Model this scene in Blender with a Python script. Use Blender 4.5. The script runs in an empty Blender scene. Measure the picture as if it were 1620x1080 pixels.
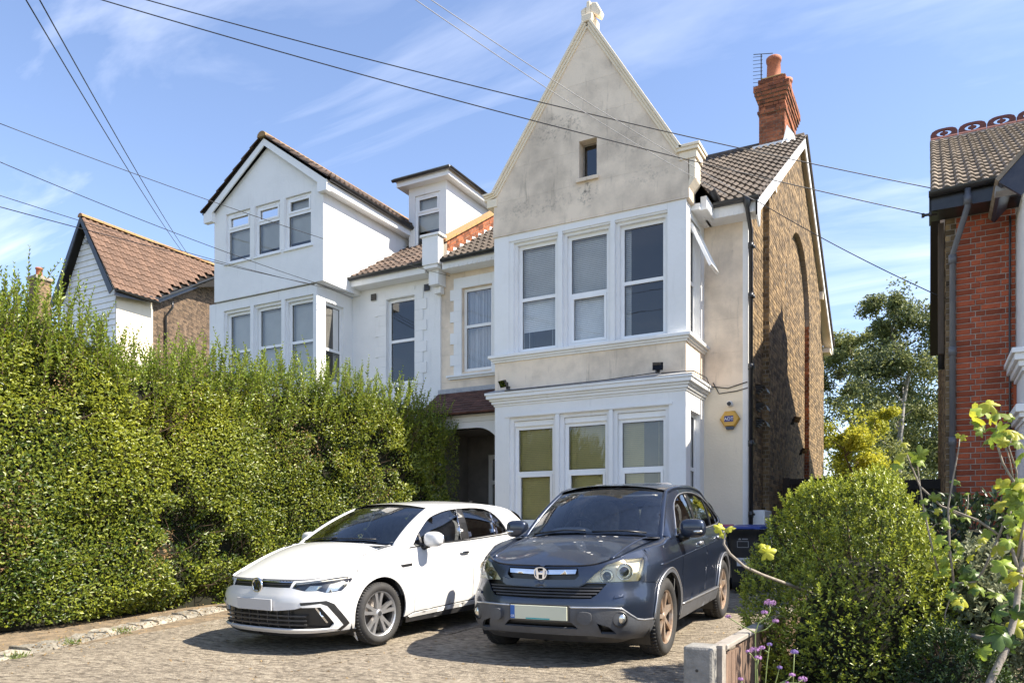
import bpy, bmesh, math, random
import numpy as np
from mathutils import Vector, Matrix
from mathutils.geometry import delaunay_2d_cdt
random.seed(7); RNG = np.random.default_rng(7)
R = math.radians
sc = bpy.context.scene
COL = sc.collection

# ---------------------------------------------------------------- camera, sky, sun, exposure
CAM_H, YAW = 1.18, R(28.4)
cam_d = bpy.data.cameras.new("camera"); cam = bpy.data.objects.new("camera", cam_d); COL.objects.link(cam)
cam.location = (0, 0, CAM_H); cam.rotation_euler = (R(90), 0, YAW)
cam_d.sensor_width = 36; cam_d.lens = 36 * 1219 / 1620; cam_d.shift_y = (843 - 540) / 1620
cam_d.clip_start = .05; cam_d.clip_end = 3000
sc.camera = cam

SUN_EL, SUN_AZ = R(48), R(10)          # azimuth measured from +X towards +Y
wd = bpy.data.worlds.new("World"); sc.world = wd; wd.use_nodes = True
nt = wd.node_tree; nt.nodes.clear()
def wn(t, **k):
    n = nt.nodes.new(t)
    for a, b in k.items(): setattr(n, a, b)
    return n
def wl(a, b): nt.links.new(a, b)
sky = wn('ShaderNodeTexSky'); sky.sky_type = 'NISHITA'; sky.sun_disc = False
sky.sun_elevation = SUN_EL; sky.sun_rotation = math.pi / 2 - SUN_AZ
sky.air_density = 1.0; sky.dust_density = .35; sky.ozone_density = 1.5
tc = wn('ShaderNodeTexCoord'); sep = wn('ShaderNodeSeparateXYZ'); wl(tc.outputs['Generated'], sep.inputs[0])
zz = wn('ShaderNodeMath', operation='ADD'); wl(sep.outputs[2], zz.inputs[0]); zz.inputs[1].default_value = .22
zm = wn('ShaderNodeMath', operation='MAXIMUM'); wl(zz.outputs[0], zm.inputs[0]); zm.inputs[1].default_value = .05
dx = wn('ShaderNodeMath', operation='DIVIDE'); wl(sep.outputs[0], dx.inputs[0]); wl(zm.outputs[0], dx.inputs[1])
dy = wn('ShaderNodeMath', operation='DIVIDE'); wl(sep.outputs[1], dy.inputs[0]); wl(zm.outputs[0], dy.inputs[1])
cmb = wn('ShaderNodeCombineXYZ'); wl(dx.outputs[0], cmb.inputs[0]); wl(dy.outputs[0], cmb.inputs[1])
mp = wn('ShaderNodeMapping'); wl(cmb.outputs[0], mp.inputs[0]); mp.inputs['Rotation'].default_value = (0, 0, R(-35)); mp.inputs['Scale'].default_value = (.7, 2.6, 1); mp.inputs['Location'].default_value = (1.9, 8.6, 0)
n1 = wn('ShaderNodeTexNoise'); wl(mp.outputs[0], n1.inputs['Vector']); n1.inputs['Scale'].default_value = 1.7; n1.inputs['Detail'].default_value = 10; n1.inputs['Roughness'].default_value = .56; n1.inputs['Distortion'].default_value = .55
r1 = wn('ShaderNodeValToRGB'); wl(n1.outputs['Fac'], r1.inputs[0]); r1.color_ramp.elements[0].position = .50; r1.color_ramp.elements[1].position = .82
r1.color_ramp.elements[0].color = (0, 0, 0, 1); r1.color_ramp.elements[1].color = (.62, .62, .62, 1)
n2 = wn('ShaderNodeTexNoise'); wl(cmb.outputs[0], n2.inputs['Vector']); n2.inputs['Scale'].default_value = .45; n2.inputs['Detail'].default_value = 4
r2 = wn('ShaderNodeValToRGB'); wl(n2.outputs['Fac'], r2.inputs[0]); r2.color_ramp.elements[0].position = .3; r2.color_ramp.elements[1].position = .7
cm = wn('ShaderNodeMath', operation='MULTIPLY'); wl(r1.outputs[0], cm.inputs[0]); wl(r2.outputs[0], cm.inputs[1])
mx = wn('ShaderNodeMix', data_type='RGBA'); wl(cm.outputs[0], mx.inputs['Factor']); tint = wn('ShaderNodeMix', data_type='RGBA', blend_type='MULTIPLY'); tint.inputs['Factor'].default_value = 1; wl(sky.outputs[0], tint.inputs['A']); tint.inputs['B'].default_value = (.90, .845, .88, 1); wl(tint.outputs['Result'], mx.inputs['A']); mx.inputs['B'].default_value = (7.2, 7.2, 7.5, 1)
bg = wn('ShaderNodeBackground'); wl(mx.outputs['Result'], bg.inputs['Color']); bg.inputs['Strength'].default_value = .108
wo = wn('ShaderNodeOutputWorld'); wl(bg.outputs[0], wo.inputs[0])

sun_d = bpy.data.lights.new("sun", 'SUN'); sun_d.energy = 4.0; sun_d.angle = R(.53); sun_d.color = (1, .91, .77)
sun = bpy.data.objects.new("sun", sun_d); COL.objects.link(sun); sun.location = (30, 6, 35)
sdir = Vector((math.cos(SUN_EL) * math.cos(SUN_AZ), math.cos(SUN_EL) * math.sin(SUN_AZ), math.sin(SUN_EL)))
sun.rotation_euler = sdir.to_track_quat('Z', 'Y').to_euler()
vs = sc.view_settings; sc.display_settings.display_device = 'sRGB'
vs.view_transform = 'Standard'; vs.look = 'None'; vs.exposure = 1.58; vs.gamma = 1; vs.use_curve_mapping = False
sc.cycles.max_bounces = 8; sc.cycles.transparent_max_bounces = 12

# ---------------------------------------------------------------- rays: a pixel of the 1620 x 1080 view at a chosen plane
FW = Vector((-math.sin(YAW), math.cos(YAW), 0)); RT = Vector((math.cos(YAW), math.sin(YAW), 0)); CO = Vector((0, 0, CAM_H))
def ray(x, y): return FW + RT * ((x - 810) / 1219) + Vector((0, 0, (843 - y) / 1219))
def atY(x, y, Y): d = ray(x, y); return CO + d * (Y / d.y)
def atX(x, y, X): d = ray(x, y); return CO + d * (X / d.x)
def atD(x, y, D): return CO + ray(x, y) * D
def gz(Y): return .035 * (max(min(Y, 14.5), 3) - 5.8)

# ---------------------------------------------------------------- materials
MATS = {}
def pm(name, col, rough=.6, col2=None, var=.5, vs=3., bump=0., bs=40., metal=0., coat=0., rnd=0., attr=None, spec=.5, stretch=None, trans=0., bdist=.01, sharp=(.35, .65)):
    """procedural material: base colour wandering to col2 by noise, fine bump, random value per object or by attribute"""
    m = bpy.data.materials.new(name); m.use_nodes = True; t = m.node_tree; N = t.nodes; L = t.links
    b = N['Principled BSDF']; b.inputs['Roughness'].default_value = rough; b.inputs['Metallic'].default_value = metal
    b.inputs['Specular IOR Level'].default_value = spec
    if coat: b.inputs['Coat Weight'].default_value = coat; b.inputs['Coat Roughness'].default_value = .04
    tcn = N.new('ShaderNodeTexCoord'); vec = tcn.outputs['Object']
    if stretch:
        mpn = N.new('ShaderNodeMapping'); mpn.inputs['Scale'].default_value = stretch; L.new(vec, mpn.inputs[0]); vec = mpn.outputs[0]
    out = None
    c2 = col2 if col2 else tuple(min(1, c * .72) for c in col)
    nz = N.new('ShaderNodeTexNoise'); nz.inputs['Scale'].default_value = vs; nz.inputs['Detail'].default_value = 8; nz.inputs['Roughness'].default_value = .62; L.new(vec, nz.inputs['Vector'])
    rp = N.new('ShaderNodeValToRGB'); rp.color_ramp.elements[0].position = sharp[0]; rp.color_ramp.elements[1].position = sharp[1]; L.new(nz.outputs['Fac'], rp.inputs[0])
    mu = N.new('ShaderNodeMath'); mu.operation = 'MULTIPLY'; L.new(rp.outputs[0], mu.inputs[0]); mu.inputs[1].default_value = var
    mi = N.new('ShaderNodeMix'); mi.data_type = 'RGBA'; mi.inputs['A'].default_value = (*col, 1); mi.inputs['B'].default_value = (*c2, 1); L.new(mu.outputs[0], mi.inputs['Factor'])
    out = mi.outputs['Result']
    if rnd:
        if attr:
            at = N.new('ShaderNodeAttribute'); at.attribute_name = attr; rsrc = at.outputs['Fac']
        else:
            oi = N.new('ShaderNodeObjectInfo'); rsrc = oi.outputs['Random']
        mr = N.new('ShaderNodeMapRange'); mr.inputs['To Min'].default_value = 1 - rnd; mr.inputs['To Max'].default_value = 1 + rnd; L.new(rsrc, mr.inputs['Value'])
        hs = N.new('ShaderNodeHueSaturation'); L.new(out, hs.inputs['Color']); L.new(mr.outputs[0], hs.inputs['Value']); out = hs.outputs[0]
    L.new(out, b.inputs['Base Color'])
    if bump:
        nb = N.new('ShaderNodeTexNoise'); nb.inputs['Scale'].default_value = bs; nb.inputs['Detail'].default_value = 6; L.new(vec, nb.inputs['Vector'])
        bp = N.new('ShaderNodeBump'); bp.inputs['Strength'].default_value = bump; bp.inputs['Distance'].default_value = bdist; L.new(nb.outputs['Fac'], bp.inputs['Height']); L.new(bp.outputs[0], b.inputs['Normal'])
    if trans:
        tr = N.new('ShaderNodeBsdfTranslucent'); L.new(out, tr.inputs['Color']); ms = N.new('ShaderNodeMixShader'); ms.inputs[0].default_value = trans
        L.new(b.outputs[0], ms.inputs[1]); L.new(tr.outputs[0], ms.inputs[2]); L.new(ms.outputs[0], N['Material Output'].inputs[0])
    MATS[name] = m; return m
def glass_mat(name, tint, boost=1.6, base=.03, rough=0.):
    m = bpy.data.materials.new(name); m.use_nodes = True; t = m.node_tree; N = t.nodes; L = t.links
    N.remove(N['Principled BSDF'])
    fr = N.new('ShaderNodeFresnel'); fr.inputs['IOR'].default_value = 1.5
    mu = N.new('ShaderNodeMath'); mu.operation = 'MULTIPLY_ADD'; mu.use_clamp = True; mu.inputs[1].default_value = boost; mu.inputs[2].default_value = base; L.new(fr.outputs[0], mu.inputs[0])
    tr = N.new('ShaderNodeBsdfTransparent'); tr.inputs[0].default_value = (*tint, 1)
    gl = N.new('ShaderNodeBsdfGlossy'); gl.inputs['Roughness'].default_value = rough
    tcn = N.new('ShaderNodeTexCoord'); nb = N.new('ShaderNodeTexNoise'); nb.inputs['Scale'].default_value = 1.6; nb.inputs['Detail'].default_value = 2; L.new(tcn.outputs['Object'], nb.inputs['Vector'])
    bp = N.new('ShaderNodeBump'); bp.inputs['Strength'].default_value = .06; bp.inputs['Distance'].default_value = .03; L.new(nb.outputs['Fac'], bp.inputs['Height']); L.new(bp.outputs[0], gl.inputs['Normal'])
    ms = N.new('ShaderNodeMixShader'); L.new(mu.outputs[0], ms.inputs[0]); L.new(tr.outputs[0], ms.inputs[1]); L.new(gl.outputs[0], ms.inputs[2]); L.new(ms.outputs[0], N['Material Output'].inputs[0])
    MATS[name] = m; return m

def render_mat(name, col, stain, groove=False, dirt=.55):
    """painted render: blotches, streaks running down, scored block lines, hairline relief"""
    m = pm(name, col, .85, stain, dirt, 1.3, .35, 26, bdist=.012, sharp=(.42, .78)); t = m.node_tree; N = t.nodes; L = t.links; b = N['Principled BSDF']
    tcn = N.new('ShaderNodeTexCoord'); mpn = N.new('ShaderNodeMapping'); mpn.inputs['Scale'].default_value = (5, 5, .55); L.new(tcn.outputs['Object'], mpn.inputs[0])
    ns = N.new('ShaderNodeTexNoise'); ns.inputs['Scale'].default_value = 1.7; ns.inputs['Detail'].default_value = 9; ns.inputs['Roughness'].default_value = .7; L.new(mpn.outputs[0], ns.inputs['Vector'])
    rp = N.new('ShaderNodeValToRGB'); rp.color_ramp.elements[0].position = .58; rp.color_ramp.elements[1].position = .82; L.new(ns.outputs['Fac'], rp.inputs[0])
    mu = N.new('ShaderNodeMath'); mu.operation = 'MULTIPLY'; mu.inputs[1].default_value = dirt; L.new(rp.outputs[0], mu.inputs[0])
    old = b.inputs['Base Color'].links[0].from_socket
    mi = N.new('ShaderNodeMix'); mi.data_type = 'RGBA'; L.new(mu.outputs[0], mi.inputs['Factor']); L.new(old, mi.inputs['A']); mi.inputs['B'].default_value = (*[c * .45 for c in stain], 1)
    L.new(mi.outputs['Result'], b.inputs['Base Color'])
    if groove:
        bt = N.new('ShaderNodeTexBrick'); mp2 = N.new('ShaderNodeMapping'); mp2.inputs['Rotation'].default_value = (R(90), 0, 0); L.new(tcn.outputs['Object'], mp2.inputs[0]); L.new(mp2.outputs[0], bt.inputs['Vector'])
        bt.inputs['Scale'].default_value = 1; bt.inputs['Brick Width'].default_value = 2.2; bt.inputs['Row Height'].default_value = .58; bt.inputs['Mortar Size'].default_value = .006; bt.inputs['Mortar Smooth'].default_value = .4
        bp = N.new('ShaderNodeBump'); bp.inputs['Strength'].default_value = .55; bp.inputs['Distance'].default_value = .012; bp.invert = True; L.new(bt.outputs['Fac'], bp.inputs['Height'])
        oldn = b.inputs['Normal'].links[0].from_socket; L.new(oldn, bp.inputs['Normal']); L.new(bp.outputs[0], b.inputs['Normal'])
    # sooty patches that have a place of their own: under the attic sill and across the middle of the gable
    for cx_, cz_, sx_, sz_, amt in (((.03, 6.80, .22, .30, .9), (-.55, 8.05, .75, .30, .75), (-.9, 6.75, 1.1, .22, .5), (.75, 7.5, .5, .35, .45), (1.15, 6.9, .6, .25, .4)) if groove else ()):
        sp_ = N.new('ShaderNodeSeparateXYZ'); L.new(tcn.outputs['Object'], sp_.inputs[0]); acc = None
        for o_, c_, s_ in ((0, cx_, sx_), (2, cz_, sz_)):
            a_ = N.new('ShaderNodeMath'); a_.operation = 'SUBTRACT'; L.new(sp_.outputs[o_], a_.inputs[0]); a_.inputs[1].default_value = c_
            d_ = N.new('ShaderNodeMath'); d_.operation = 'DIVIDE'; L.new(a_.outputs[0], d_.inputs[0]); d_.inputs[1].default_value = s_
            p_ = N.new('ShaderNodeMath'); p_.operation = 'POWER'; ab = N.new('ShaderNodeMath'); ab.operation = 'ABSOLUTE'; L.new(d_.outputs[0], ab.inputs[0]); L.new(ab.outputs[0], p_.inputs[0]); p_.inputs[1].default_value = 2
            if acc is None: acc = p_
            else:
                ad = N.new('ShaderNodeMath'); ad.operation = 'ADD'; L.new(acc.outputs[0], ad.inputs[0]); L.new(p_.outputs[0], ad.inputs[1]); acc = ad
        iv = N.new('ShaderNodeMapRange'); L.new(acc.outputs[0], iv.inputs['Value']); iv.inputs['From Min'].default_value = 1; iv.inputs['From Max'].default_value = 0; iv.inputs['To Max'].default_value = 1
        nn = N.new('ShaderNodeTexNoise'); nn.inputs['Scale'].default_value = 13; nn.inputs['Detail'].default_value = 8; nn.inputs['Roughness'].default_value = .75; L.new(tcn.outputs['Object'], nn.inputs['Vector'])
        rr_ = N.new('ShaderNodeValToRGB'); rr_.color_ramp.elements[0].position = .50; rr_.color_ramp.elements[1].position = .66; L.new(nn.outputs['Fac'], rr_.inputs[0])
        m1 = N.new('ShaderNodeMath'); m1.operation = 'MULTIPLY'; L.new(iv.outputs[0], m1.inputs[0]); L.new(rr_.outputs[0], m1.inputs[1]); m2_ = N.new('ShaderNodeMath'); m2_.operation = 'MULTIPLY'; m2_.inputs[1].default_value = amt; L.new(m1.outputs[0], m2_.inputs[0])
        old = b.inputs['Base Color'].links[0].from_socket; mj = N.new('ShaderNodeMix'); mj.data_type = 'RGBA'; L.new(m2_.outputs[0], mj.inputs['Factor']); L.new(old, mj.inputs['A']); mj.inputs['B'].default_value = (.06, .055, .05, 1); L.new(mj.outputs['Result'], b.inputs['Base Color'])
    return m

render_mat('render_beige', (.82, .69, .54), (.36, .30, .235), True, .9)
render_mat('render_cream', (.82, .715, .55), (.62, .53, .41), False, .3)
render_mat('white_wall', (.80, .80, .79), (.56, .57, .57), False, .4)
render_mat('white_paint', (.80, .80, .79), (.62, .61, .57), False, .38)
pm('white_gloss', (.82, .82, .81), .35, (.66, .655, .63), .5, 5, sharp=(.5, .85))
pm('upvc', (.84, .84, .83), .28, (.70, .69, .67), .5, 6, sharp=(.5, .8))
pm('lead', (.30, .31, .33), .5, (.5, .5, .5), .6, 9, .2, 30)
pm('black_plastic', (.018, .018, .02), .32, (.06, .055, .05), .5, 6)
pm('gutter_black', (.016, .017, .02), .28, (.05, .05, .05), .6, 5)
pm('tile_brown', (.115, .078, .058), .85, (.06, .044, .036), .9, 7, .5, 60, rnd=.35, bdist=.006)
pm('tile_grey', (.105, .082, .062), .85, (.045, .035, .028), .9, 9, .5, 60, rnd=.3, bdist=.006)
pm('tile_pale', (.27, .22, .165), .85, (.15, .115, .08), .8, 9, .5, 60, rnd=.22, bdist=.006)
pm('tile_far', (.165, .098, .064), .85, (.095, .057, .04), .8, 6, .4, 60, rnd=.22, bdist=.006)
pm('tile_red', (.12, .052, .038), .8, (.06, .03, .025), .9, 6, .4, 60, rnd=.35, bdist=.006)
pm('terracotta', (.48, .17, .085), .75, (.30, .10, .055), .8, 6, .3, 40)
pm('ridge_tile', (.40, .20, .10), .85, (.30, .23, .08), .9, 4, .5, 40, rnd=.25)
pm('roof_felt', (.03, .028, .026), .9)
pm('mortar', (.34, .30, .25), .95, (.20, .175, .145), .8, 12, .5, 80)
pm('mortar_pale', (.44, .39, .33), .95, (.26, .22, .19), .8, 12, .5, 80)
pm('brick_yellow', (.25, .172, .085), .9, (.105, .070, .040), .9, 9, .6, 60, rnd=.55, attr='bcol', bdist=.006)
pm('brick_red', (.43, .105, .040), .88, (.27, .058, .028), .8, 10, .6, 60, rnd=.32, bdist=.006)
pm('brick_orange', (.34, .115, .045), .88, (.14, .045, .026), .8, 9, .6, 60, rnd=.5, attr='bcol', bdist=.006)
pm('room', (.20, .19, .175), .9)
pm('room_dark', (.035, .032, .03), .9)
pm('blind_grey', (.92, .91, .90), .6, rnd=.1)
pm('blind_olive', (.66, .56, .28), .6, rnd=.1)
pm('blind_pale', (.70, .69, .66), .8, (.55, .545, .53), .7, 2)
pm('curtain', (.52, .52, .54), .9, (.36, .36, .385), .8, 5, stretch=(6, 6, .4))
glass_mat('glass', (.93, .95, .94), 1.7, .03)
glass_mat('glass_dark', (.30, .33, .33), 1.9, .05)
M = MATS

# ---------------------------------------------------------------- mesh building
WL = {}
class MB:
    def __init__(s): s.v = []; s.f = []
    def add(s, vs, fs):
        o = len(s.v); s.v += [tuple(p) for p in vs]; s.f += [tuple(i + o for i in f) for f in fs]; return s
    def box(s, x0, x1, y0, y1, z0, z1):
        return s.add([(x0, y0, z0), (x1, y0, z0), (x1, y1, z0), (x0, y1, z0), (x0, y0, z1), (x1, y0, z1), (x1, y1, z1), (x0, y1, z1)],
                     [(0, 3, 2, 1), (4, 5, 6, 7), (0, 1, 5, 4), (1, 2, 6, 5), (2, 3, 7, 6), (3, 0, 4, 7)])
    def quad(s, a, b, c, d): return s.add([a, b, c, d], [(0, 1, 2, 3)])
    def prism(s, poly, e):
        """closed polygon (list of 3-D points) swept by vector e"""
        n = len(poly); e = Vector(e); a = [Vector(p) for p in poly]; b = [p + e for p in a]
        return s.add(a + b, [tuple(range(n))[::-1], tuple(range(n, 2 * n))] + [(i, (i + 1) % n, (i + 1) % n + n, i + n) for i in range(n)])
    def tube(s, path, r, n=8, cap=True):
        P = [Vector(p) for p in path]; rs = r if isinstance(r, (list, tuple)) else [r] * len(P)
        vs = []; up = None
        for i, p in enumerate(P):
            t = (P[min(i + 1, len(P) - 1)] - P[max(i - 1, 0)]).normalized()
            if up is None: up = Vector((0, 0, 1)) if abs(t.z) < .9 else Vector((1, 0, 0))
            a = t.cross(up)
            if a.length < 1e-6: a = t.cross(Vector((0, 1, 0)))
            a.normalize(); bvec = a.cross(t).normalized(); up = bvec
            for k in range(n):
                an = 2 * math.pi * k / n; vs.append(p + (a * math.cos(an) + bvec * math.sin(an)) * rs[i])
        fs = [(i * n + k, i * n + (k + 1) % n, (i + 1) * n + (k + 1) % n, (i + 1) * n + k) for i in range(len(P) - 1) for k in range(n)]
        if cap: fs += [tuple(range(n))[::-1], tuple(range((len(P) - 1) * n, len(P) * n))]
        return s.add(vs, fs)
    def lathe(s, prof, c, axis=(0, 0, 1), n=16):
        """profile of (radius, height) turned about axis through c"""
        ax = Vector(axis).normalized(); u = ax.cross(Vector((0, 0, 1)) if abs(ax.z) < .9 else Vector((1, 0, 0))).normalized(); w = ax.cross(u); c = Vector(c)
        vs = [c + ax * h + (u * math.cos(2 * math.pi * k / n) + w * math.sin(2 * math.pi * k / n)) * r for r, h in prof for k in range(n)]
        fs = [(i * n + k, i * n + (k + 1) % n, (i + 1) * n + (k + 1) % n, (i + 1) * n + k) for i in range(len(prof) - 1) for k in range(n)]
        return s.add(vs, fs)
    def build(s, name, mat, parent=None, smooth=False, kind=None, bevel=0):
        me = bpy.data.meshes.new(name)
        off = Vector(WL.get(parent.name, (0, 0, 0))) if parent else Vector((0, 0, 0))
        me.from_pydata([(x - off.x, y - off.y, z - off.z) for x, y, z in s.v], [], s.f); me.update()
        bm = bmesh.new(); bm.from_mesh(me); bmesh.ops.recalc_face_normals(bm, faces=bm.faces); bm.to_mesh(me); bm.free()
        if smooth: me.polygons.foreach_set('use_smooth', [True] * len(me.polygons))
        me.materials.append(M[mat] if isinstance(mat, str) else mat)
        o = bpy.data.objects.new(name, me); COL.objects.link(o)
        if parent: o.parent = parent; WL[o.name] = tuple(off)
        if kind: o['kind'] = kind
        if bevel:
            md = o.modifiers.new('bevel', 'BEVEL'); md.width = bevel; md.segments = 2; md.limit_method = 'ANGLE'
        return o
def tag(o, label, cat, group=None):
    o['label'] = label; o['category'] = cat
    if group: o['group'] = group
    return o
def thing(name, label, cat, loc=(0, 0, 0), rz=0, group=None):
    o = bpy.data.objects.new(name, None); COL.objects.link(o); o.location = loc; o.rotation_euler = (0, 0, rz); o.empty_display_size = .1
    WL[o.name] = tuple(loc) if not rz else (0, 0, 0); return tag(o, label, cat, group)
def struct(o): o['kind'] = 'structure'; return o
def inst(name, me, parent, mtx):
    """a piece sharing mesh data, placed in world space (parents have no rotation)"""
    o = bpy.data.objects.new(name, me); COL.objects.link(o); o.parent = parent
    o.matrix_basis = Matrix.Translation(-Vector(WL.get(parent.name, (0, 0, 0)))) @ mtx; return o
def smooth_poly(p, it=2):
    for _ in range(it):
        q = []
        for i in range(len(p)):
            a, b = np.array(p[i]), np.array(p[(i + 1) % len(p)]); q += [tuple(a * .75 + b * .25), tuple(a * .25 + b * .75)]
        p = q
    return p

# ---------------------------------------------------------------- walls, windows, tiles, bricks
def front_map(Y): return lambda a, z, d: (a, Y + d, z)                 # wall facing -Y
def side_map(X): return lambda a, z, d: (X - d, a, z)                  # wall facing +X
def wall(mb, m, a0, a1, z0, z1, ops, depth, inner=None):
    """flat wall with rectangular openings and their reveals"""
    A = sorted({a0, a1, *[o[0] for o in ops], *[o[1] for o in ops]}); Z = sorted({z0, z1, *[o[2] for o in ops], *[o[3] for o in ops]})
    for i in range(len(A) - 1):
        for j in range(len(Z) - 1):
            ca, cz = (A[i] + A[i + 1]) / 2, (Z[j] + Z[j + 1]) / 2
            if any(o[0] < ca < o[1] and o[2] < cz < o[3] for o in ops): continue
            mb.quad(m(A[i], Z[j], 0), m(A[i + 1], Z[j], 0), m(A[i + 1], Z[j + 1], 0), m(A[i], Z[j + 1], 0))
    for o in ops:
        p = [(o[0], o[2]), (o[1], o[2]), (o[1], o[3]), (o[0], o[3])]
        for k in range(4):
            (a, z), (b, y) = p[k], p[(k + 1) % 4]; mb.quad(m(a, z, 0), m(b, y, 0), m(b, y, depth), m(a, z, depth))
    return mb
def mbox(mb, m, a0, a1, z0, z1, d0, d1):
    c = [m(a, z, d) for d in (d0, d1) for z in (z0, z1) for a in (a0, a1)]
    return mb.add(c, [(0, 1, 3, 2), (4, 6, 7, 5), (0, 4, 5, 1), (2, 3, 7, 6), (0, 2, 6, 4), (1, 5, 7, 3)])
def frame(mb, m, a0, a1, z0, z1, w, d0, d1, wb=None):
    wb = wb or w
    mbox(mb, m, a0, a0 + w, z0, z1, d0, d1); mbox(mb, m, a1 - w, a1, z0, z1, d0, d1)
    mbox(mb, m, a0 + w, a1 - w, z1 - w, z1, d0, d1); mbox(mb, m, a0 + w, a1 - w, z0, z0 + wb, d0, d1)
def window(par, m, a0, a1, z0, z1, transom=(), d=.10, blind=None, sash=(), fw=.06, gl='glass', room=None, blind_to=None, vent=False):
    """uPVC window set back d in its opening: frame, one pane for each light, opening sashes, blind behind"""
    mb = MB(); frame(mb, m, a0, a1, z0, z1, fw, d, d + .07, fw * 1.15)
    zs = [z0 + fw, *transom, z1 - fw]
    for z in transom: mbox(mb, m, a0 + fw, a1 - fw, z - .03, z + .03, d + .004, d + .066)
    for k in sash:                                                       # an opening light has a second frame inside the first
        lo = zs[k] + (.03 if k else 0); hi = zs[k + 1] - (.03 if k + 1 < len(zs) - 1 else 0)
        frame(mb, m, a0 + fw + .001, a1 - fw - .001, lo + .001, hi - .001, .042, d - .012, d + .05)
    if vent: mbox(mb, m, (a0 + a1) / 2 - (a1 - a0) * .27, (a0 + a1) / 2 + (a1 - a0) * .27, z1 - .047, z1 - .022, d - .014, d)
    wobj = mb.build('window', 'upvc', par)
    if vent: MB().box(0, 0, 0, 0, 0, 0)
    for k in range(len(zs) - 1):
        lo = zs[k] + (.03 if k else 0); hi = zs[k + 1] - (.03 if k + 1 < len(zs) - 1 else 0); e = .04 if k in sash else 0
        MB().quad(m(a0 + fw + e, lo + e, d + .03), m(a1 - fw - e, lo + e, d + .03), m(a1 - fw - e, hi - e, d + .03), m(a0 + fw + e, hi - e, d + .03)).build('pane', gl, wobj)
        g = MB(); frame(g, m, a0 + fw + e, a1 - fw - e, lo + e, hi - e, .008, d + .022, d + .034); g.build('gasket', 'black_plastic', wobj)
    if blind in ('blind_grey', 'blind_olive'):
        b = MB(); z = blind_to if blind_to else z0 + .03
        while z < z1 - .05:
            b.quad(m(a0 + .03, z, d + .105), m(a1 - .03, z, d + .105), m(a1 - .03, z + .0315, d + .117), m(a0 + .03, z + .0315, d + .117)); z += .033
        for q in (.2, .8): aa = a0 + (a1 - a0) * q; mbox(b, m, aa - .002, aa + .002, z0 + .03, z1 - .05, d + .099, d + .103)
        b.build('blind', blind, wobj)
    elif blind == 'curtain':
        c = MB(); n = 48
        pts = [(a0 + .02 + (a1 - a0 - .04) * i / n, .15 + .025 * math.sin(i * 1.15) + .012 * math.sin(i * 2.9 + 1)) for i in range(n + 1)]
        for (p, q), (r, s) in zip(pts[:-1], pts[1:]): c.quad(m(p, z0, d + q), m(r, z0, d + s), m(r, z1, d + s), m(p, z1, d + q))
        c.build('curtain', 'curtain', wobj, True)
    elif blind == 'blind_pale':
        zb = blind_to if blind_to else z0 + .02
        MB().quad(m(a0 + .02, zb, d + .11), m(a1 - .02, zb, d + .11), m(a1 - .02, z1, d + .11), m(a0 + .02, z1, d + .11)).build('blind', 'blind_pale', wobj)
    rm = MB(); D = .5 if room is None else room; e = .05
    p = [(a0 - e, z0 - e), (a1 + e, z0 - e), (a1 + e, z1 + e), (a0 - e, z1 + e)]
    rm.quad(*[m(a, z, d + D) for a, z in p])
    for k in range(4): (a, z), (b_, y) = p[k], p[(k + 1) % 4]; rm.quad(m(a, z, d + .075), m(b_, y, d + .075), m(b_, y, d + D), m(a, z, d + D))
    rm.build('room', 'room_dark' if blind is None else 'room', wobj)
    return wobj

def tile_mesh(name, w, l, mat, rolls=2, t=.026, amp=.028):
    """one interlocking roof tile: rolls across, thick front edge"""
    n = rolls * 6; vs = []; fs = []
    for i in range(n + 1):
        u = i / n; ph = (u * rolls) % 1.0; z = amp * max(0, math.sin(math.pi * min(1, ph / .62))) ** .8 if ph < .62 else 0
        x = (u - .5) * w * .992
        vs += [(x, 0, z + t), (x, l, z + t * .4), (x, 0, z - t * .55)]
    for i in range(n): a, b = 3 * i, 3 * i + 3; fs += [(a, b, b + 1, a + 1), (a + 2, b + 2, b, a)]
    fs += [(0, 1, 2), (3 * n, 3 * n + 2, 3 * n + 1)]
    me = bpy.data.meshes.new(name); me.from_pydata(vs, [], fs); me.update(); me.materials.append(M[mat]); return me
def tile_roof(par, O, ux, uy, W, L, w, gauge, mat, rolls=2, keep=None, cap=300, l=None, flip=False, amp=.040, name='roof_tile'):
    """tiles laid over the plane from eave corner O, across ux and up the slope uy; each a piece, those past the cap joined"""
    O = Vector(O); ux = Vector(ux).normalized(); uy = Vector(uy).normalized(); n = ux.cross(uy)
    if n.z < 0: n = -n
    me = tile_mesh(name, w, l or gauge * 1.22, mat, rolls, amp=amp)
    spots = []
    for j in range(int(L / gauge + .55)):
        for i in range(int(W / w + .999)):
            a, b = (i + .5) * w, j * gauge
            if keep and not keep(O + ux * a + uy * (b + gauge / 2), a, b): continue
            spots.append(O + ux * a + uy * b + n * (.022 + random.uniform(-.003, .003)))
    spots.sort(key=lambda p: (p - CO).length)
    rot = Matrix((ux, uy, n)).transposed()
    if rot.determinant() < 0: rot = Matrix((-ux, uy, n)).transposed()
    tilt = Matrix.Rotation(-.045, 3, 'X')
    rest = MB()
    for k, p in enumerate(spots):
        jr = Matrix.Rotation(random.uniform(-.012, .012), 3, 'Z'); mt = Matrix.Translation(p) @ (rot @ tilt @ jr).to_4x4()
        if k < cap: inst(name, me, par, mt)
        else: rest.add([mt @ v.co for v in me.vertices], [tuple(f.vertices) for f in me.polygons])
    if rest.v: rest.build('far_tiles', mat, par, kind='stuff')
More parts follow.
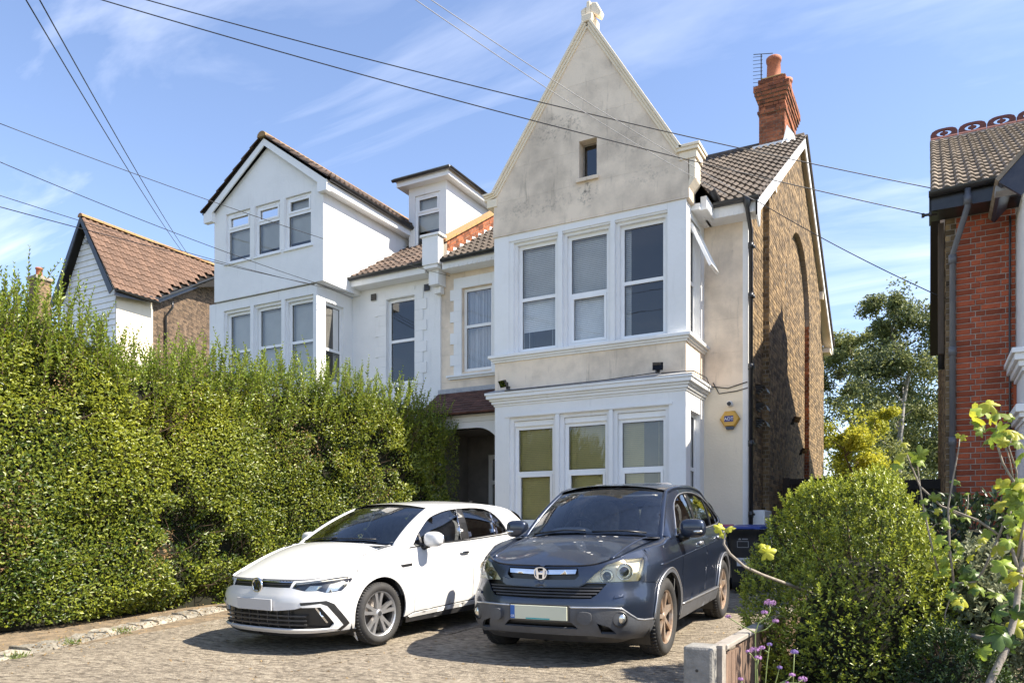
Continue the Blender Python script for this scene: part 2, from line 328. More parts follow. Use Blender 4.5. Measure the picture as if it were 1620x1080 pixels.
def brick_stuff(par, name, mat, m, a0, a1, z0, z1, keep=None, L=.225, H=.075, j=.010, proud=.008, bond='flemish', inner=False):
    """a face of brickwork as real bricks joined in one mesh, each with its own random value"""
    vs = []; fs = []; cols = []; row = 0; z = z0
    while z < z1 - .01:
        a = a0 - (.0 if row % 2 else .17); k = row
        while a < a1:
            ln = L if (k % 2 == 0 or bond == 'stretcher') else L / 2
            if bond == 'stretcher' and False: pass
            x0, x1 = max(a, a0), min(a + ln - j, a1); zt = min(z + H - j, z1)
            if x1 - x0 > .02 and (keep is None or keep((x0 + x1) / 2, (z + zt) / 2)):
                d = -proud * random.uniform(.5, 1.4); o = len(vs)
                vs += [m(p, q, e) for e in (d, .004) for q in (z, zt) for p in (x0, x1)]
                fs += [(o, o + 1, o + 3, o + 2), (o, o + 4, o + 5, o + 1), (o + 2, o + 3, o + 7, o + 6), (o, o + 2, o + 6, o + 4), (o + 1, o + 5, o + 7, o + 3)]
                cols += [random.random() ** 1.0] * 5
            a += ln; k += 1
        z += H; row += 1
    mb = MB(); mb.v = [tuple(v) for v in vs]; mb.f = fs
    o = mb.build(name, mat, par, kind='stuff')
    at = o.data.attributes.new('bcol', 'FLOAT', 'FACE'); at.data.foreach_set('value', cols); return o
# ================================================================ ground
def concrete_mat():
    m = pm('concrete', (.46, .395, .30), .92, (.30, .255, .195), .8, 1.1, 0, sharp=(.3, .75)); t = m.node_tree; N = t.nodes; L = t.links; b = N['Principled BSDF']
    tcn = N.new('ShaderNodeTexCoord'); mpn = N.new('ShaderNodeMapping'); mpn.inputs['Rotation'].default_value = (0, 0, R(-9)); mpn.inputs['Scale'].default_value = (2.6, 8.0, 1); L.new(tcn.outputs['Object'], mpn.inputs[0])
    r = N.new('ShaderNodeTexNoise'); r.inputs['Scale'].default_value = 2.3; r.inputs['Detail'].default_value = 9; r.inputs['Roughness'].default_value = .78; r.inputs['Distortion'].default_value = .5; L.new(mpn.outputs[0], r.inputs['Vector'])
    f = N.new('ShaderNodeTexNoise'); f.inputs['Scale'].default_value = 34; f.inputs['Detail'].default_value = 5; L.new(tcn.outputs['Object'], f.inputs['Vector'])
    ad = N.new('ShaderNodeMath'); ad.operation = 'MULTIPLY_ADD'; ad.inputs[1].default_value = .35; ad.inputs[1].default_value = .6; L.new(f.outputs['Fac'], ad.inputs[0]); L.new(r.outputs['Fac'], ad.inputs[2])
    bp = N.new('ShaderNodeBump'); bp.inputs['Strength'].default_value = 1.; bp.inputs['Distance'].default_value = .05; L.new(ad.outputs[0], bp.inputs['Height']); L.new(bp.outputs[0], b.inputs['Normal'])
    rp = N.new('ShaderNodeValToRGB'); rp.color_ramp.elements[0].position = .40; rp.color_ramp.elements[0].color = (.22, .20, .18, 1); rp.color_ramp.elements[1].position = .53; rp.color_ramp.elements[1].color = (1, 1, 1, 1); L.new(r.outputs['Fac'], rp.inputs[0])
    old = b.inputs['Base Color'].links[0].from_socket
    mi = N.new('ShaderNodeMix'); mi.data_type = 'RGBA'; mi.blend_type = 'MULTIPLY'; mi.inputs['Factor'].default_value = .8; L.new(old, mi.inputs['A']); L.new(rp.outputs[0], mi.inputs['B'])
    g = N.new('ShaderNodeTexNoise'); g.inputs['Scale'].default_value = 17; g.inputs['Detail'].default_value = 3; L.new(tcn.outputs['Object'], g.inputs['Vector'])
    gr = N.new('ShaderNodeValToRGB'); gr.color_ramp.elements[0].position = .35; gr.color_ramp.elements[0].color = (.38, .35, .32, 1); gr.color_ramp.elements[1].position = .6; L.new(g.outputs['Fac'], gr.inputs[0])
    m2 = N.new('ShaderNodeMix'); m2.data_type = 'RGBA'; m2.blend_type = 'MULTIPLY'; m2.inputs['Factor'].default_value = .6; L.new(mi.outputs['Result'], m2.inputs['A']); L.new(gr.outputs[0], m2.inputs['B'])
    L.new(m2.outputs['Result'], b.inputs['Base Color'])
concrete_mat()
pm('soil', (.085, .06, .042), .95, (.16, .115, .075), .8, 6, .9, 40, bdist=.03)
pm('dirt', (.27, .20, .125), .95, (.10, .08, .055), .95, 7, .9, 45, bdist=.02)
pm('kerb', (.36, .33, .27), .9, (.14, .125, .10), .9, 9, .9, 35, rnd=.25, bdist=.03)
pm('grass_ground', (.07, .085, .035), .95, (.045, .055, .025), .8, 3, .6, 30)
pm('asphalt', (.055, .055, .058), .9, (.04, .04, .04), .7, 8, .5, 90)
pm('paving', (.40, .37, .32), .9, (.20, .19, .18), .8, 4, .3, 50)

def strip(x0, x1, ys, dz, name, mat):
    b = MB()
    for a, c in zip(ys[:-1], ys[1:]): b.quad((x0, a, gz(a) + dz), (x1, a, gz(a) + dz), (x1, c, gz(c) + dz), (x0, c, gz(c) + dz))
    return b.build(name, mat)
struct(strip(-250, 250, [-250, 3, 5, 8, 11, 14.5, 260], -.03, 'ground', 'grass_ground'))
struct(strip(-90, 90, [-10.5, -3.2], -.02, 'road', 'asphalt'))
struct(strip(-90, 90, [-3.2, 1.6], .0, 'pavement', 'paving'))
# driveway: base sheet with cast concrete bays laid on it
dw = strip(-9.6, -1.16, [1.6, 3, 6, 9, 12, 14.5], -.018, 'driveway', 'dirt'); struct(dw)
def slab(poly, h=.0):
    """a cast bay with slightly ragged arrises"""
    n = len(poly); pts = []
    for i in range(n):
        a, b = Vector(poly[i]), Vector(poly[(i + 1) % n]); k = max(2, int((b - a).length / .35))
        for q in range(k):
            p = a.lerp(b, q / k)
            if q: p += Vector((random.uniform(-.012, .012), random.uniform(-.012, .012)))
            pts.append(p)
    top = [Vector((p.x, p.y, gz(p.y) + h)) for p in pts]; bot = [Vector((p.x, p.y, gz(p.y) - .02)) for p in pts]
    n = len(pts); b = MB(); b.add(top + bot, [tuple(range(n))] + [(i, (i + 1) % n, (i + 1) % n + n, i + n) for i in range(n)])
    return b.build('slab', 'concrete', dw)
slab([(-7.95, 1.6), (-4.95, 1.6), (-4.72, 7.2), (-8.25, 7.2), (-8.05, 5)])
slab([(-4.92, 1.6), (-1.18, 1.6), (-1.18, 7.2), (-4.69, 7.2)], .003)
slab([(-8.3, 7.23), (-4.72, 7.23), (-4.72, 13.3), (-8.0, 13.3), (-8.3, 9.5)])
slab([(-4.69, 7.23), (-1.18, 7.23), (-1.18, 14.5), (-4.69, 14.5)])
struct(strip(-13.5, -9.0, [1.6, 3, 6, 9, 12, 14.5], .012, 'soil_bed', 'soil'))
struct(strip(-1.14, 4, [1.6, 3, 6, 9, 12, 14.5], .02, 'garden_bed', 'soil'))
# broken kerb along the hedge
kb = thing('kerb', 'broken pale concrete edging running along the foot of the long hedge', 'kerb', (-8.3, 6, .02))
kp = [(-7.62, 3.2), (-7.86, 4.15), (-8.22, 5.01), (-8.52, 5.96), (-8.80, 6.9), (-9.02, 7.88), (-9.0, 9.0), (-8.75, 10.2), (-8.6, 11.5)]
def along(path, step):
    out = [Vector(path[0])]; rest = step
    for a, b in zip(path[:-1], path[1:]):
        a, b = Vector(a), Vector(b); ln = (b - a).length; p = rest
        while p <= ln: out.append(a.lerp(b, p / ln)); p += step
        rest = p - ln
    return out
ks = along(kp, .29)
for a, b in zip(ks[:-1], ks[1:]):
    t = (b - a).normalized(); n = Vector((-t.y, t.x)); w = random.uniform(.20, .27); h = random.uniform(.045, .07) + .012 * random.random(); g0 = gz(a.y) - .02
    n1 = random.randint(2, 3); a2 = a + t * random.uniform(0, .012); b2 = b - t * random.uniform(0, .012); mb = MB(); rows = []
    for q in range(5):
        p = a2.lerp(b2, q / 4); j = lambda s: random.uniform(-s, s)
        rows.append([(p.x + n.x * (-.03 + j(.012)), p.y + n.y * (-.03 + j(.012)), g0), (p.x + n.x * (.0 + j(.03)), p.y + n.y * (0 + j(.03)), g0 + h * random.uniform(.55, .95)),
                     (p.x + n.x * (.07 + j(.02)), p.y + n.y * (.07 + j(.02)), g0 + h + j(.012)), (p.x + n.x * w, p.y + n.y * w, g0 + h + j(.015)), (p.x + n.x * (w + .03), p.y + n.y * (w + .03), g0)])
    vs = [v for r in rows for v in r]; fs = [(i * 5 + k, i * 5 + k + 1, i * 5 + k + 6, i * 5 + k + 5) for i in range(4) for k in range(4)] + [(0, 1, 2, 3, 4), (24, 23, 22, 21, 20)]
    mb.add(vs, fs).build('kerb_stone', 'kerb', kb)
# verge of dirt between kerb and hedge
vb = MB(); kk = along(kp, .5)
for a, b in zip(kk[:-1], kk[1:]):
    vb.quad((a.x - .1, a.y, gz(a.y) + .016), (b.x - .1, b.y, gz(b.y) + .016), (b.x - 1.3, b.y, gz(b.y) + .05), (a.x - 1.3, a.y, gz(a.y) + .05))
struct(vb.build('verge', 'dirt'))

# ================================================================ main house: right half of the pair
BL, BR, BY, WY, WXR, PX = -7.03, -3.465, 12.34, 13.5, -2.72, -9.07
EZ, RY, RZ = 6.72, 18.7, 10.22             # eave height, ridge depth and height
H1 = thing('semi_detached_house', 'beige rendered house with steep coped gable above a white two storey square bay', 'house', (-5.2, 13.5, .25))
fm = front_map
UPW = [(-6.58, -5.80), (-5.60, -4.82), (-4.62, -3.82)]
LOW = [(-6.66, -5.86), (-5.66, -4.85), (-4.66, -3.82)]
ZL0, ZL1, ZU0, ZU1 = 1.32, 3.22, 4.46, 6.40
b = MB()      # ground storey of the bay, painted white, stepped reveals
wall(b, fm(BY), BL, BR, .0, 3.5, [(x0 - .07, x1 + .07, ZL0 - .02, ZL1 + .06) for x0, x1 in LOW], .05)
wall(b, fm(BY + .05), BL + .02, BR - .02, ZL0 - .1, ZL1 + .2, [(x0, x1, ZL0, ZL1) for x0, x1 in LOW], .12)
sm = side_map(BR)
wall(b, sm, BY, WY, .0, 3.5, [(12.62, 13.22, ZL0, ZL1)], .14)
b.quad((BL, BY, 0), (BL, WY, 0), (BL, WY, 3.5), (BL, BY, 3.5))
b.build('bay_wall', 'white_paint', H1)
def mould(mb, steps, x0, x1, y, back, right=True, left=True):
    """stacked projecting courses round the bay: (z0, z1, projection)"""
    for z0, z1, p in steps: mb.box(x0 - (p if left else 0), x1 + (p if right else 0), y - p, back, z0, z1)
    return mb
mould(MB(), [(3.50, 3.54, .02), (3.54, 3.59, .05), (3.59, 3.63, .08), (3.63, 3.695, .125), (3.695, 3.74, .145)], BL, BR, BY, WY - .01).build('cornice', 'white_paint', H1, bevel=.008)
MB().add([(BL - .15, BY - .15, 3.742), (BR + .15, BY - .15, 3.742), (BR + .15, WY, 3.742), (BL - .15, WY, 3.742), (BL, BY, 3.80), (BR, BY, 3.80), (BR, WY, 3.80), (BL, WY, 3.80)],
         [(0, 1, 5, 4), (1, 2, 6, 5), (3, 0, 4, 7)]).build('flashing', 'lead', H1)
b = MB(); b.box(BL, BR, BY, WY - .012, 3.745, 4.30); b.build('apron', 'render_beige', H1)
mould(MB(), [(4.30, 4.335, .03), (4.335, 4.375, .06), (4.375, 4.43, .10)], BL, BR, BY, WY - .01).build('bay_sill', 'white_paint', H1, bevel=.006)
b = MB()      # first floor of the bay
wall(b, fm(BY), BL, BR, 4.43, 6.62, [(x0 - .06, x1 + .06, ZU0 - .02, ZU1 + .05) for x0, x1 in UPW], .05)
wall(b, fm(BY + .05), BL + .02, BR - .02, ZU0 - .03, ZU1 + .15, [(x0, x1, ZU0, ZU1) for x0, x1 in UPW], .12)
wall(b, sm, BY, WY, 4.43, 6.62, [(12.60, 13.24, ZU0, ZU1)], .14)
b.quad((BL, BY, 4.43), (BL, WY, 4.43), (BL, WY, 6.62), (BL, BY, 6.62))
b.build('bay_wall', 'white_paint', H1)
b = MB()      # raised flat band framing the upper windows, mitred round the corner
b.box(BL - .004, BL + .30, BY - .018, BY - .002, 4.45, 6.6); b.box(BR - .30, BR + .016, BY - .018, BY - .002, 4.45, 6.6); b.box(BL + .302, BR - .302, BY - .018, BY - .002, 6.48, 6.6)
for x0, x1 in ((-5.74, -5.66), (-4.76, -4.68)): b.box(x0, x1, BY - .022, BY - .002, 4.45, 6.478)
b.build('architrave', 'white_paint', H1)
b = MB()
for z0, z1, ws in ((ZL0, ZL1, LOW),):
    for (x0, x1), (y0, y1) in zip(ws[:-1], ws[1:]): c = (x1 + y0) / 2; b.box(c - .035, c + .035, BY - .02, BY - .002, z0, z1 + .05)
b.box(BL + .22, BR - .22, BY - .02, BY - .002, ZL1 + .07, ZL1 + .11)
b.build('mullion_bead', 'white_paint', H1)
for i, (x0, x1) in enumerate(UPW): window(H1, fm(BY), x0, x1, ZU0, ZU1, (5.42 if i != 1 else 5.36,), .12, 'blind_grey', sash=(0,) if i == 1 else (), blind_to=4.85 if i == 0 else None, room=.7)
for i, (x0, x1) in enumerate(LOW): window(H1, fm(BY), x0, x1, ZL0, ZL1 - .10, (2.27,), .13, 'blind_olive', sash=(0,), room=.7)
b = MB()
for x0, x1 in LOW: b.box(x0 + .002, x1 - .002, BY + .09, BY + .135, ZL1 - .10, ZL1 - .005)
b.build('roller_box', 'upvc', H1)
window(H1, sm, 12.62, 13.22, ZL0, ZL1, (2.27,), .08, 'blind_grey', room=.7)
window(H1, sm, 12.60, 13.24, ZU0, ZU1, (5.45,), .10, None, room=.9)
# top-hung light standing open on the bay's return
ow = MB(); th = R(24); zt = 6.33; hh = .82
def om(a, z, d): q = zt - z; return (BR + .0 + q * math.sin(th) - d * math.cos(th), a, zt - q * math.cos(th) - d * math.sin(th))
frame(ow, om, 12.66, 13.18, zt - hh, zt, .055, -.01, .04); oo = ow.build('open_light', 'upvc', H1)
MB().quad(om(12.71, zt - hh + .05, .02), om(13.13, zt - hh + .05, .02), om(13.13, zt - .05, .02), om(12.71, zt - .05, .02)).build('pane', 'glass', oo)
# gable
GX, GT = -5.17, 9.93
g = MB(); GY = 12.30
op = (-5.33, -5.00, 7.30, 7.96)
gl_ = lambda z: -7.02 + (z - 7.30) * (GX + 7.02) / (GT - 7.30); gr_ = lambda z: -3.42 + (z - 7.30) * (GX + 3.42) / (GT - 7.30)
lv = [6.60, 7.30, 7.96, GT]
def q4(x0, z0, x1, z1, x2, z2, x3, z3, Y=GY): g.quad((x0, Y, z0), (x1, Y, z1), (x2, Y, z2), (x3, Y, z3))
g.quad((-7.05, GY, 6.60), (-3.40, GY, 6.60), (-3.42, GY, 7.30), (-7.02, GY, 7.30))
q4(-7.02, 7.30, op[0], 7.30, op[0], 7.96, gl_(7.96), 7.96); q4(op[1], 7.30, -3.42, 7.30, gr_(7.96), 7.96, op[1], 7.96)
g.add([(gl_(7.96), GY, 7.96), (op[0], GY, 7.96), (op[1], GY, 7.96), (gr_(7.96), GY, 7.96), (GX, GY, GT)], [(0, 1, 2, 3, 4)])
for (a, z), (c, y) in (((op[0], op[2]), (op[1], op[2])), ((op[1], op[2]), (op[1], op[3])), ((op[1], op[3]), (op[0], op[3])), ((op[0], op[3]), (op[0], op[2]))):
    g.quad((a, GY, z), (c, GY, y), (c, GY + .22, y), (a, GY + .22, z))
g.quad((-3.40, GY, 6.60), (-3.40, 12.66, 6.60), (-3.42, 12.66, 7.30), (-3.42, GY, 7.30)); g.quad((-7.05, GY, 6.60), (-7.05, 12.66, 6.60), (-7.02, 12.66, 7.30), (-7.02, GY, 7.30))
g.add([(-7.05, 12.66, 6.6), (-3.4, 12.66, 6.6), (-3.42, 12.66, 7.3), (GX, 12.66, GT), (-7.02, 12.66, 7.3)], [(0, 1, 2, 3, 4)])
g.quad((-7.05, GY, 6.598), (-3.40, GY, 6.598), (-3.40, 12.66, 6.598), (-7.05, 12.66, 6.598))
g.build('gable_wall', 'render_beige', H1)
gs = MB(); gs.box(op[0] - .04, op[1] + .04, GY - .05, GY + .2, op[2] - .06, op[2]); gs.build('gable_sill', 'render_beige', H1)
gf = MB(); frame(gf, fm(GY), op[0] + .001, op[1] - .001, op[2], op[3] - .001, .028, .17, .2); ga = gf.build('attic_window', 'mortar', H1)
MB().quad(*[(x, GY + .185, z) for x, z in ((op[0], op[2]), (op[1], op[2]), (op[1], op[3]), (op[0], op[3]))]).build('pane', 'glass_dark', ga)
MB().quad(*[(x, GY + .24, z) for x, z in ((op[0], op[2]), (op[1], op[2]), (op[1], op[3]), (op[0], op[3]))]).build('room', 'room_dark', ga)
def rake(mb, path, t0, t1, y0, y1):
    """course following a line in the gable plane, t0..t1 measured square to the line"""
    P = [Vector((x, 0, z)) for x, z in path]; lo = []; hi = []
    for i, p in enumerate(P):
        d = (P[min(i + 1, len(P) - 1)] - P[max(i - 1, 0)]).normalized(); n = Vector((-d.z, 0, d.x)); n = n if n.z > 0 or abs(n.z) < 1e-3 and n.x > 0 else -n
        lo.append(p + n * t0); hi.append(p + n * t1)
    for i in range(len(P) - 1):
        c = [(q.x, y, q.z) for y in (y0, y1) for q in (lo[i], lo[i + 1], hi[i + 1], hi[i])]
        mb.add(c, [(0, 1, 2, 3), (7, 6, 5, 4), (0, 4, 5, 1), (1, 5, 6, 2), (2, 6, 7, 3), (3, 7, 4, 0)])
Lp = [(-7.22, 7.32), (-6.98, 7.36), (GX, 9.93)]; Rp = [(GX, 9.93), (-3.58, 7.36)]
cp = MB()
for pth in (Lp, Rp):
    rake(cp, pth, -.03, .01, GY - .025, 12.69); rake(cp, pth, .011, .05, GY - .045, 12.72); rake(cp, pth, .051, .095, GY - .07, 12.75)
cp.box(-3.60, -3.22, GY - .07, 12.75, 7.40, 7.445); cp.box(-3.58, -3.24, GY - .055, 12.72, 7.345, 7.399)
cp.build('coping', 'render_cream', H1, bevel=.006)
kn = MB(); kn.box(-3.56, -3.27, GY - .02, 12.66, 7.22, 7.343); kn.prism([(-3.42, GY - .01, 6.74), (-3.40, GY - .01, 6.9), (-3.30, GY - .01, 6.9)], (0, .36, 0)); kn.box(-3.40, -3.30, GY - .005, 12.62, 6.9, 7.218)
kn.build('kneeler', 'render_cream', H1, bevel=.008)
kn = MB(); kn.box(-7.17, -6.96, GY - .02, 12.66, 7.16, 7.31); kn.build('kneeler', 'render_cream', H1, bevel=.008)
fn = MB()     # broken cross finial
fn.box(GX - .10, GX + .10, GY - .05, GY + .30, 9.97, 10.10)
fn.prism([(GX - .05, GY + .02, 10.08), (GX + .05, GY + .02, 10.08), (GX + .035, GY + .02, 10.36), (GX - .03, GY + .02, 10.36)], (0, .16, 0))
fn.prism([(GX + .04, GY + .03, 10.16), (GX + .20, GY + .03, 10.04), (GX + .24, GY + .03, 10.12), (GX + .15, GY + .03, 10.30), (GX + .05, GY + .03, 10.33)], (0, .15, 0))
fn.prism([(GX - .05, GY + .04, 10.12), (GX - .14, GY + .04, 10.16), (GX - .15, GY + .04, 10.25), (GX - .05, GY + .04, 10.29)], (0, .13, 0))
fn.build('finial', 'render_cream', H1, bevel=.015)
# main front wall right of the bay and between bay and party wall
b = MB(); wall(b, fm(WY), BR, WXR, 3.72, EZ, [], .1); b.build('front_wall', 'render_beige', H1)
b = MB(); wall(b, fm(WY - .006), BR, WXR, .0, 3.72, [], .1); b.quad((WXR, WY - .006, 0), (WXR, WY, 0), (WXR, WY, 3.72), (WXR, WY - .006, 3.72)); b.build('front_wall', 'render_cream', H1)
b = MB(); b.box(WXR - .08, WXR + .012, WY - .014, WY + .10, 0.1, EZ - .1); b.build('corner_bead', 'white_paint', H1)
b = MB(); wall(b, fm(WY), -8.98, BL, 3.9, EZ, [(-8.46, -7.76, 4.50, 6.22)], .14); b.build('front_wall', 'render_beige', H1)
b = MB()      # toothed white surround of the first-floor window
for k in range(9):
    z0 = 4.42 + k * .225; e = .09 if k % 2 else 0
    b.box(-8.66 - e, -8.47, WY - .025, WY - .002, z0, z0 + .223); b.box(-7.75, -7.50 + e * .8, WY - .025, WY - .002, z0, z0 + .223)
b.box(-8.469, -7.751, WY - .025, WY - .002, 6.225, 6.44); b.build('window_surround', 'white_paint', H1)
mould(MB(), [(4.36, 4.40, .05), (4.40, 4.44, .09)], -8.72, -7.44, WY, WY + .02).build('window_sill', 'white_paint', H1)
window(H1, fm(WY), -8.46, -7.76, 4.50, 6.22, (5.44,), .07, 'curtain', room=.9)
# porch between the two bays
pc = MB(); wall(pc, fm(14.6), -9.0, BL, .2, 3.9, [(-8.5, -7.5, .25, 2.9)], .1); pc.quad((-9.0, WY, 0), (-9.0, 14.6, 0), (-9.0, 14.6, 3.9), (-9.0, WY, 3.9)); pc.quad((-9.0, WY, 3.3), (BL, WY, 3.3), (BL, 14.6, 3.3), (-9.0, 14.6, 3.3))
pc.quad((BL, WY, 0), (BL, 14.6, 0), (BL, 14.6, 3.9), (BL, WY, 3.9)); pm('porch_shade', (.20, .185, .165), .8, (.12, .11, .10), .7, 3)  # wall colour darkened to carry the deep shade inside the porch
pc.build('porch_wall', 'porch_shade', H1)
dr = MB(); frame(dr, fm(14.6), -8.49, -7.51, .26, 2.89, .09, .02, .09); mbox(dr, fm(14.6), -8.40, -7.60, 2.25, 2.33, .02, .09); mbox(dr, fm(14.6), -8.08, -8.02, 2.33, 2.8, .02, .09); mbox(dr, fm(14.6), -8.05, -7.98, .35, 2.25, .03, .08); dro = dr.build('front_door', 'white_gloss', H1)
MB().quad((-8.42, 14.66, .3), (-7.56, 14.66, .3), (-7.56, 14.66, 2.85), (-8.42, 14.66, 2.85)).build('pane', 'glass_dark', dro)
MB().quad((-8.42, 14.9, .3), (-7.56, 14.9, .3), (-7.56, 14.9, 2.85), (-8.42, 14.9, 2.85)).build('room', 'room_dark', dro)
pb = MB(); PY = 12.86
pb.box(-9.0, BL - .005, PY, PY + .10, 3.36, 3.46); pb.box(-9.0, BL - .005, PY - .03, PY + .02, 3.462, 3.50); pb.box(BL - .12, BL - .006, PY, PY + .10, .2, 3.36)
arc = [(BL - .12, 2.52)] + [(BL - .12 - .62 * (1 - math.cos(a)), 2.60 + .64 * math.sin(a)) for a in [i * math.pi / 2 / 12 for i in range(1, 13)]]
poly = [(x, PY + .02, z) for x, z in arc] + [(-9.0, PY + .02, 3.24), (-9.0, PY + .02, 3.358), (BL - .121, PY + .02, 3.358)]
pb.prism(poly, (0, .05, 0))
for k in range(7): t = k / 6; pb.prism([(BL - .13 - .05 * (k % 2) - .02, PY + .025, 2.34 + .06 * k), (BL - .12, PY + .025, 2.33 + .06 * k), (BL - .12, PY + .025, 2.39 + .06 * k), (BL - .17, PY + .025, 2.385 + .06 * k)], (0, .04, 0))
pb.build('porch_frame', 'white_gloss', H1)
pr = MB(); pr.add([(-9.0, PY - .16, 3.49), (BL - .02, PY - .16, 3.49), (BL - .02, WY - .01, 4.10), (-9.0, WY - .01, 4.10), (-9.0, PY - .16, 3.47), (BL - .02, PY - .16, 3.47), (BL - .02, WY - .01, 4.0), (-9.0, WY - .01, 4.0)], [(0, 1, 2, 3), (4, 7, 6, 5), (0, 4, 5, 1), (1, 5, 6, 2), (3, 7, 4, 0)])
pro = pr.build('porch_roof', 'roof_felt', H1)
tile_roof(pro, (-9.0, PY - .2, 3.48), (1, 0, 0), (0, .84, .61), 1.93, .98, .165, .105, 'tile_red', rolls=1, l=.25, amp=.004)
MB().box(-9.0, BL - .02, WY - .10, WY - .012, 4.07, 4.16).build('porch_flashing', 'lead', H1)

# ---- main roof
slope = Vector((0, RY - 13.18, RZ - EZ)); uy = slope.normalized(); VX = -2.48
rf = MB()
rf.add([(PX + .1, 13.18, EZ), (VX, 13.18, EZ), (VX, RY, RZ), (PX + .1, RY, RZ), (VX, 24.4, EZ), (PX + .1, 24.4, EZ), (VX - .01, 13.18, EZ - .06), (VX - .01, RY, RZ - .06), (VX - .01, 24.4, EZ - .06)],
       [(0, 1, 2, 3), (3, 2, 4, 5)])
rfo = rf.build('roof', 'roof_felt', H1)
rise = (RZ - EZ) / (RY - 13.18)
def keep_main(p, a, b): return p.x > -4.9 or (p.x < -6.6 and p.y < 17.2 and p.x > -8.74)
tile_roof(rfo, (-8.74, 13.14, EZ + .005), (1, 0, 0), uy, 8.74 + VX, slope.length - .05, .30, .345, 'tile_grey', keep=keep_main)
rt = MB()
for k in range(18):
    x = VX - .02 - k * .38
    if x - .38 < -9: break
    pts = [(x, RY + .14 * math.cos(a), RZ - .02 + .13 * math.sin(a)) for a in [math.pi * i / 6 for i in range(7)]]
    rt.prism(pts, (-.37, 0, 0))
rt.build('ridge', 'tile_grey', H1)
# bay roof behind the gable
br = MB(); br.add([(-3.18, 12.6, 6.76), (GX, 12.6, 9.35), (GX, 17.3, 9.35), (-3.18, 13.3, 6.80), (-7.15, 12.6, 6.76), (-7.15, 13.3, 6.80)], [(0, 1, 2, 3), (1, 4, 5, 2)])
bro = br.build('bay_roof', 'tile_grey', H1)
# verges: bargeboards, soffits, wall-side gutters
vb = MB(); bw = .24
for y0, z0, y1, z1 in ((13.10, EZ - .05, RY, RZ + .02), (24.5, EZ - .05, RY, RZ + .02)):
    vb.prism([(VX - .03, y0, z0 - bw), (VX - .03, y0, z0), (VX - .03, y1, z1), (VX - .03, y1, z1 - bw)], (.03, 0, 0))
vb.prism([(VX - .03, 13.10, EZ - .29), (VX - .03, 13.10, EZ - .05), (VX - .03, 13.36, EZ + .1), (VX - .03, 13.30, EZ - .42)], (.032, 0, 0))
vb.build('bargeboard', 'white_gloss', H1)
sf = MB()
for y0, y1, s in ((13.3, RY, 1), (24.4, RY, -1)):
    za, zb = EZ - .17, RZ - .10; sf.quad((WXR + .0, y0, za), (VX - .03, y0, za), (VX - .03, y1, zb), (WXR, y1, zb))
sf.box(WXR - .02, VX - .032, 24.0, 24.5, EZ - .30, EZ - .18)
for y in (15.1, 22.4): zz_ = EZ + (min(y, 2 * RY - y) - 13.18) * rise - .20; sf.box(WXR, VX - .035, y - .06, y + .06, zz_ - .16, zz_ + .05)
sf.build('soffit', 'render_cream', H1)
ve = MB(); ve.tube([(VX + .02, 24.5, EZ - .02), (VX + .02, RY, RZ + .05)], .035, 6); ve.prism([(VX - .06, 13.1, EZ + .0), (VX + .015, 13.1, EZ + .0), (VX + .015, 13.1, EZ + .035), (VX - .06, 13.1, EZ + .035)], (0, RY - 13.1, RZ - EZ))
ve.build('verge', 'tile_grey', H1)
# eaves: fascia with dentils, gutters
ev = MB(); ev.box(-3.36, VX - .04, 13.16, 13.20, EZ - .20, EZ - .02); ev.box(-3.36, VX - .04, 13.20, WY, EZ - .20, EZ - .17)
ev.box(-3.32, -3.22, 12.70, 13.16, EZ - .20, EZ + .02); ev.box(BR, -3.32, 12.64, WY - .01, EZ - .20, EZ - .10)
for k in range(9): ev.box(-3.26 + k * .085, -3.22 + k * .085, 13.145, 13.161, EZ - .20, EZ - .15)
for k in range(8): ev.box(-3.221, -3.205, 12.72 + k * .055, 12.745 + k * .055, EZ - .20, EZ - .15)
ev.build('fascia', 'white_paint', H1)
ev = MB(); ev.box(-8.74, BL - .03, 13.16, 13.20, EZ - .16, EZ - .02); ev.box(-8.74, BL - .03, 13.20, WY, EZ - .16, EZ - .13)
for k in range(14): ev.box(-8.6 + k * .11, -8.56 + k * .11, 13.145, 13.161, EZ - .16, EZ - .11)
ev.build('fascia', 'white_paint', H1)
def gutter(mb, a, b, r=.06):
    a, b = Vector(a), Vector(b); d = (b - a).normalized(); n = d.cross(Vector((0, 0, 1)))
    prof = [(math.cos(t) * r, math.sin(t) * r) for t in [math.pi + math.pi * i / 8 for i in range(9)]]; prof = prof + [(x * .9, z * .9) for x, z in prof[::-1]]
    mb.prism([a + n * x + Vector((0, 0, z)) for x, z in prof], b - a)
gu = MB(); gutter(gu, (-3.20, 13.10, EZ + .03), (VX + .02, 13.10, EZ + .02)); gu.build('gutter', 'gutter_black', H1); gu = MB(); gutter(gu, (-3.15, 12.68, EZ + .12), (-3.15, 13.16, EZ + .10)); gu.build('gutter', 'gutter_black', H1); gu = MB(); gutter(gu, (-8.72, 13.10, EZ + .02), (BL - .02, 13.10, EZ + .03)); gu.build('gutter', 'gutter_black', H1)
dp = MB(); px, py = WXR + .07, WY - .09
dp.tube([(px, 13.10, EZ - .02), (px, 13.10, EZ - .14), (px, py, EZ - .42), (px, py, .32)], .036, 10)
for z in (6.05, 5.2, 4.0, 2.7, 1.5): dp.lathe([(.036, -.05), (.046, -.05), (.046, .05), (.036, .05)], (px, py, z), n=10); dp.box(px - .05, px + .05, py + .03, WY + .02, z - .02, z + .02)
dp.lathe([(.04, 0), (.07, .10), (.07, .16), (.06, .16)], (px, 13.10, EZ - .14), n=10)
dp.build('downpipe', 'gutter_black', H1, True)
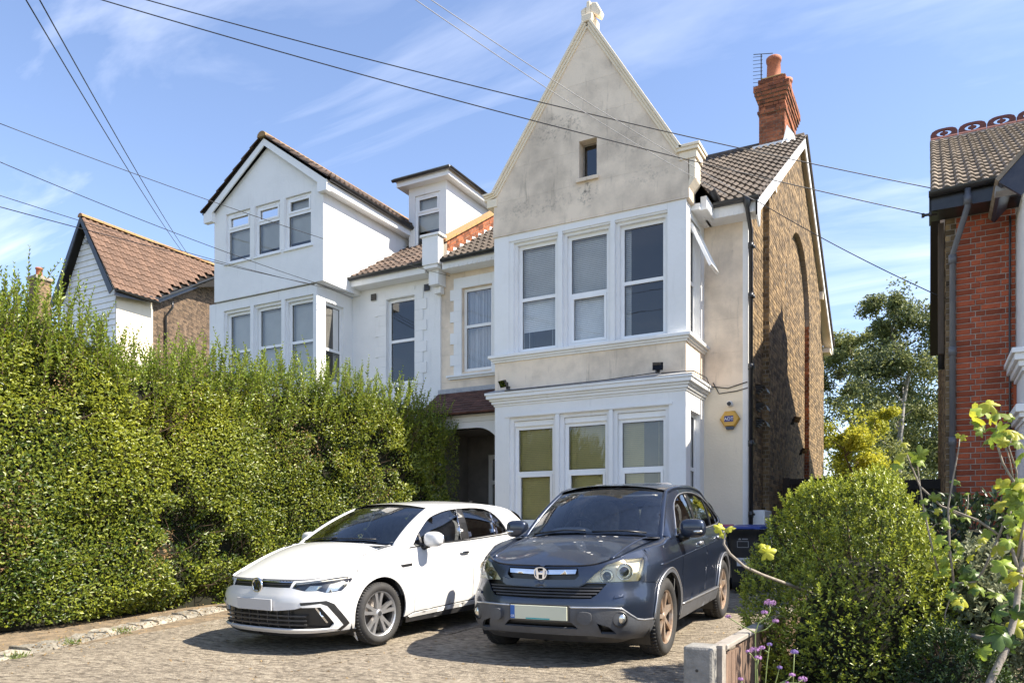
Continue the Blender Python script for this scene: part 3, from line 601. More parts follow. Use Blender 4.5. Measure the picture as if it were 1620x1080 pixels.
# chimney on the ridge
ch = MB(); cx0, cx1, cy0, cy1 = -3.46, -2.90, 18.45, 20.05
ch.box(cx0, cx1, cy0, cy1, 8.6, 11.66)
cho = ch.build('chimney', 'mortar', H1)
cb = [(9.6, 10.86, 0), (10.86, 10.94, .035), (10.94, 11.10, .01), (11.10, 11.18, .03), (11.18, 11.26, .06), (11.26, 11.34, .09), (11.34, 11.49, .11), (11.49, 11.66, .02)]
for z0, z1, p in cb:
    if p: MB().box(cx0 - p + .01, cx1 + p - .01, cy0 - p + .01, cy1 + p - .01, z0, z1).build('corbel', 'mortar', cho)
    brick_stuff(cho, 'brickwork', 'brick_orange', fm(cy0 - p), cx0 - p, cx1 + p, z0 + .004, z1)
    brick_stuff(cho, 'brickwork', 'brick_orange', side_map(cx1 + p), cy0 - p, cy1 + p, z0 + .004, z1)
pt = MB().lathe([(.19, 0), (.165, .10), (.15, .56), (.17, .57), (.175, .65), (.155, .67), (.12, .67), (.11, .2)], (-3.20, 18.85, 11.66), n=18); pt.build('chimney_pot', 'terracotta', cho, True)
MB().lathe([(.15, 0), (.13, .06), (.125, .36), (.145, .37), (.145, .44), (.10, .44), (.09, .1)], (-3.02, 19.5, 11.66), n=16).build('chimney_pot', 'terracotta', cho, True)
pm('lichen', (.25, .19, .05), .95, (.16, .13, .06), .8, 9, .6, 40)
MB().box(cx0 + .02, cx1 - .02, cy0 + .02, cy1 - .02, 11.662, 11.72).build('flaunching', 'lichen', cho, bevel=.03)
fl = MB(); fl.box(cx0 - .12, cx1 + .12, cy0 - .16, cy0 - .01, 9.98, 10.09); fl.add([(cx1, 18.0, 9.86), (cx1 + .28, 18.2, 9.98), (cx1 + .2, 18.5, 10.28), (cx1 + .05, 18.46, 10.5), (cx1 - .02, 18.42, 10.16)], [(0, 1, 2, 3, 4)]); fl.build('flashing', 'white_gloss', cho)
an = MB(); ax_ = -3.42; an.tube([(ax_, 18.5, 11.2), (ax_, 18.5, 12.3)], .014, 6); an.tube([(ax_ - .16, 18.42, 12.29), (ax_ + .24, 18.6, 12.3)], .009, 5)
for k in range(9): z = 11.55 + k * .085; an.tube([(ax_ - .17, 18.42, z), (ax_ + .03, 18.5, z + .01)], .006, 5)
an.build('aerial', 'black_plastic', H1)
# ---- flank wall in stock brick with a projecting breast and a tall blind arch
WB = MB(); X0, X1 = WXR, WXR + .11
def roofz(y): return EZ + (min(y, 2 * RY - y) - 13.18) * rise - .12
arch_c, arch_r, arch_s = 18.67, 1.67, 6.30
def in_arch(y, z): return abs(y - arch_c) < arch_r and (z < arch_s or (y - arch_c) ** 2 + (z - arch_s) ** 2 < arch_r ** 2)
WB.add([(X0, WY, 0), (X0, 24.3, 0), (X0, 24.3, roofz(24.3)), (X0, RY, roofz(RY)), (X0, WY, roofz(WY))], [(0, 1, 2, 3, 4)])
pA = [(arch_c + arch_r * math.cos(a), arch_s + arch_r * math.sin(a)) for a in [math.pi * i / 28 for i in range(29)]]
yb0, yb1 = 14.87, 22.6
pl = [(yb0, 0), (arch_c - arch_r, 0)] + pA[::-1] + [(arch_c + arch_r, 0), (yb1, 0), (yb1, roofz(yb1)), (RY, roofz(RY)), (yb0, roofz(yb0))]
WB.add([(X1, y, z) for y, z in pl], [tuple(range(len(pl)))])
WB.quad((X0, yb0, 0), (X1, yb0, 0), (X1, yb0, roofz(yb0)), (X0, yb0, roofz(yb0)))
pth = [(arch_c - arch_r, 0)] + pA[::-1] + [(arch_c + arch_r, 0)]
for (a, z), (c, y) in zip(pth[:-1], pth[1:]): WB.quad((X1, a, z), (X1, c, y), (X0, c, y), (X0, a, z))
WB.quad((X0, 24.3, 0), (-6.5, 24.3, 0), (-6.5, 24.3, 6.6), (X0, 24.3, 6.6))
WB.build('flank_wall', 'mortar', H1); fw_ = H1.children[-1] if False else bpy.data.objects['flank_wall']
ring = lambda y, z: z > arch_s and arch_r <= math.hypot(y - arch_c, z - arch_s) < arch_r + .23
brick_stuff(fw_, 'brickwork', 'brick_yellow', side_map(X0), WY + .1, yb0, .25, 9.9, lambda y, z: z < roofz(y) - .05)
brick_stuff(fw_, 'brickwork', 'brick_yellow', side_map(X1), yb0, yb1, .25, 9.9, lambda y, z: z < roofz(y) - .05 and not in_arch(y, z) and not ring(y, z))
brick_stuff(fw_, 'brickwork', 'brick_yellow', side_map(X0), arch_c - arch_r, arch_c + arch_r, .25, 8.1, in_arch)
brick_stuff(fw_, 'brickwork', 'brick_yellow', side_map(X0), yb1, 24.3, .25, 9.9, lambda y, z: z < roofz(y) - .05)
brick_stuff(fw_, 'brickwork', 'brick_yellow', lambda a, z, d: (a, yb0 + d, z), X0, X1 + .006, .25, roofz(yb0) - .05)
brick_stuff(fw_, 'brickwork', 'brick_orange', lambda a, z, d: (a, arch_c + arch_r + d, z), X0, X1, .25, arch_s)
ar = MB(); cols = []      # arch ring of rubbed bricks on edge
for k in range(64):
    a0_, a1_ = math.pi * k / 64 + .004, math.pi * (k + 1) / 64 - .004
    for r0, r1 in ((arch_r, arch_r + .11), (arch_r + .118, arch_r + .228)):
        P = [(arch_c + r * math.cos(a), arch_s + r * math.sin(a)) for r, a in ((r0, a0_), (r1, a0_), (r1, a1_), (r0, a1_))]
        c = [(x, y, z) for x in (X0 + .0, X1 + .01) for y, z in P]; ar.add(c, [(4, 5, 6, 7), (0, 4, 7, 3), (0, 1, 5, 4), (1, 2, 6, 5), (2, 3, 7, 6)]); cols += [random.random()] * 5
aro = ar.build('arch_ring', 'brick_yellow', fw_, kind='stuff'); at = aro.data.attributes.new('bcol', 'FLOAT', 'FACE'); at.data.foreach_set('value', cols)
# back of the house and inside, so no light leaks
bk = MB(); bk.quad((PX, 24.3, 0), (-6.5, 24.3, 0), (-6.5, 24.3, 6.6), (PX, 24.3, 6.6)); bk.quad((PX, 14.7, 6.55), (WXR, 14.7, 6.55), (WXR, 24.3, 6.55), (PX, 24.3, 6.55)); bk.quad((-6.98, 14.4, 0), (WXR, 14.4, 0), (WXR, 14.4, 6.6), (-6.98, 14.4, 6.6)); bk.build('inner_wall', 'room_dark', H1)
# party parapet with kneeler between the two roofs
pp = MB(); A = Vector((0, 13.2, EZ - .02)); Bv = Vector((0, 16.6, EZ + (16.6 - 13.2) * rise - .02))
pp.prism([(-9.05, A.y, A.z), (-9.05, A.y, A.z + .42), (-9.05, Bv.y, Bv.z + .42), (-9.05, Bv.y, Bv.z)], (.27, 0, 0)); ppo = pp.build('party_parapet', 'mortar', H1)
def pmap(a, z, d): return (-8.78 - d, 13.2 + a * uy.y, EZ + .02 + a * uy.z + z)
brick_stuff(ppo, 'brickwork', 'brick_orange', pmap, .25, 4.0, .06, .36)
cpp = MB()
for k in range(16):
    a = .1 + k * .245; p0 = pmap(a, .375, 0); p1 = pmap(a + .235, .375, 0); cpp.add([(x, y, z + dz) for dz in (0, .055) for x, (_, y, z) in ((-9.10, p0), (-8.73, p0), (-8.73, p1), (-9.10, p1))], [(3, 2, 1, 0), (4, 5, 6, 7), (0, 1, 5, 4), (1, 2, 6, 5), (2, 3, 7, 6), (3, 0, 4, 7)])
cpp.build('parapet_coping', 'ridge_tile', ppo)
flp = MB()
for k in range(12):
    a = .2 + k * .3; p = [pmap(a, .01, -.012), pmap(a + .3, .01, -.012), pmap(a + .3, .05, -.012), pmap(a + .02, .16, -.012)]; flp.add(p, [(0, 1, 2, 3)])
    q = [pmap(a, .0, -.012), pmap(a + .3, .0, -.012)]; flp.quad(q[0], q[1], (q[1][0] + .14, q[1][1], q[1][2] + .03), (q[0][0] + .14, q[0][1], q[0][2] + .03))
flp.build('stepped_flashing', 'white_gloss', ppo)
kk_ = MB(); kk_.box(-9.16, -8.76, 13.05, 13.24, EZ - .05, EZ + .52); kk_.box(-9.2, -8.72, 13.02, 13.30, EZ + .52, EZ + .57); kk_.box(-9.14, -8.80, 13.08, WY - .01, EZ - .12, EZ - .05); kk_.box(-9.10, -8.86, 13.2, WY - .01, EZ - .42, EZ - .12)
kk_.box(-9.06, -8.9, 13.34, WY - .01, EZ - .56, EZ - .42); kk_.build('kneeler', 'white_paint', ppo, bevel=.008)
# ================================================================ left half of the pair: white house
H2 = thing('semi_detached_house', 'white painted house with a gabled box storey above its bay, rising behind the hedge', 'house', (-12.5, 13.5, .25))
LB0, LB1 = -14.62, -11.36
UW2 = [(-14.10, -13.36), (-13.16, -12.42), (-12.22, -11.50)]
b = MB(); wall(b, fm(BY), LB0, LB1, 0, 6.44, [(x0 - .05, x1 + .05, 4.40, 6.24) for x0, x1 in UW2] + [(x0 - .05, x1 + .05, 1.3, 3.2) for x0, x1 in UW2], .05)
wall(b, fm(BY + .05), LB0 + .02, LB1 - .02, 1.2, 6.4, [(x0, x1, 4.42, 6.18) for x0, x1 in UW2] + [(x0, x1, 1.34, 3.16) for x0, x1 in UW2], .12)
sm2 = side_map(LB1); wall(b, sm2, BY, WY, 0, 6.44, [(12.62, 13.20, 4.42, 6.15)], .12); b.quad((LB0, BY, 0), (LB0, WY, 0), (LB0, WY, 6.44), (LB0, BY, 6.44))
b.build('bay_wall', 'white_wall', H2)
for x0, x1 in UW2: window(H2, fm(BY), x0, x1, 4.42, 6.18, (5.3,), .11, 'blind_pale', vent=True)
for x0, x1 in UW2: window(H2, fm(BY), x0, x1, 1.34, 3.16, (2.2,), .11, 'blind_pale')
window(H2, sm2, 12.62, 13.20, 4.42, 6.15, (5.15,), .06, 'blind_grey', vent=True)
BX0, BX1, BBY = -14.40, -11.13, 12.29                                  # the box storey oversails the bay a little
TW = [(-14.02, -13.26), (-13.10, -12.36), (-12.20, -11.46)]; tz = [(7.24, 8.40), (7.28, 8.50), (7.28, 8.58)]
b = MB(); wall(b, fm(BBY), BX0, BX1, 6.46, 8.40, [(x0, x1, 7.27, 8.399) for x0, x1 in TW], .10)
b.add([(BX0, BBY, 8.40), (BX1, BBY, 8.40), (BX1, BBY, 8.50), (-12.72, BBY, 9.62), (BX0, BBY, 8.50)], [(0, 1, 2, 3, 4)])
b.quad((BX1, BBY, 6.46), (BX1, 15.6, 6.46), (BX1, 15.6, 8.50), (BX1, BBY, 8.50)); b.quad((BX0, BBY, 6.46), (BX0, 15.6, 6.46), (BX0, 15.6, 8.50), (BX0, BBY, 8.50)); b.quad((BX0, BBY, 6.458), (BX1, BBY, 6.458), (BX1, WY, 6.458), (BX0, WY, 6.458))
b.build('box_storey', 'white_wall', H2)
for x0, x1 in TW:
    window(H2, fm(BBY), x0, x1, 7.27, 8.395, (8.02,), .05, 'blind_pale', sash=(1,), vent=True, blind_to=7.45)
    MB().box(x0 - .05, x1 + .05, BBY - .04, BBY + .05, 7.235, 7.268).build('window_sill', 'white_gloss', H2)
for xa, xb in ((-13.22, -13.14), (-12.32, -12.24)): MB().box(xa - .02, xb + .02, BBY - .012, BBY - .001, 7.29, 8.40).build('pier_face', 'white_paint', H2)
# box gable roof, ridge running back
GA, GZ2, EV = -12.72, 9.78, 8.52; XR, XL = -10.90, -14.62; F0 = 12.15
b = MB(); b.add([(XL, F0, EV - .04), (GA, F0, GZ2), (GA, 18.0, GZ2), (XL, 16.4, EV - .04), (XR, F0, EV - .04), (XR, 16.2, EV - .04)], [(0, 1, 2, 3), (1, 4, 5, 2)]); bxr = b.build('box_roof', 'roof_felt', H2)
sl = Vector((GA - XR, 0, GZ2 - EV + .04)); tile_roof(bxr, (XR + .03, F0 - .04, EV - .03), (0, 1, 0), sl.normalized(), 4.2, sl.length - .03, .30, .32, 'tile_brown', cap=120)
sl = Vector((GA - XL, 0, GZ2 - EV + .04)); tile_roof(bxr, (XL - .03, F0 - .04, EV - .03), (0, 1, 0), sl.normalized(), 1.2, sl.length - .03, .30, .32, 'tile_brown', cap=60)
b = MB()
for k in range(14): b.prism([(GA + .13 * math.cos(a), F0 - .05 + k * .4, GZ2 - .01 + .12 * math.sin(a)) for a in [math.pi * i / 6 for i in range(7)]], (0, .39, 0))
b.build('ridge', 'ridge_tile', H2)
bb = MB(); rake(bb, [(XL + .02, EV - .03), (GA, GZ2 - .0), (XR - .02, EV - .03)], -.17, -.02, F0 + .02, F0 + .05)
bb.box(BX0 - .22, BX0 + .05, F0 + .021, BBY - .002, EV - .25, EV - .03); bb.box(BX1 - .06, BX1 + .20, F0 + .021, BBY - .002, EV - .25, EV - .03)
bb.box(BX1 + .002, BX1 + .20, BBY - .001, 15.8, EV - .22, EV - .06); bb.build('bargeboard', 'white_gloss', H2)
g2 = MB(); gutter(g2, (XR + .02, F0 + .05, EV + .0), (XR + .02, 15.5, EV - .03)); g2.build('gutter', 'gutter_black', H2)
g3 = MB(); gutter(g3, (XL - .02, F0 + .05, EV + .0), (XL - .02, 14.5, EV - .03)); g3.build('gutter', 'gutter_black', H2)
d2 = MB(); d2.tube([(XR + .02, 15.35, EV - .04), (XR + .02, 15.35, EV - .25), (BX1 + .06, 15.3, EV - .45), (BX1 + .06, 14.95, 7.72)], .034, 8); d2.build('downpipe', 'gutter_black', H2, True)
# recessed wall, window, eaves and strip of roof by the party wall
b = MB(); wall(b, fm(WY), LB1, -8.98, 3.0, EZ, [(-10.40, -9.66, 4.40, 6.26)], .14); b.build('front_wall', 'white_wall', H2)
b = MB(); wall(b, fm(WY), LB1, -9.0, 0, 3.0, [], .1); b.build('front_wall', 'white_wall', H2)
b = MB()
for k in range(9):
    z0 = 4.36 + k * .225; e = .09 if k % 2 else 0; b.box(-10.62 - e, -10.41, WY - .022, WY - .002, z0, z0 + .222); b.box(-9.65, -9.44 + e, WY - .022, WY - .002, z0, z0 + .222)
b.box(-10.409, -9.651, WY - .022, WY - .002, 6.27, 6.46); b.box(-9.2, -8.985, WY - .03, WY - .002, 3.0, 6.2); b.build('window_surround', 'white_paint', H2)
window(H2, fm(WY), -10.40, -9.66, 4.40, 6.26, (5.35,), .07, None, room=1.6, vent=True)
b = MB(); b.add([(XR - .5, 13.18, EZ), (-9.06, 13.18, EZ), (-9.06, RY, RZ), (-15.5, RY, RZ), (-15.5, 13.18, EZ), (-15.5, 24.4, EZ), (-9.06, 24.4, EZ)], [(0, 1, 2, 3, 4), (2, 6, 5, 3)]); r2o = b.build('roof', 'roof_felt', H2)
tile_roof(r2o, (-11.25, 13.14, EZ + .005), (1, 0, 0), uy, 2.2, 2.9, .30, .345, 'tile_brown')
b = MB(); b.box(-11.30, -9.16, 13.16, 13.20, EZ - .16, EZ - .02); b.box(-11.30, -9.16, 13.2, WY - .01, EZ - .16, EZ - .12); b.prism([(-11.30, 13.05, EZ - .16), (-11.30, 13.05, EZ + .02), (-11.30, 13.5, EZ + .28), (-11.30, 13.5, EZ - .16)], (.03, 0, 0)); b.build('fascia', 'white_paint', H2)
b = MB(); gutter(b, (-11.34, 13.10, EZ + .02), (-9.16, 13.10, EZ + .03)); b.build('gutter', 'gutter_black', H2)
b = MB(); b.box(-15.5, -9.1, 14.6, 24.2, 0, 6.5); b.build('inner_wall', 'room_dark', H2)
for xx in (-10.75, -9.33):
    o = MB(); o.box(xx - .07, xx + .07, WY - .035, WY - .024, 6.30, 6.44)
    for k in range(3): o.box(xx - .06, xx + .06, WY - .045, WY - .036, 6.315 + k * .042, 6.34 + k * .042)
    o.build('air_brick', 'black_plastic', H2)
# flat-roofed dormer
DX0, DX1, DY, DZ0, DZ1 = -10.98, -9.90, 15.1, 7.85, 9.42
b = MB(); wall(b, fm(DY), DX0, DX1, DZ0, DZ1, [(-10.80, -10.08, 7.98, 9.22)], .08); b.quad((DX1, DY, 7.9), (DX1, 17.6, 9.45), (DX1, 17.6, 9.42), (DX1, DY, DZ1)); b.quad((DX0, DY, 7.9), (DX0, 17.6, 9.45), (DX0, 17.6, 9.42), (DX0, DY, DZ1)); b.build('dormer_wall', 'white_wall', H2)
window(H2, fm(DY), -10.80, -10.08, 7.98, 9.22, (8.78,), .04, 'blind_pale', sash=(1,), vent=True, blind_to=8.4)
b = MB(); b.box(DX0 - .2, DX1 + .2, DY - .22, 17.6, DZ1, DZ1 + .15); b.build('dormer_fascia', 'white_gloss', H2)
b = MB(); b.box(DX0 - .26, DX1 + .24, DY - .28, 17.7, DZ1 + .152, DZ1 + .20); b.build('dormer_roof', 'lead', H2)
for p, q in (((DX0 - .28, DY - .28), (DX1 + .28, DY - .28)), ((DX1 + .26, DY - .30), (DX1 + .26, 17.5))):
    b = MB(); gutter(b, (p[0], p[1], DZ1 + .16), (q[0], q[1], DZ1 + .16), .05); b.build('gutter', 'gutter_black', H2)
b = MB(); b.box(DX0 - .05, DX1 + .08, DY - .10, DY - .004, 7.80, 7.90); b.build('dormer_apron', 'lead', H2)

# ================================================================ house far left beyond the hedge
pm('weatherboard', (.80, .80, .80), .5, (.66, .66, .66), .6, 4)
RA = atY(128, 343, 17.0); apx, apz = RA.x, RA.z                         # apex of its gable
EL = atY(180, 456, 17.0)                                              # right eave corner in the same plane
H3 = thing('detached_house', 'house with steep brown tiled roof, black bargeboards and white weatherboarded gable behind the hedge', 'house', (apx, 17.5, .3))
hw = EL.x - apx; ez3 = EL.z; DEP = 8.5; y0 = 17.0
pn = Vector((apz - ez3, 0, hw)).normalized(); A3 = Vector((apx, y0, apz))
def on_roof(x, y): d = ray(x, y); return CO + d * ((A3 - CO).dot(pn) / d.dot(pn))
C3, D3 = on_roof(247, 470), on_roof(344, 434)                          # foot of the roof, then its slanting end above the stock brick wall
E3 = Vector((apx, D3.y + 3, apz)); D3b = D3 + (D3 - C3) * .35
b = MB(); b.add([(apx, y0, apz), (apx + hw, y0, ez3), tuple(C3), tuple(D3b), tuple(E3)], [(0, 1, 2, 3, 4)]); b.add([(apx, y0, apz), tuple(E3), (apx - hw, E3.y, ez3), (apx - hw, y0, ez3)], [(0, 1, 2, 3)]); r3 = b.build('roof', 'roof_felt', H3)
s3 = Vector((-hw, 0, apz - ez3)); cd = (D3 - C3); cd2 = Vector((cd.x, cd.y)).normalized()
def keep3(p, a, b_): return p.y < C3.y or (p.x - C3.x) * cd2.y - (p.y - C3.y) * cd2.x < -.02
tile_roof(r3, (apx + hw + .05, y0 - .02, ez3 - .03), (0, 1, 0), s3.normalized(), 11, s3.length, .25, .30, 'tile_far', rolls=1, amp=.04, keep=keep3)
b = MB()
for k in range(26): b.prism([(apx + .14 * math.cos(a), y0 - .04 + k * .42, apz + .0 + .13 * math.sin(a)) for a in [math.pi * i / 6 for i in range(7)]], (0, .41, 0))
b.build('ridge', 'ridge_tile', H3)
b = MB(); rake(b, [(apx - hw, ez3 - .02), (apx, apz + .06), (apx + hw, ez3 - .02)], -.26, -.02, y0 - .03, y0 + .01); b.build('bargeboard', 'gutter_black', H3)
wy3 = y0 + .30
b = MB(); b.add([(apx - hw + .35, wy3 + .02, 0), (apx + hw - .30, wy3 + .02, 0), (apx + hw - .30, wy3 + .02, ez3 + .2), (apx, wy3 + .02, apz - .2), (apx - hw + .35, wy3 + .02, ez3 + .2)], [(0, 1, 2, 3, 4)]); b.build('gable_wall', 'weatherboard', H3)
for k in range(60):                                                     # lapped boards
    z = 1.0 + k * .21
    xr = apx + (hw - .32) * min(1, (apz - .25 - z) / (apz - .25 - ez3)) if z > ez3 else apx + hw - .30
    if z > apz - .5: break
    xl = 2 * apx - xr; b = MB(); b.add([(xl, wy3 - .035, z), (xr, wy3 - .035, z), (xr - .03, wy3 + .005, z + .205), (xl + .03, wy3 + .005, z + .205), (xl, wy3 + .01, z), (xr, wy3 + .01, z)], [(0, 1, 2, 3), (0, 4, 5, 1)]); b.build('weatherboard', 'weatherboard', H3)
fw3 = apx + hw - .30
b = MB(); b.quad((fw3, wy3, 0), (fw3, C3.y, 0), (fw3, C3.y, ez3), (fw3, wy3, ez3)); b.build('flank_wall', 'render_cream', H3)
pm('brick_stock_pale', (.17, .115, .07), .9, (.075, .05, .035), .9, 9, .6, 60, rnd=.5, attr='bcol')
nw = Vector((cd2.y, -cd2.x, 0)); nw = nw if nw.x > 0 else -nw; W0 = Vector((C3.x, C3.y, 0)) - nw * .28; t3 = Vector((cd2.x, cd2.y, 0)); WLn = Vector((cd.x, cd.y)).length * 1.35
m3 = lambda a, z, d: tuple(W0 + t3 * a - nw * d + Vector((0, 0, z)))
def top3(a): return C3.z - .22 + (D3.z - C3.z) * a / (WLn / 1.35)
b = MB(); b.add([m3(0, 0, 0), m3(WLn, 0, 0), m3(WLn, top3(WLn), 0), m3(0, top3(0), 0)], [(0, 1, 2, 3)]); f3 = b.build('rear_wall', 'mortar', H3)
b = MB(); b.quad((fw3, C3.y - .02, 0), tuple(W0), (W0.x, W0.y, C3.z - .1), (fw3, C3.y - .02, C3.z - .1)); b.build('corner_wall', 'render_cream', H3)
brick_stuff(f3, 'brickwork', 'brick_stock_pale', m3, .1, WLn, 5.0, 12, lambda a, z: z < top3(a) - .04)
b = MB(); b.add([tuple(C3 + nw * .02 + Vector((0, 0, dz))) for dz in (-.24, -.02)] + [tuple(D3b + nw * .02 + Vector((0, 0, dz))) for dz in (-.02, -.24)], [(0, 1, 2, 3)]); b.add([(apx + hw + .03, y0, ez3 - .26), (apx + hw + .03, y0, ez3 - .03), (apx + hw + .03, C3.y, C3.z - .03), (apx + hw + .03, C3.y, C3.z - .26)], [(0, 1, 2, 3)]); b.add([tuple(C3 - nw * .3 + Vector((0, 0, -.22))), tuple(C3 + nw * .02 + Vector((0, 0, -.22))), tuple(D3b + nw * .02 + Vector((0, 0, -.22))), tuple(D3b - nw * .3 + Vector((0, 0, -.22)))], [(0, 1, 2, 3)]); b.build('fascia', 'gutter_black', H3)
b = MB(); gutter(b, tuple(C3 + nw * .09 + Vector((0, 0, -.03))), tuple(D3b + nw * .09 + Vector((0, 0, -.03))), .065); b.build('gutter', 'gutter_black', H3)
b = MB(); gutter(b, (apx + hw + .10, y0 + .05, ez3 - .03), (apx + hw + .10, C3.y, ez3 - .05), .065); b.build('gutter', 'gutter_black', H3)
dpt = C3 + nw * .09 + t3 * .9; b = MB(); b.tube([dpt + Vector((0, 0, .1)), dpt + Vector((0, 0, -.12)), dpt - nw * .28 + Vector((0, 0, -.45)), dpt - nw * .28 + Vector((0, 0, -4.5))], .045, 8); b.build('downpipe', 'gutter_black', H3, True)
w3 = MB(); x0 = apx + hw - 1.25; frame(w3, fm(wy3 - .03), x0, x0 + .7, 4.2, 5.35, .07, 0, .06); w3o = w3.build('window', 'upvc', H3); MB().quad((x0, wy3 - .02, 4.2), (x0 + .7, wy3 - .02, 4.2), (x0 + .7, wy3 - .02, 5.35), (x0, wy3 - .02, 5.35)).build('pane', 'glass_dark', w3o)
b = MB(); b.lathe([(.02, 0), (.09, .02), (.09, .12), (.02, .13)], (apx + .1, wy3 - .16, apz - .95), n=10); b.build('gable_lamp', 'lead', H3)
# chimney behind the hedge tip
cc = atY(62, 440, 22.0)
C4 = thing('chimney_stack', 'brick chimney with one clay pot poking above the far left end of the hedge', 'chimney', (cc.x, 22, 5))
b = MB(); b.box(cc.x - .33, cc.x + .33, 21.7, 22.4, 2, cc.z - .15); st = b.build('stack', 'mortar', C4)
brick_stuff(st, 'brickwork', 'brick_yellow', fm(21.7), cc.x - .33, cc.x + .33, 6, cc.z - .16); brick_stuff(st, 'brickwork', 'brick_yellow', side_map(cc.x + .33), 21.7, 22.4, 6, cc.z - .16)
b = MB(); b.box(cc.x - .42, cc.x + .42, 21.6, 22.5, cc.z - .15, cc.z + .02); b.build('cap', 'mortar', C4, bevel=.03)
b = MB(); b.lathe([(.17, 0), (.15, .08), (.14, .38), (.17, .39), (.17, .47), (.12, .47), (.1, .2)], (cc.x, 22.0, cc.z + .02), n=16); b.build('chimney_pot', 'terracotta', C4, True)

# ================================================================ red brick house on the right
pm('navy_paint', (.022, .026, .045), .4, (.07, .07, .085), .5, 8, .2, 30)
pm('ridge_red', (.14, .045, .035), .7, (.08, .03, .025), .8, 8, .3, 40, rnd=.2)
pm('pipe_grey', (.10, .105, .12), .4, (.17, .17, .17), .6, 6)
pm('oak_brown', (.13, .095, .065), .7, (.07, .05, .035), .8, 6, .4, 30, stretch=(12, 12, .8))
QY = 11.9; QX = .205; QE = 5.60
H4 = thing('brick_house', 'red brick house with crested ridge, dark eaves and white bay at the right edge', 'house', (1.5, 12, .2))
b = MB(); b.quad((QX, QY, 0), (1.0, QY, 0), (1.0, QY, 5.5), (QX, QY, 5.5)); fw4 = b.build('front_wall', 'mortar_pale', H4)
me_s = {}
def brick_me(ln, d):
    k = (round(ln, 3), d)
    if k not in me_s:
        mb = MB(); e = .006; h = .0645
        vs = [(0, 0, 0), (ln, 0, 0), (ln, 0, h), (0, 0, h), (e, -d, e), (ln - e, -d, e), (ln - e, -d, h - e), (e, -d, h - e)]
        me = bpy.data.meshes.new('brick'); me.from_pydata(vs, [], [(4, 5, 6, 7), (0, 1, 5, 4), (1, 2, 6, 5), (2, 3, 7, 6), (3, 0, 4, 7)]); me.update(); me.materials.append(M['brick_red']); me_s[k] = me
    return me_s[k]
row = 0; z = .3
spots = []
while z < 5.42:
    a = QX + .12 - (.165 if row % 2 else 0); k = row % 2
    while a < .995:
        ln = .225 if k % 2 == 0 else .1125
        x0, x1 = max(a, QX + .12), min(a + ln - .010, .99)
        if x1 - x0 > .03: spots.append((x0, x1 - x0, z))
        a += ln; k += 1
    z += .075; row += 1
for x0, ln, z in spots[-300:]: inst('brick', brick_me(round(ln * 200) / 200, random.choice((.008, .010, .012))), fw4, Matrix.Translation((x0, QY, z)))
rb = MB()
for x0, ln, z in spots[:-300]: rb.box(x0, x0 + ln, QY - .01, QY, z, z + .065)
if rb.v: rb.build('lower_bricks', 'brick_red', fw4, kind='stuff')
b = MB(); wl4 = lambda a, z, d: (QX + d, a, z)
b.quad((QX, QY, 0), (QX, 21, 0), (QX, 21, 5.6), (QX, QY, 5.6)); b.add([(QX, QY, 5.6), (QX, 21.4, 5.6), (QX, 16.7, 8.4)], [(0, 1, 2)]); f4 = b.build('flank_wall', 'mortar', H4)
brick_stuff(f4, 'brickwork', 'brick_yellow', wl4, QY, 21, .3, 5.5)
brick_stuff(f4, 'brickwork', 'brick_yellow', fm(QY), QX, QX + .12, .3, 5.42)
b = MB(); b.box(QX - .09, QX - .02, QY + .25, QY + .33, 3.65, 5.45); b.build('cable_cover', 'oak_brown', H4)
b = MB(); b.tube([(QX - .04, QY + .6, 5.4), (QX - .04, QY + .6, 3.5)], .05, 8); b.build('soil_pipe', 'black_plastic', H4, True)
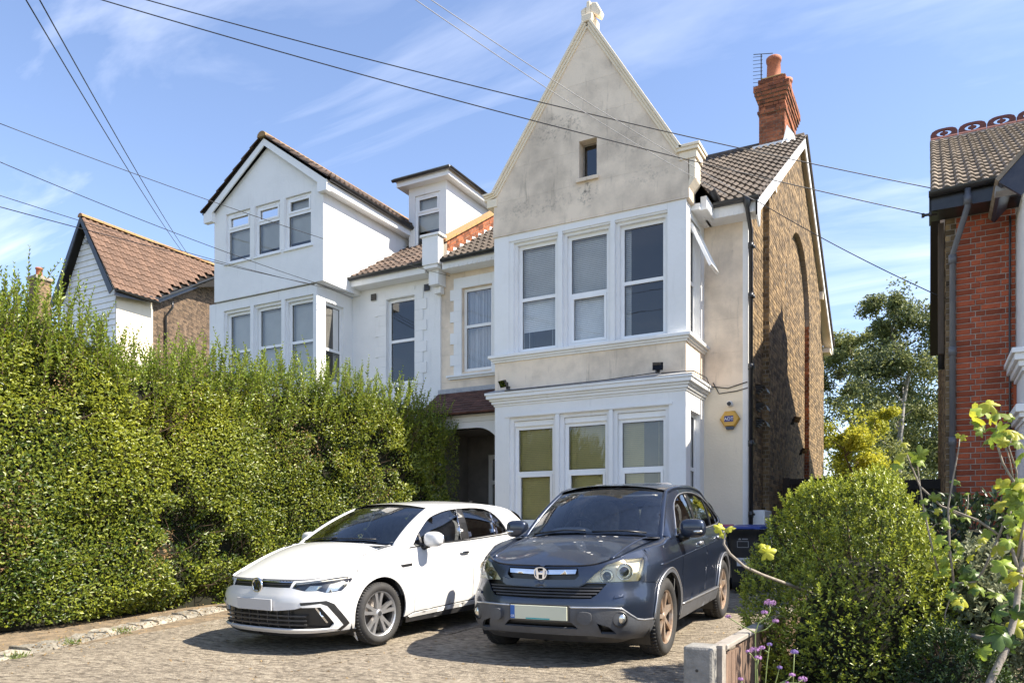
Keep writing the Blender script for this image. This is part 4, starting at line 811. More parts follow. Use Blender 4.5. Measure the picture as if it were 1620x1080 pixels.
# roof
qs = Vector((0, 5.2, 2.98)); qu = qs.normalized(); QRY, QRZ = 11.52 + 5.2, QE + 2.98
b = MB(); b.add([(.03, 11.52, QE), (4, 11.52, QE), (4, QRY, QRZ), (.03, QRY, QRZ), (.03, 21.9, QE), (4, 21.9, QE)], [(0, 1, 2, 3), (3, 2, 5, 4)]); r4 = b.build('roof', 'roof_felt', H4)
tile_roof(r4, (.02, 11.48, QE + .01), (1, 0, 0), qu, 3.0, qs.length - .05, .29, .345, 'tile_pale', amp=.034)
for k in range(9):                                                     # crested ridge: arched tile with pierced ring
    x = .03 + k * .46; o = MB()
    o.prism([(x, QRY + .13 * math.cos(a), QRZ - .02 + .12 * math.sin(a)) for a in [math.pi * i / 6 for i in range(7)]], (.45, 0, 0))
    outer = [(.0, .0), (.0, .115), (.05, .165), (.15, .185), (.30, .185), (.40, .165), (.45, .115), (.45, 0)]
    n = 24; inn = [(.225 + .125 * math.cos(2 * math.pi * i / n), .09 + .055 * math.sin(2 * math.pi * i / n)) for i in range(n)]
    dsk = [(.225 + .07 * math.cos(2 * math.pi * i / n), .09 + .028 * math.sin(2 * math.pi * i / n)) for i in range(n)]
    out = []
    for i in range(n):                                                 # outline sampled towards the same angle as the hole
        an = 2 * math.pi * i / n; dx_, dz_ = math.cos(an), math.sin(an); best = None
        for (ax, az), (bx_, bz) in zip(outer, outer[1:] + outer[:1]):
            den = dx_ * (bz - az) - dz_ * (bx_ - ax)
            if abs(den) < 1e-9: continue
            t = ((ax - .225) * (bz - az) - (az - .09) * (bx_ - ax)) / den; s_ = ((ax - .225) * dz_ - (az - .09) * dx_) / den
            if t > 0 and -1e-6 <= s_ <= 1 + 1e-6 and (best is None or t < best): best = t
        out.append((.225 + dx_ * best, .09 + dz_ * best))
    P = lambda p, y: (x + p[0], QRY + y, QRZ + .07 + p[1])
    for i in range(n):
        j = (i + 1) % n
        for y, in ((-.02,), (.02,)): o.quad(P(out[i], y), P(out[j], y), P(inn[j], y), P(inn[i], y))
        o.quad(P(out[i], -.02), P(out[j], -.02), P(out[j], .02), P(out[i], .02)); o.quad(P(inn[i], -.02), P(inn[j], -.02), P(inn[j], .02), P(inn[i], .02))
    o.prism([P(p, -.018) for p in dsk], (0, .036, 0)); o.box(x + .205, x + .245, QRY - .017, QRY + .017, QRZ + .09, QRZ + .225)
    o.build('crest_tile', 'ridge_red', H4)
b = MB(); b.box(.02, 4, QRY - .16, QRY + .0, QRZ - .06, QRZ + .0); b.build('ridge_bedding', 'mortar_pale', H4)
b = MB(); b.box(.02, 1.1, 11.50, 11.54, QE - .20, QE - .01); b.box(.02, 1.1, 11.54, QY, QE - .20, QE - .16); b.box(.005, .03, 11.5, QY + .1, QE - .22, QE + .02); b.build('fascia', 'gutter_black', H4)
b = MB(); gutter(b, (.0, 11.44, QE + .02), (.92, 11.44, QE + .06), .062); b.build('gutter', 'gutter_black', H4)
b = MB(); qx = QX + .075; b.tube([(.44, 11.44, QE - .02), (.44, 11.44, QE - .24), (qx, QY - .08, QE - .72), (qx, QY - .08, .2)], .038, 10)
for z in (QE - .16, QE - .78, 3.6, 2.4): b.lathe([(.038, -.06), (.05, -.06), (.05, .06), (.038, .06)], (.44, 11.44, z) if z > QE - .3 else (qx, QY - .08, z), n=10)
b.build('downpipe', 'pipe_grey', H4, True)
b = MB(); b.tube([(.93, QY - .02, 5.3), (.925, QY - .02, 3.9), (.93, QY - .02, 2.4)], .012, 6); b.build('wall_cable', 'black_plastic', H4)
# white bay at the frame's edge with moulded capitals, and its little gable with a navy bargeboard
b = MB(); b.box(1.0, 2.6, 10.9, QY + .1, .1, 5.3); b.build('bay_wall', 'white_wall', H4)
for z0, st_ in ((3.10, ((0, .05, .03), (.05, .12, .07), (.12, .20, .11), (.20, .26, .14))), (2.50, ((0, .05, .02), (.05, .11, .06), (.11, .20, .10)))):
    b = MB()
    for a, c, p in st_: b.box(1.0 - p, 2.6, 10.9 - p, QY - .03, z0 + a, z0 + c)
    b.build('bay_cornice', 'white_paint', H4, bevel=.006)
b = MB(); b.box(.965, .998, QY - .06, QY - .012, 2.76, 3.09); b.build('brick_pier', 'brick_red', H4)
b = MB(); b.box(.99, 1.03, 10.86, 11.1, 3.4, 5.2); b.build('bay_post', 'white_paint', H4)
b = MB(); pz = [(.72, 5.28), (1.9, 6.58)]; rake(b, pz, -.30, .0, 10.62, 10.66); b.build('bargeboard', 'navy_paint', H4)
b = MB(); rake(b, pz, .002, .05, 10.60, 12.9); b.build('bay_roof', 'tile_pale', H4)
b = MB(); rake(b, pz, -.05, -.004, 10.665, 12.0); b.build('bay_soffit', 'navy_paint', H4)
b = MB(); b.box(.70, .92, 10.75, 10.95, 5.22, 5.36); b.build('valley_lead', 'lead', H4)
b = MB(); b.box(.4, 4, 14.4, 21, 0, 5.4); b.build('inner_wall', 'room_dark', H4)
# ================================================================ car bodies as smooth maps
def pchip(xs, ys):
    x = np.array(xs, float); y = np.array(ys, float); h = np.diff(x); d = np.diff(y) / h; m = np.zeros(len(x))
    m[0], m[-1] = d[0], d[-1]
    for i in range(1, len(x) - 1):
        if d[i - 1] * d[i] > 0:
            w1, w2 = 2 * h[i] + h[i - 1], h[i] + 2 * h[i - 1]; m[i] = (w1 + w2) / (w1 / d[i - 1] + w2 / d[i])
    def f(t):
        t = np.clip(np.asarray(t, float), x[0], x[-1]); k = np.clip(np.searchsorted(x, t) - 1, 0, len(x) - 2); q = (t - x[k]) / h[k]
        return y[k] * (1 + 2 * q) * (1 - q) ** 2 + m[k] * h[k] * q * (1 - q) ** 2 + y[k + 1] * q * q * (3 - 2 * q) + m[k + 1] * h[k] * q * q * (q - 1)
    return f
def sstep(a, b, x): t = np.clip((np.asarray(x, float) - a) / (b - a), 0, 1); return t * t * (3 - 2 * t)
class CarGeo:
    """car frame: x back from the nose, y to the car's left, z up"""
    def __init__(s, d):
        s.d = d; p = np.array(d['plan'], float); cl = np.concatenate([[0], np.cumsum(np.hypot(*np.diff(p, axis=0).T))]); s.S = cl[-1]
        s.px, s.py = pchip(cl, p[:, 0]), pchip(cl, p[:, 1])
        ss = np.linspace(0, s.S, 1200); k = ss < s.S * .72; s._sx = (s.px(ss), ss)
        s.pf, s.ps, s.pr = (pchip(*zip(*d[k])) for k in ('front', 'side', 'rear'))
        a, b = d['corner']; s.fa, s.fb = a, b
        s.zt = pchip(*zip(*d['top'])); s.c, s.t, s.ze, s.ye = d['cowl'], d['head'], pchip(*zip(*d['edge_z'])), pchip(*zip(*d['edge_y'])); s.rc = pchip(*zip(*d['roof']))
        s.sh = s.s_at(d['hood_x'])
    def s_at(s, x): return np.interp(x, *s._sx)
    def zT(s, ss): return s.zt(s.px(ss))
    def wrap(s, ss, z):
        ss = np.asarray(ss, float); z = np.asarray(z, float); e = .01; a = np.abs(ss); sg = np.where(ss < 0, -1., 1.)
        x, y = s.px(a), s.py(a); tx, ty = s.px(a + e) - s.px(a - e), s.py(a + e) - s.py(a - e); l = np.hypot(tx, ty); nx, ny = -ty / l, tx / l
        wf = 1 - sstep(s.fa, s.fb, x); wr = sstep(s.d['plan'][-1][0] - .8, s.d['plan'][-1][0] - .15, x)
        i = s.pf(z) * wf + s.pr(z) * wr + s.ps(z) * (1 - wf - wr)
        return np.stack([x - nx * i, (y - ny * i) * sg, z + 0 * x], -1)
    def wtop(s, ss): return s.wrap(ss, s.zT(np.abs(ss)))
    def cowl(s, w): c = s.c; w = np.asarray(w, float); return np.stack([c[0] + c[3] * w ** 2, c[1] * w, c[2] - c[4] * w ** 2], -1)
    def head(s, w): c = s.t; w = np.asarray(w, float); return np.stack([c[0] + c[3] * w ** 2, c[1] * w, c[2] - c[4] * w ** 2], -1)
    def hood(s, u, w):
        u = np.asarray(u, float); w = np.asarray(w, float); u, w = np.broadcast_arrays(u, w)
        F = s.wtop(w * s.sh); Rr = s.cowl(w); g = 1 - (1 - u) ** s.d.get('hood_p', 1.5); P = F + (Rr - F) * u[..., None]
        P[..., 2] = F[..., 2] + (Rr[..., 2] - F[..., 2]) * g + s.d.get('hood_c', .03) * (1 - w ** 2) * np.sin(np.pi * np.clip(u, 0, 1)) ** .7
        return P
    def fend(s, u, v):
        u, v = np.broadcast_arrays(np.asarray(u, float), np.asarray(v, float)); E = s.hood(u, 1 + 0 * u); s1 = s.s_at(s.c[0] + s.c[3]); B = s.wtop(s.sh + (s1 - s.sh) * u)
        return B + (E - B) * v[..., None] + np.array([0, .35, .65]) * (s.d.get('fend_b', .03) * 4 * v * (1 - v) * np.sqrt(np.clip(u, 0, 1)))[..., None]
    def E(s, x): x = np.asarray(x, float); return np.stack([x, s.ye(x), s.ze(x)], -1)
    def up(s, x, v):
        x, v = np.broadcast_arrays(np.asarray(x, float), np.asarray(v, float)); B = s.wtop(s.s_at(x)); E = s.E(x)
        return B + (E - B) * v[..., None] + np.array([0, 1., .15]) * (s.d.get('up_b', .025) * 4 * v * (1 - v))[..., None]
    def screen(s, u, w):
        u, w = np.broadcast_arrays(np.asarray(u, float), np.asarray(w, float)); P = s.cowl(w); Q = s.head(w)
        return P + (Q - P) * u[..., None] + np.array([-.35, 0, .6]) * (.045 * 4 * u * (1 - u))[..., None]
    def roof(s, x, w):
        x, w = np.broadcast_arrays(np.asarray(x, float), np.asarray(w, float)); E = s.E(x); zc = s.rc(x); xx = x - s.t[3] * (1 - w ** 2) * (1 - sstep(s.t[0] + s.t[3], s.t[0] + s.t[3] + .5, x))
        return np.stack([xx, E[..., 1] * w, zc + (E[..., 2] - zc) * np.abs(w) ** 2.6], -1)
GOLF = CarGeo(dict(plan=[(0, 0), (.01, .26), (.05, .49), (.13, .665), (.27, .79), (.5, .86), (.87, .885), (1.4, .88), (2.2, .888), (3.0, .893), (3.4, .893), (3.75, .865), (3.97, .76), (4.07, .55), (4.115, .25), (4.12, 0)],
    front=[(.14, .12), (.19, .05), (.25, .01), (.33, .0), (.45, .0), (.53, .005), (.60, .035), (.66, .055), (.70, .085), (.76, .16)],
    side=[(.16, .08), (.22, .055), (.30, .03), (.45, .012), (.62, .0), (.72, .004), (.80, .010), (.88, .018), (.96, .045), (1.05, .085)],
    rear=[(.2, .12), (.35, .01), (.6, 0), (.85, .03), (1.0, .06)], corner=(.15, .95),
    top=[(0, .70), (.10, .705), (.27, .735), (.5, .785), (.87, .88), (1.25, .955), (2.5, 1.00), (3.5, 1.045), (3.9, 1.05), (4.12, 1.0)], hood_x=.20,
    cowl=(1.03, .755, 1.035, .19, .04), head=(1.84, .60, 1.43, .13, .04), hood_p=1.45, hood_c=.035,
    edge_z=[(1.22, .995), (1.55, 1.175), (1.97, 1.39), (2.3, 1.425), (2.8, 1.43), (3.2, 1.41), (3.68, 1.35), (3.9, 1.19), (4.08, 1.06)],
    edge_y=[(1.22, .755), (1.6, .68), (1.97, .60), (2.5, .615), (3.1, .60), (3.68, .56), (3.9, .62), (4.08, .67)],
    roof=[(1.84, 1.43), (2.1, 1.462), (2.6, 1.485), (3.1, 1.472), (3.68, 1.415), (3.9, 1.375)]))
CRV = CarGeo(dict(plan=[(0, 0), (.012, .28), (.05, .48), (.13, .66), (.28, .80), (.55, .885), (.92, .912), (1.5, .905), (2.2, .908), (3.0, .912), (3.54, .912), (3.9, .885), (4.25, .80), (4.43, .6), (4.51, .3), (4.53, 0)],
    front=[(.20, .15), (.28, .05), (.36, .01), (.45, .0), (.55, .0), (.62, .02), (.70, .05), (.80, .065), (.90, .10), (.96, .16), (1.02, .25)],
    side=[(.22, .07), (.32, .03), (.45, .008), (.60, .0), (.75, .004), (.88, .0), (.98, .03), (1.08, .075), (1.2, .15)],
    rear=[(.25, .1), (.4, .01), (.7, 0), (1.0, .05), (1.2, .1)], corner=(.15, .95),
    top=[(0, .872), (.035, .880), (.13, .928), (.30, .965), (.55, 1.0), (.92, 1.035), (1.3, 1.065), (2.5, 1.105), (3.6, 1.15), (4.1, 1.17), (4.53, 1.1)], hood_x=.22,
    cowl=(1.08, .745, 1.115, .20, .04), head=(1.84, .60, 1.60, .14, .05), hood_p=1.35, hood_c=.03, fend_b=.035,
    edge_z=[(1.28, 1.095), (1.6, 1.31), (1.98, 1.555), (2.3, 1.605), (2.8, 1.62), (3.4, 1.585), (3.9, 1.47), (4.2, 1.30), (4.4, 1.12)],
    edge_y=[(1.28, .76), (1.6, .69), (1.98, .61), (2.5, .625), (3.2, .61), (3.9, .58), (4.2, .64), (4.4, .70)],
    roof=[(1.84, 1.60), (2.1, 1.635), (2.7, 1.665), (3.3, 1.64), (3.9, 1.53), (4.2, 1.40)]))
GOLF_POSE = (-5.90, 5.55, R(5.5)); CRV_POSE = (-3.01, 6.08, R(-1.9))
# ---------------------------------------------------------------- lettering as meshes
def text_mesh(txt, size, name, mat, par, loc, rz=0, depth=.0006):
    tx = bpy.data.curves.new(name, 'FONT'); tx.body = txt; tx.size = size; tx.align_x = 'CENTER'; tx.extrude = depth
    to = bpy.data.objects.new(name, tx); COL.objects.link(to); dg = bpy.context.evaluated_depsgraph_get(); me = bpy.data.meshes.new_from_object(to.evaluated_get(dg)); bpy.data.objects.remove(to)
    me.materials.clear(); me.materials.append(M[mat]); o = bpy.data.objects.new(name, me); COL.objects.link(o); o.parent = par
    o.location = Vector(loc) - Vector(WL.get(par.name, (0, 0, 0))); o.rotation_euler = (R(90), 0, rz); return o
# ---------------------------------------------------------------- car building kit
def car_mats():
    pm('paint_white', (.64, .64, .635), .30, (.60, .595, .585), .5, 3, coat=.9)
    pm('paint_grey', (.024, .034, .060), .32, (.065, .072, .085), .22, 4, coat=.75, metal=.55, sharp=(.45, .8))
    pm('trim_black', (.012, .012, .013), .35, (.03, .03, .03), .5, 9); pm('trim_satin', (.028, .028, .031), .5, (.06, .06, .06), .5, 7, .15, 60)
    pm('trim_grey', (.085, .09, .10), .5, (.055, .055, .058), .7, 6, .2, 60)
    pm('chrome', (.75, .76, .78), .09, (.55, .55, .56), .4, 9, metal=1.)
    pm('alloy', (.66, .66, .67), .30, (.42, .415, .41), .6, 6, metal=.8)
    pm('alloy_rusty', (.50, .43, .36), .42, (.33, .19, .10), .85, 7, metal=.6)
    pm('tyre', (.022, .022, .023), .8, (.05, .046, .04), .6, 8, .3, 60); pm('rubber_mud', (.02, .02, .021), .8)
    pm('plate_blank', (.46, .46, .465), .45, (.42, .42, .42), .5, 2); pm('plate_cream', (.58, .59, .46), .45, (.54, .55, .43), .5, 2)
    pm('plate_blue', (.02, .12, .42), .4); pm('plate_teal', (.05, .36, .38), .4); pm('plate_white', (.8, .8, .8), .5)
    pm('lamp_cream', (.93, .90, .78), .35, (.66, .60, .42), .7, 5); pm('lamp_bowl', (.86, .85, .80), .22, (.5, .49, .44), .5, 6, metal=.9); pm('lamp_dark', (.06, .065, .075), .22, (.16, .17, .19), .7, 9, metal=.6)
    pm('seat', (.24, .245, .26), .85, (.03, .03, .032), .6, 8); pm('dash', (.20, .20, .205), .75, (.27, .27, .27), .5, 5); pm('visor', (.55, .53, .49), .9); pm('cabin_grey', (.42, .41, .40), .85)
    pm('rotor', (.22, .20, .185), .5, metal=.7); pm('dropping', (.36, .36, .35), .9)
    glass_mat('lens_clear', (.93, .92, .86), 1.1, .03); glass_mat('lens_yellowed', (.99, .98, .90), 1.0, .05, .08)
    glass_mat('car_glass', (.92, .95, .93), 1.5, .05); glass_mat('car_glass_tint', (.55, .56, .57), 1.6, .05)
car_mats()
def L3(P): P = np.asarray(P, float); return np.stack([P[..., 1], P[..., 0], P[..., 2]], -1)      # car frame -> local (x right, y back)
def in_poly(pts, poly):
    x, y = pts[:, 0], pts[:, 1]; r = np.zeros(len(pts), bool); n = len(poly)
    for i in range(n):
        (x0, y0), (x1, y1) = poly[i], poly[(i + 1) % n]
        c = ((y0 > y) != (y1 > y)) & (x < (x1 - x0) * (y - y0) / ((y1 - y0) or 1e-12) + x0); r ^= c
    return r
def dens(poly, sp):
    out = []
    for i in range(len(poly)):
        a, b = np.array(poly[i], float), np.array(poly[(i + 1) % len(poly)], float); k = max(1, int(np.ceil(np.linalg.norm(b - a) / sp)))
        out += [tuple(a + (b - a) * q / k) for q in range(k)]
    return out
def panel(fn, poly, name, mat, par, holes=(), sp=.045, off=0., thick=.014, flip=False, mirror=False, smooth=True, scale=(1, 1)):
    """trim a body map by a polygon in its own coordinates, with a lip turned inwards along every edge"""
    S = np.array(scale); loops = [dens(poly, sp)] + [dens(h, sp) for h in holes]; vs = []; ed = []
    for lp in loops:
        o = len(vs); vs += lp; ed += [(o + i, o + (i + 1) % len(lp)) for i in range(len(lp))]
    P = np.array(loops[0]); lo, hi = P.min(0), P.max(0)
    gx, gy = np.meshgrid(np.arange(lo[0] + sp / 2, hi[0], sp), np.arange(lo[1] + sp / 2, hi[1], sp / S[1]), indexing='ij'); G = np.stack([gx.ravel(), gy.ravel()], 1)
    if len(G):
        k = in_poly(G, loops[0])
        for h in loops[1:]: k &= ~in_poly(G, h)
        G = G[k]; B = np.array(vs)
        if len(G): G = G[(np.hypot(G[:, None, 0] - B[None, :, 0], (G[:, None, 1] - B[None, :, 1]) * S[1]).min(1) > sp * .4)]
        vs = vs + [tuple(g) for g in G]
    r = delaunay_2d_cdt([Vector(v) for v in vs], ed, [], 0, 1e-6); V2 = np.array([tuple(v) for v in r[0]]); T = np.array([tuple(f) for f in r[2]]); c = V2[T].mean(1)
    k = in_poly(c, loops[0])
    for h in loops[1:]: k &= ~in_poly(c, h)
    T = T[k]; P3 = fn(V2[:, 0], V2[:, 1]); e = 2e-3
    du = fn(V2[:, 0] + e, V2[:, 1]) - fn(V2[:, 0] - e, V2[:, 1]); dv = fn(V2[:, 0], V2[:, 1] + e) - fn(V2[:, 0], V2[:, 1] - e); N = np.cross(du, dv); N /= np.linalg.norm(N, axis=1, keepdims=True) + 1e-12
    ctr = np.array([2.2, 0, .7]); sgn = np.sign(((P3 - ctr) * N).sum(1)); sgn = np.where(sgn.sum() >= 0, 1, -1); N = N * sgn
    P3 = P3 + N * off
    if mirror: P3 = P3 * [1, -1, 1]; N = N * [1, -1, 1]
    cnt = {}
    for t in T:
        for a, b in ((t[0], t[1]), (t[1], t[2]), (t[2], t[0])): cnt[(min(a, b), max(a, b))] = cnt.get((min(a, b), max(a, b)), 0) + 1
    mb = MB(); mb.v = [tuple(p) for p in L3(P3)]; mb.f = [tuple(int(i) for i in t) for t in T]
    nT = len(mb.f)
    if thick:
        bi = {}; In = L3(P3 - N * thick)
        for (a, b), q in cnt.items():
            if q == 1:
                for i in (a, b):
                    if i not in bi: bi[i] = len(mb.v); mb.v.append(tuple(In[i]))
                mb.f.append((int(a), int(b), bi[b], bi[a]))
    o = mb.build(name, mat, par)
    if smooth:
        o.data.polygons.foreach_set('use_smooth', [i < nT for i in range(len(o.data.polygons))])
        if thick:
            rim = {k for k, q in cnt.items() if q == 1}; at = o.data.attributes.new('sharp_edge', 'BOOLEAN', 'EDGE')
            at.data.foreach_set('value', [tuple(sorted(e.vertices)) in rim for e in o.data.edges])
    return o
def gridp(fn, ua, wa, name, mat, par, nu=24, nw=24, off=0.):
    u, w = np.meshgrid(np.linspace(*ua, nu), np.linspace(*wa, nw), indexing='ij'); P = L3(fn(u, w)); mb = MB(); mb.v = [tuple(p) for p in P.reshape(-1, 3)]
    mb.f = [(i * nw + j, i * nw + j + 1, (i + 1) * nw + j + 1, (i + 1) * nw + j) for i in range(nu - 1) for j in range(nw - 1)]
    return mb.build(name, mat, par, True)
def tubep(pts, r, name, mat, par, n=8): return MB().tube([tuple(p) for p in L3(np.array(pts))], r, n).build(name, mat, par, True)
def blob(c, r, e=.7, n=14):
    """rounded box: superellipsoid"""
    mb = MB(); f = lambda t: math.copysign(abs(t) ** e, t)
    vs = [(c[0] + r[0] * f(math.cos(a)) * f(math.cos(b)), c[1] + r[1] * f(math.cos(a)) * f(math.sin(b)), c[2] + r[2] * f(math.sin(a))) for a in [-math.pi / 2 + math.pi * i / n for i in range(n + 1)] for b in [2 * math.pi * j / (2 * n) for j in range(2 * n)]]
    m = 2 * n; return mb.add(vs, [(i * m + j, i * m + (j + 1) % m, (i + 1) * m + (j + 1) % m, (i + 1) * m + j) for i in range(n) for j in range(m)])
def wheel(par, x, y, r, rr, w, style, label=None):
    """x back, y lateral in the car frame; outer face away from the centre line"""
    s = 1 if y > 0 else -1; c = (y, x, r); ax = (s, 0, 0)
    t = MB(); h = w / 2
    prof = [(rr - .005, -h * .8), (rr + .01, -h * .92), (rr + (r - rr) * .55, -h), (r - .025, -h * .93), (r - .006, -h * .78), (r, -h * .5), (r, h * .5), (r - .006, h * .78), (r - .025, h * .93), (rr + (r - rr) * .55, h), (rr + .01, h * .92), (rr - .005, h * .8)]
    t.lathe(prof, c, ax, 48)
    for k in range(60):                                                 # tread grooves as low blocks on the shoulder
        a = 2 * math.pi * k / 60; u = Vector((0, math.cos(a), math.sin(a))); v = Vector((0, -math.sin(a), math.cos(a))); p0 = Vector(c) + u * (r + .001)
        for x0, x1 in ((h * .28, h * .74), (-h * .2, h * .2)): t.add([p0 + Vector((s * q, 0, 0)) + v * d + u * e for e in (-.01, .004) for q, d in ((x0, -.012), (x1, -.009), (x1, .009), (x0, .012))], [(4, 5, 6, 7), (0, 1, 5, 4), (1, 2, 6, 5), (2, 3, 7, 6), (3, 0, 4, 7)])
    wo = t.build('wheel', 'tyre', par, True)
    mt = 'alloy' if style == 'twin' else 'alloy_rusty'
    d = h * .80; MB().lathe([(rr - .002, -d), (rr - .014, -d), (rr - .026, d * .35), (rr - .022, d * .62)], c, ax, 40).build('rim_barrel', 'trim_satin', wo, True); rm = MB().lathe([(rr - .024, d * .60), (rr - .018, d * .9), (rr - .004, d), (rr + .004, d)], c, ax, 40);  # barrel coloured dark, standing in for shade between the spokes
    rm.lathe([(.001, d * .88), (.03, d * .88), (.045, d * .80), (.06, d * .55)], c, ax, 20)
    n = 5 if style == 'twin' else 7
    for k in range(n):
        offs = (-.20, .20) if style == 'twin' else (0,)
        for o_ in offs:
            a0 = 2 * math.pi * k / n + .3; a1 = a0 + o_
            def pt(rad, an, lat, dep): u = Vector((0, math.cos(an), math.sin(an))); v = Vector((0, -math.sin(an), math.cos(an))); return Vector(c) + u * rad + v * lat + Vector((s * dep, 0, 0))
            wi, wo_ = (.020, .021) if style == 'twin' else (.020, .028)
            A = [pt(.035, a0 + o_ * .5, -wi, d * .78), pt(.035, a0 + o_ * .5, wi, d * .78), pt(rr * .6, a1, wo_ * .75, d * .80), pt(rr - .016, a1, wo_, d * .86), pt(rr - .016, a1, -wo_, d * .86), pt(rr * .6, a1, -wo_ * .75, d * .80)]
            rm.prism(A, Vector((-s * .045, 0, 0)))
    rm.build('rim', mt, wo)
    MB().lathe([(.001, -d * .3), (rr * .66, -d * .3), (rr * .66, -d * .5)], c, ax, 28).build('brake_disc', 'rotor', wo)
    MB().lathe([(.001, -d * .75), (rr, -d * .75)], c, ax, 24).build('hub_shadow', 'trim_black', wo)
    MB().lathe([(.001, d * .91), (.026, d * .90), (.03, d * .86)], c, ax, 16).build('hub_cap', 'trim_satin' if style == 'twin' else mt, wo)
    return wo
def well(par, x, y, m, z, r, d):
    mb = MB(); n = 20; an = [R(-28 + 236 * i / n) for i in range(n + 1)]
    P = lambda a, k, q: (m * (y - k), x + q * math.cos(a), z + q * math.sin(a))
    for a, b in zip(an[:-1], an[1:]): mb.quad(P(a, .02, r), P(b, .02, r), P(b, d, r), P(a, d, r)); mb.add([P(a, d, r), P(b, d, r), (m * (y - d), x, z - .1)], [(0, 1, 2)])
    mb.build('wheel_well', 'trim_black', par)
def seat(par, y, x, z, back=.62, mat='seat'):
    a = blob((y, x, z), (.25, .27, .10), .6); o = a.build('seat', mat, par, True)
    b = MB(); bb = blob((0, 0, 0), (.24, .085, back / 2), .55); rot = Matrix.Rotation(R(-18), 4, 'X')
    b.add([tuple(Vector((y, x + .32, z + .36)) + rot @ Vector(v)) for v in bb.v], bb.f); b.build('seat_back', mat, o, True)
    hb = blob((y, x + .44, z + .36 + back / 2 + .10), (.13, .05, .095), .6); hb.build('headrest', mat, o, True)
def steering(par, y, x, z, r=.185):
    mb = MB(); n = 28; tl = R(25); ring = [(y + r * math.cos(a), x - r * math.sin(a) * math.sin(tl) * -1, z + r * math.sin(a) * math.cos(tl)) for a in [2 * math.pi * i / n for i in range(n + 1)]]
    mb.tube(ring, .017, 8, False); mb.tube([(y - r, x, z), (y + r, x, z)], .016, 6); mb.tube([(y, x, z), (y, x - r * .42, z - r * .9)], .018, 6); mb.build('steering_wheel', 'trim_satin', par, True)
def chaik(p, it=2): return smooth_poly([tuple(q) for q in p], it)
def circle(c, r, a0=0, a1=360, n=24): return [(c[0] + r * math.cos(R(a0 + (a1 - a0) * i / n)), c[1] + r * math.sin(R(a0 + (a1 - a0) * i / n))) for i in range(n + 1)]
def mir(poly): return [(-a, b) for a, b in poly]
def place_car(root, pose, dz=0):
    X, Y, yaw = pose; root.location = (X, Y, gz(Y) + dz); root.rotation_euler = (math.atan(.035), 0, -yaw); WL[root.name] = (0, 0, 0)
def car_shell(root, g, paint, glass, x_rear, belt_x):
    """roof, screens, rails, rear, floor and dark inner body common to both cars"""
    xh = g.t[0] + g.t[3]
    gridp(lambda x, w: g.roof(x, w), (xh, x_rear), (-1, 1), 'roof', paint, root, 30, 26)
    wp = [(.02, -.93), (.5, -.955), (.985, -.965), (.985, .965), (.5, .955), (.02, .93)]
    so = panel(g.screen, chaik([(.02, -.97), (.5, -.972), (.985, -.972), (.985, .972), (.5, .972), (.02, .97)], 0), 'windscreen', glass, root, thick=0, off=-.004, sp=.08)
    # black ceramic band round the glass
    panel(g.screen, [(.0, -1), (1., -1), (1., 1), (.0, 1)], 'screen_seal', 'trim_black', so, holes=[chaik([(.07, -.95), (.5, -.955), (.955, -.955), (.955, .955), (.5, .955), (.07, .95)], 0)], thick=0, off=-.010, sp=.05)
    for m in (1, -1):
        xs = np.linspace(g.c[0] + g.c[3], xh, 14); P = g.screen(np.linspace(0, 1, 14), 1. + 0 * xs); E_ = np.concatenate([P, g.E(np.linspace(xh + .05, x_rear + .3, 26))]); E_ = E_ * [1, m, 1] + np.array([0, 0, -.018])
        tubep(E_, .03, 'roof_rail', paint, root, 10)
    # rear screen and tailgate, seen only from behind
    def rear(u, w): A = g.roof(x_rear + 0 * u, w); xb = belt_x; B = np.stack([xb + .02 - .06 * w ** 2, w * (g.E(xb)[1]), g.E(xb)[2] + 0 * w], -1); return A + (B - A) * u[..., None] + np.array([.06, 0, .05]) * (4 * u * (1 - u))[..., None]
    gridp(rear, (0, 1), (-1, 1), 'rear_screen', 'car_glass_tint', root, 10, 12)
    def tail(u, w): A = rear(1. + 0 * u, w); B = g.wrap(g.S - (g.S - g.s_at(belt_x - .1)) * np.abs(w) * .98, g.zT(g.S) + 0 * u); B = B * np.stack([1 + 0 * w, np.where(w < 0, -1, 1), 1 + 0 * w], -1); return A + (B - A) * u[..., None]
    gridp(tail, (0, 1), (-1, 1), 'tailgate', paint, root, 8, 16)
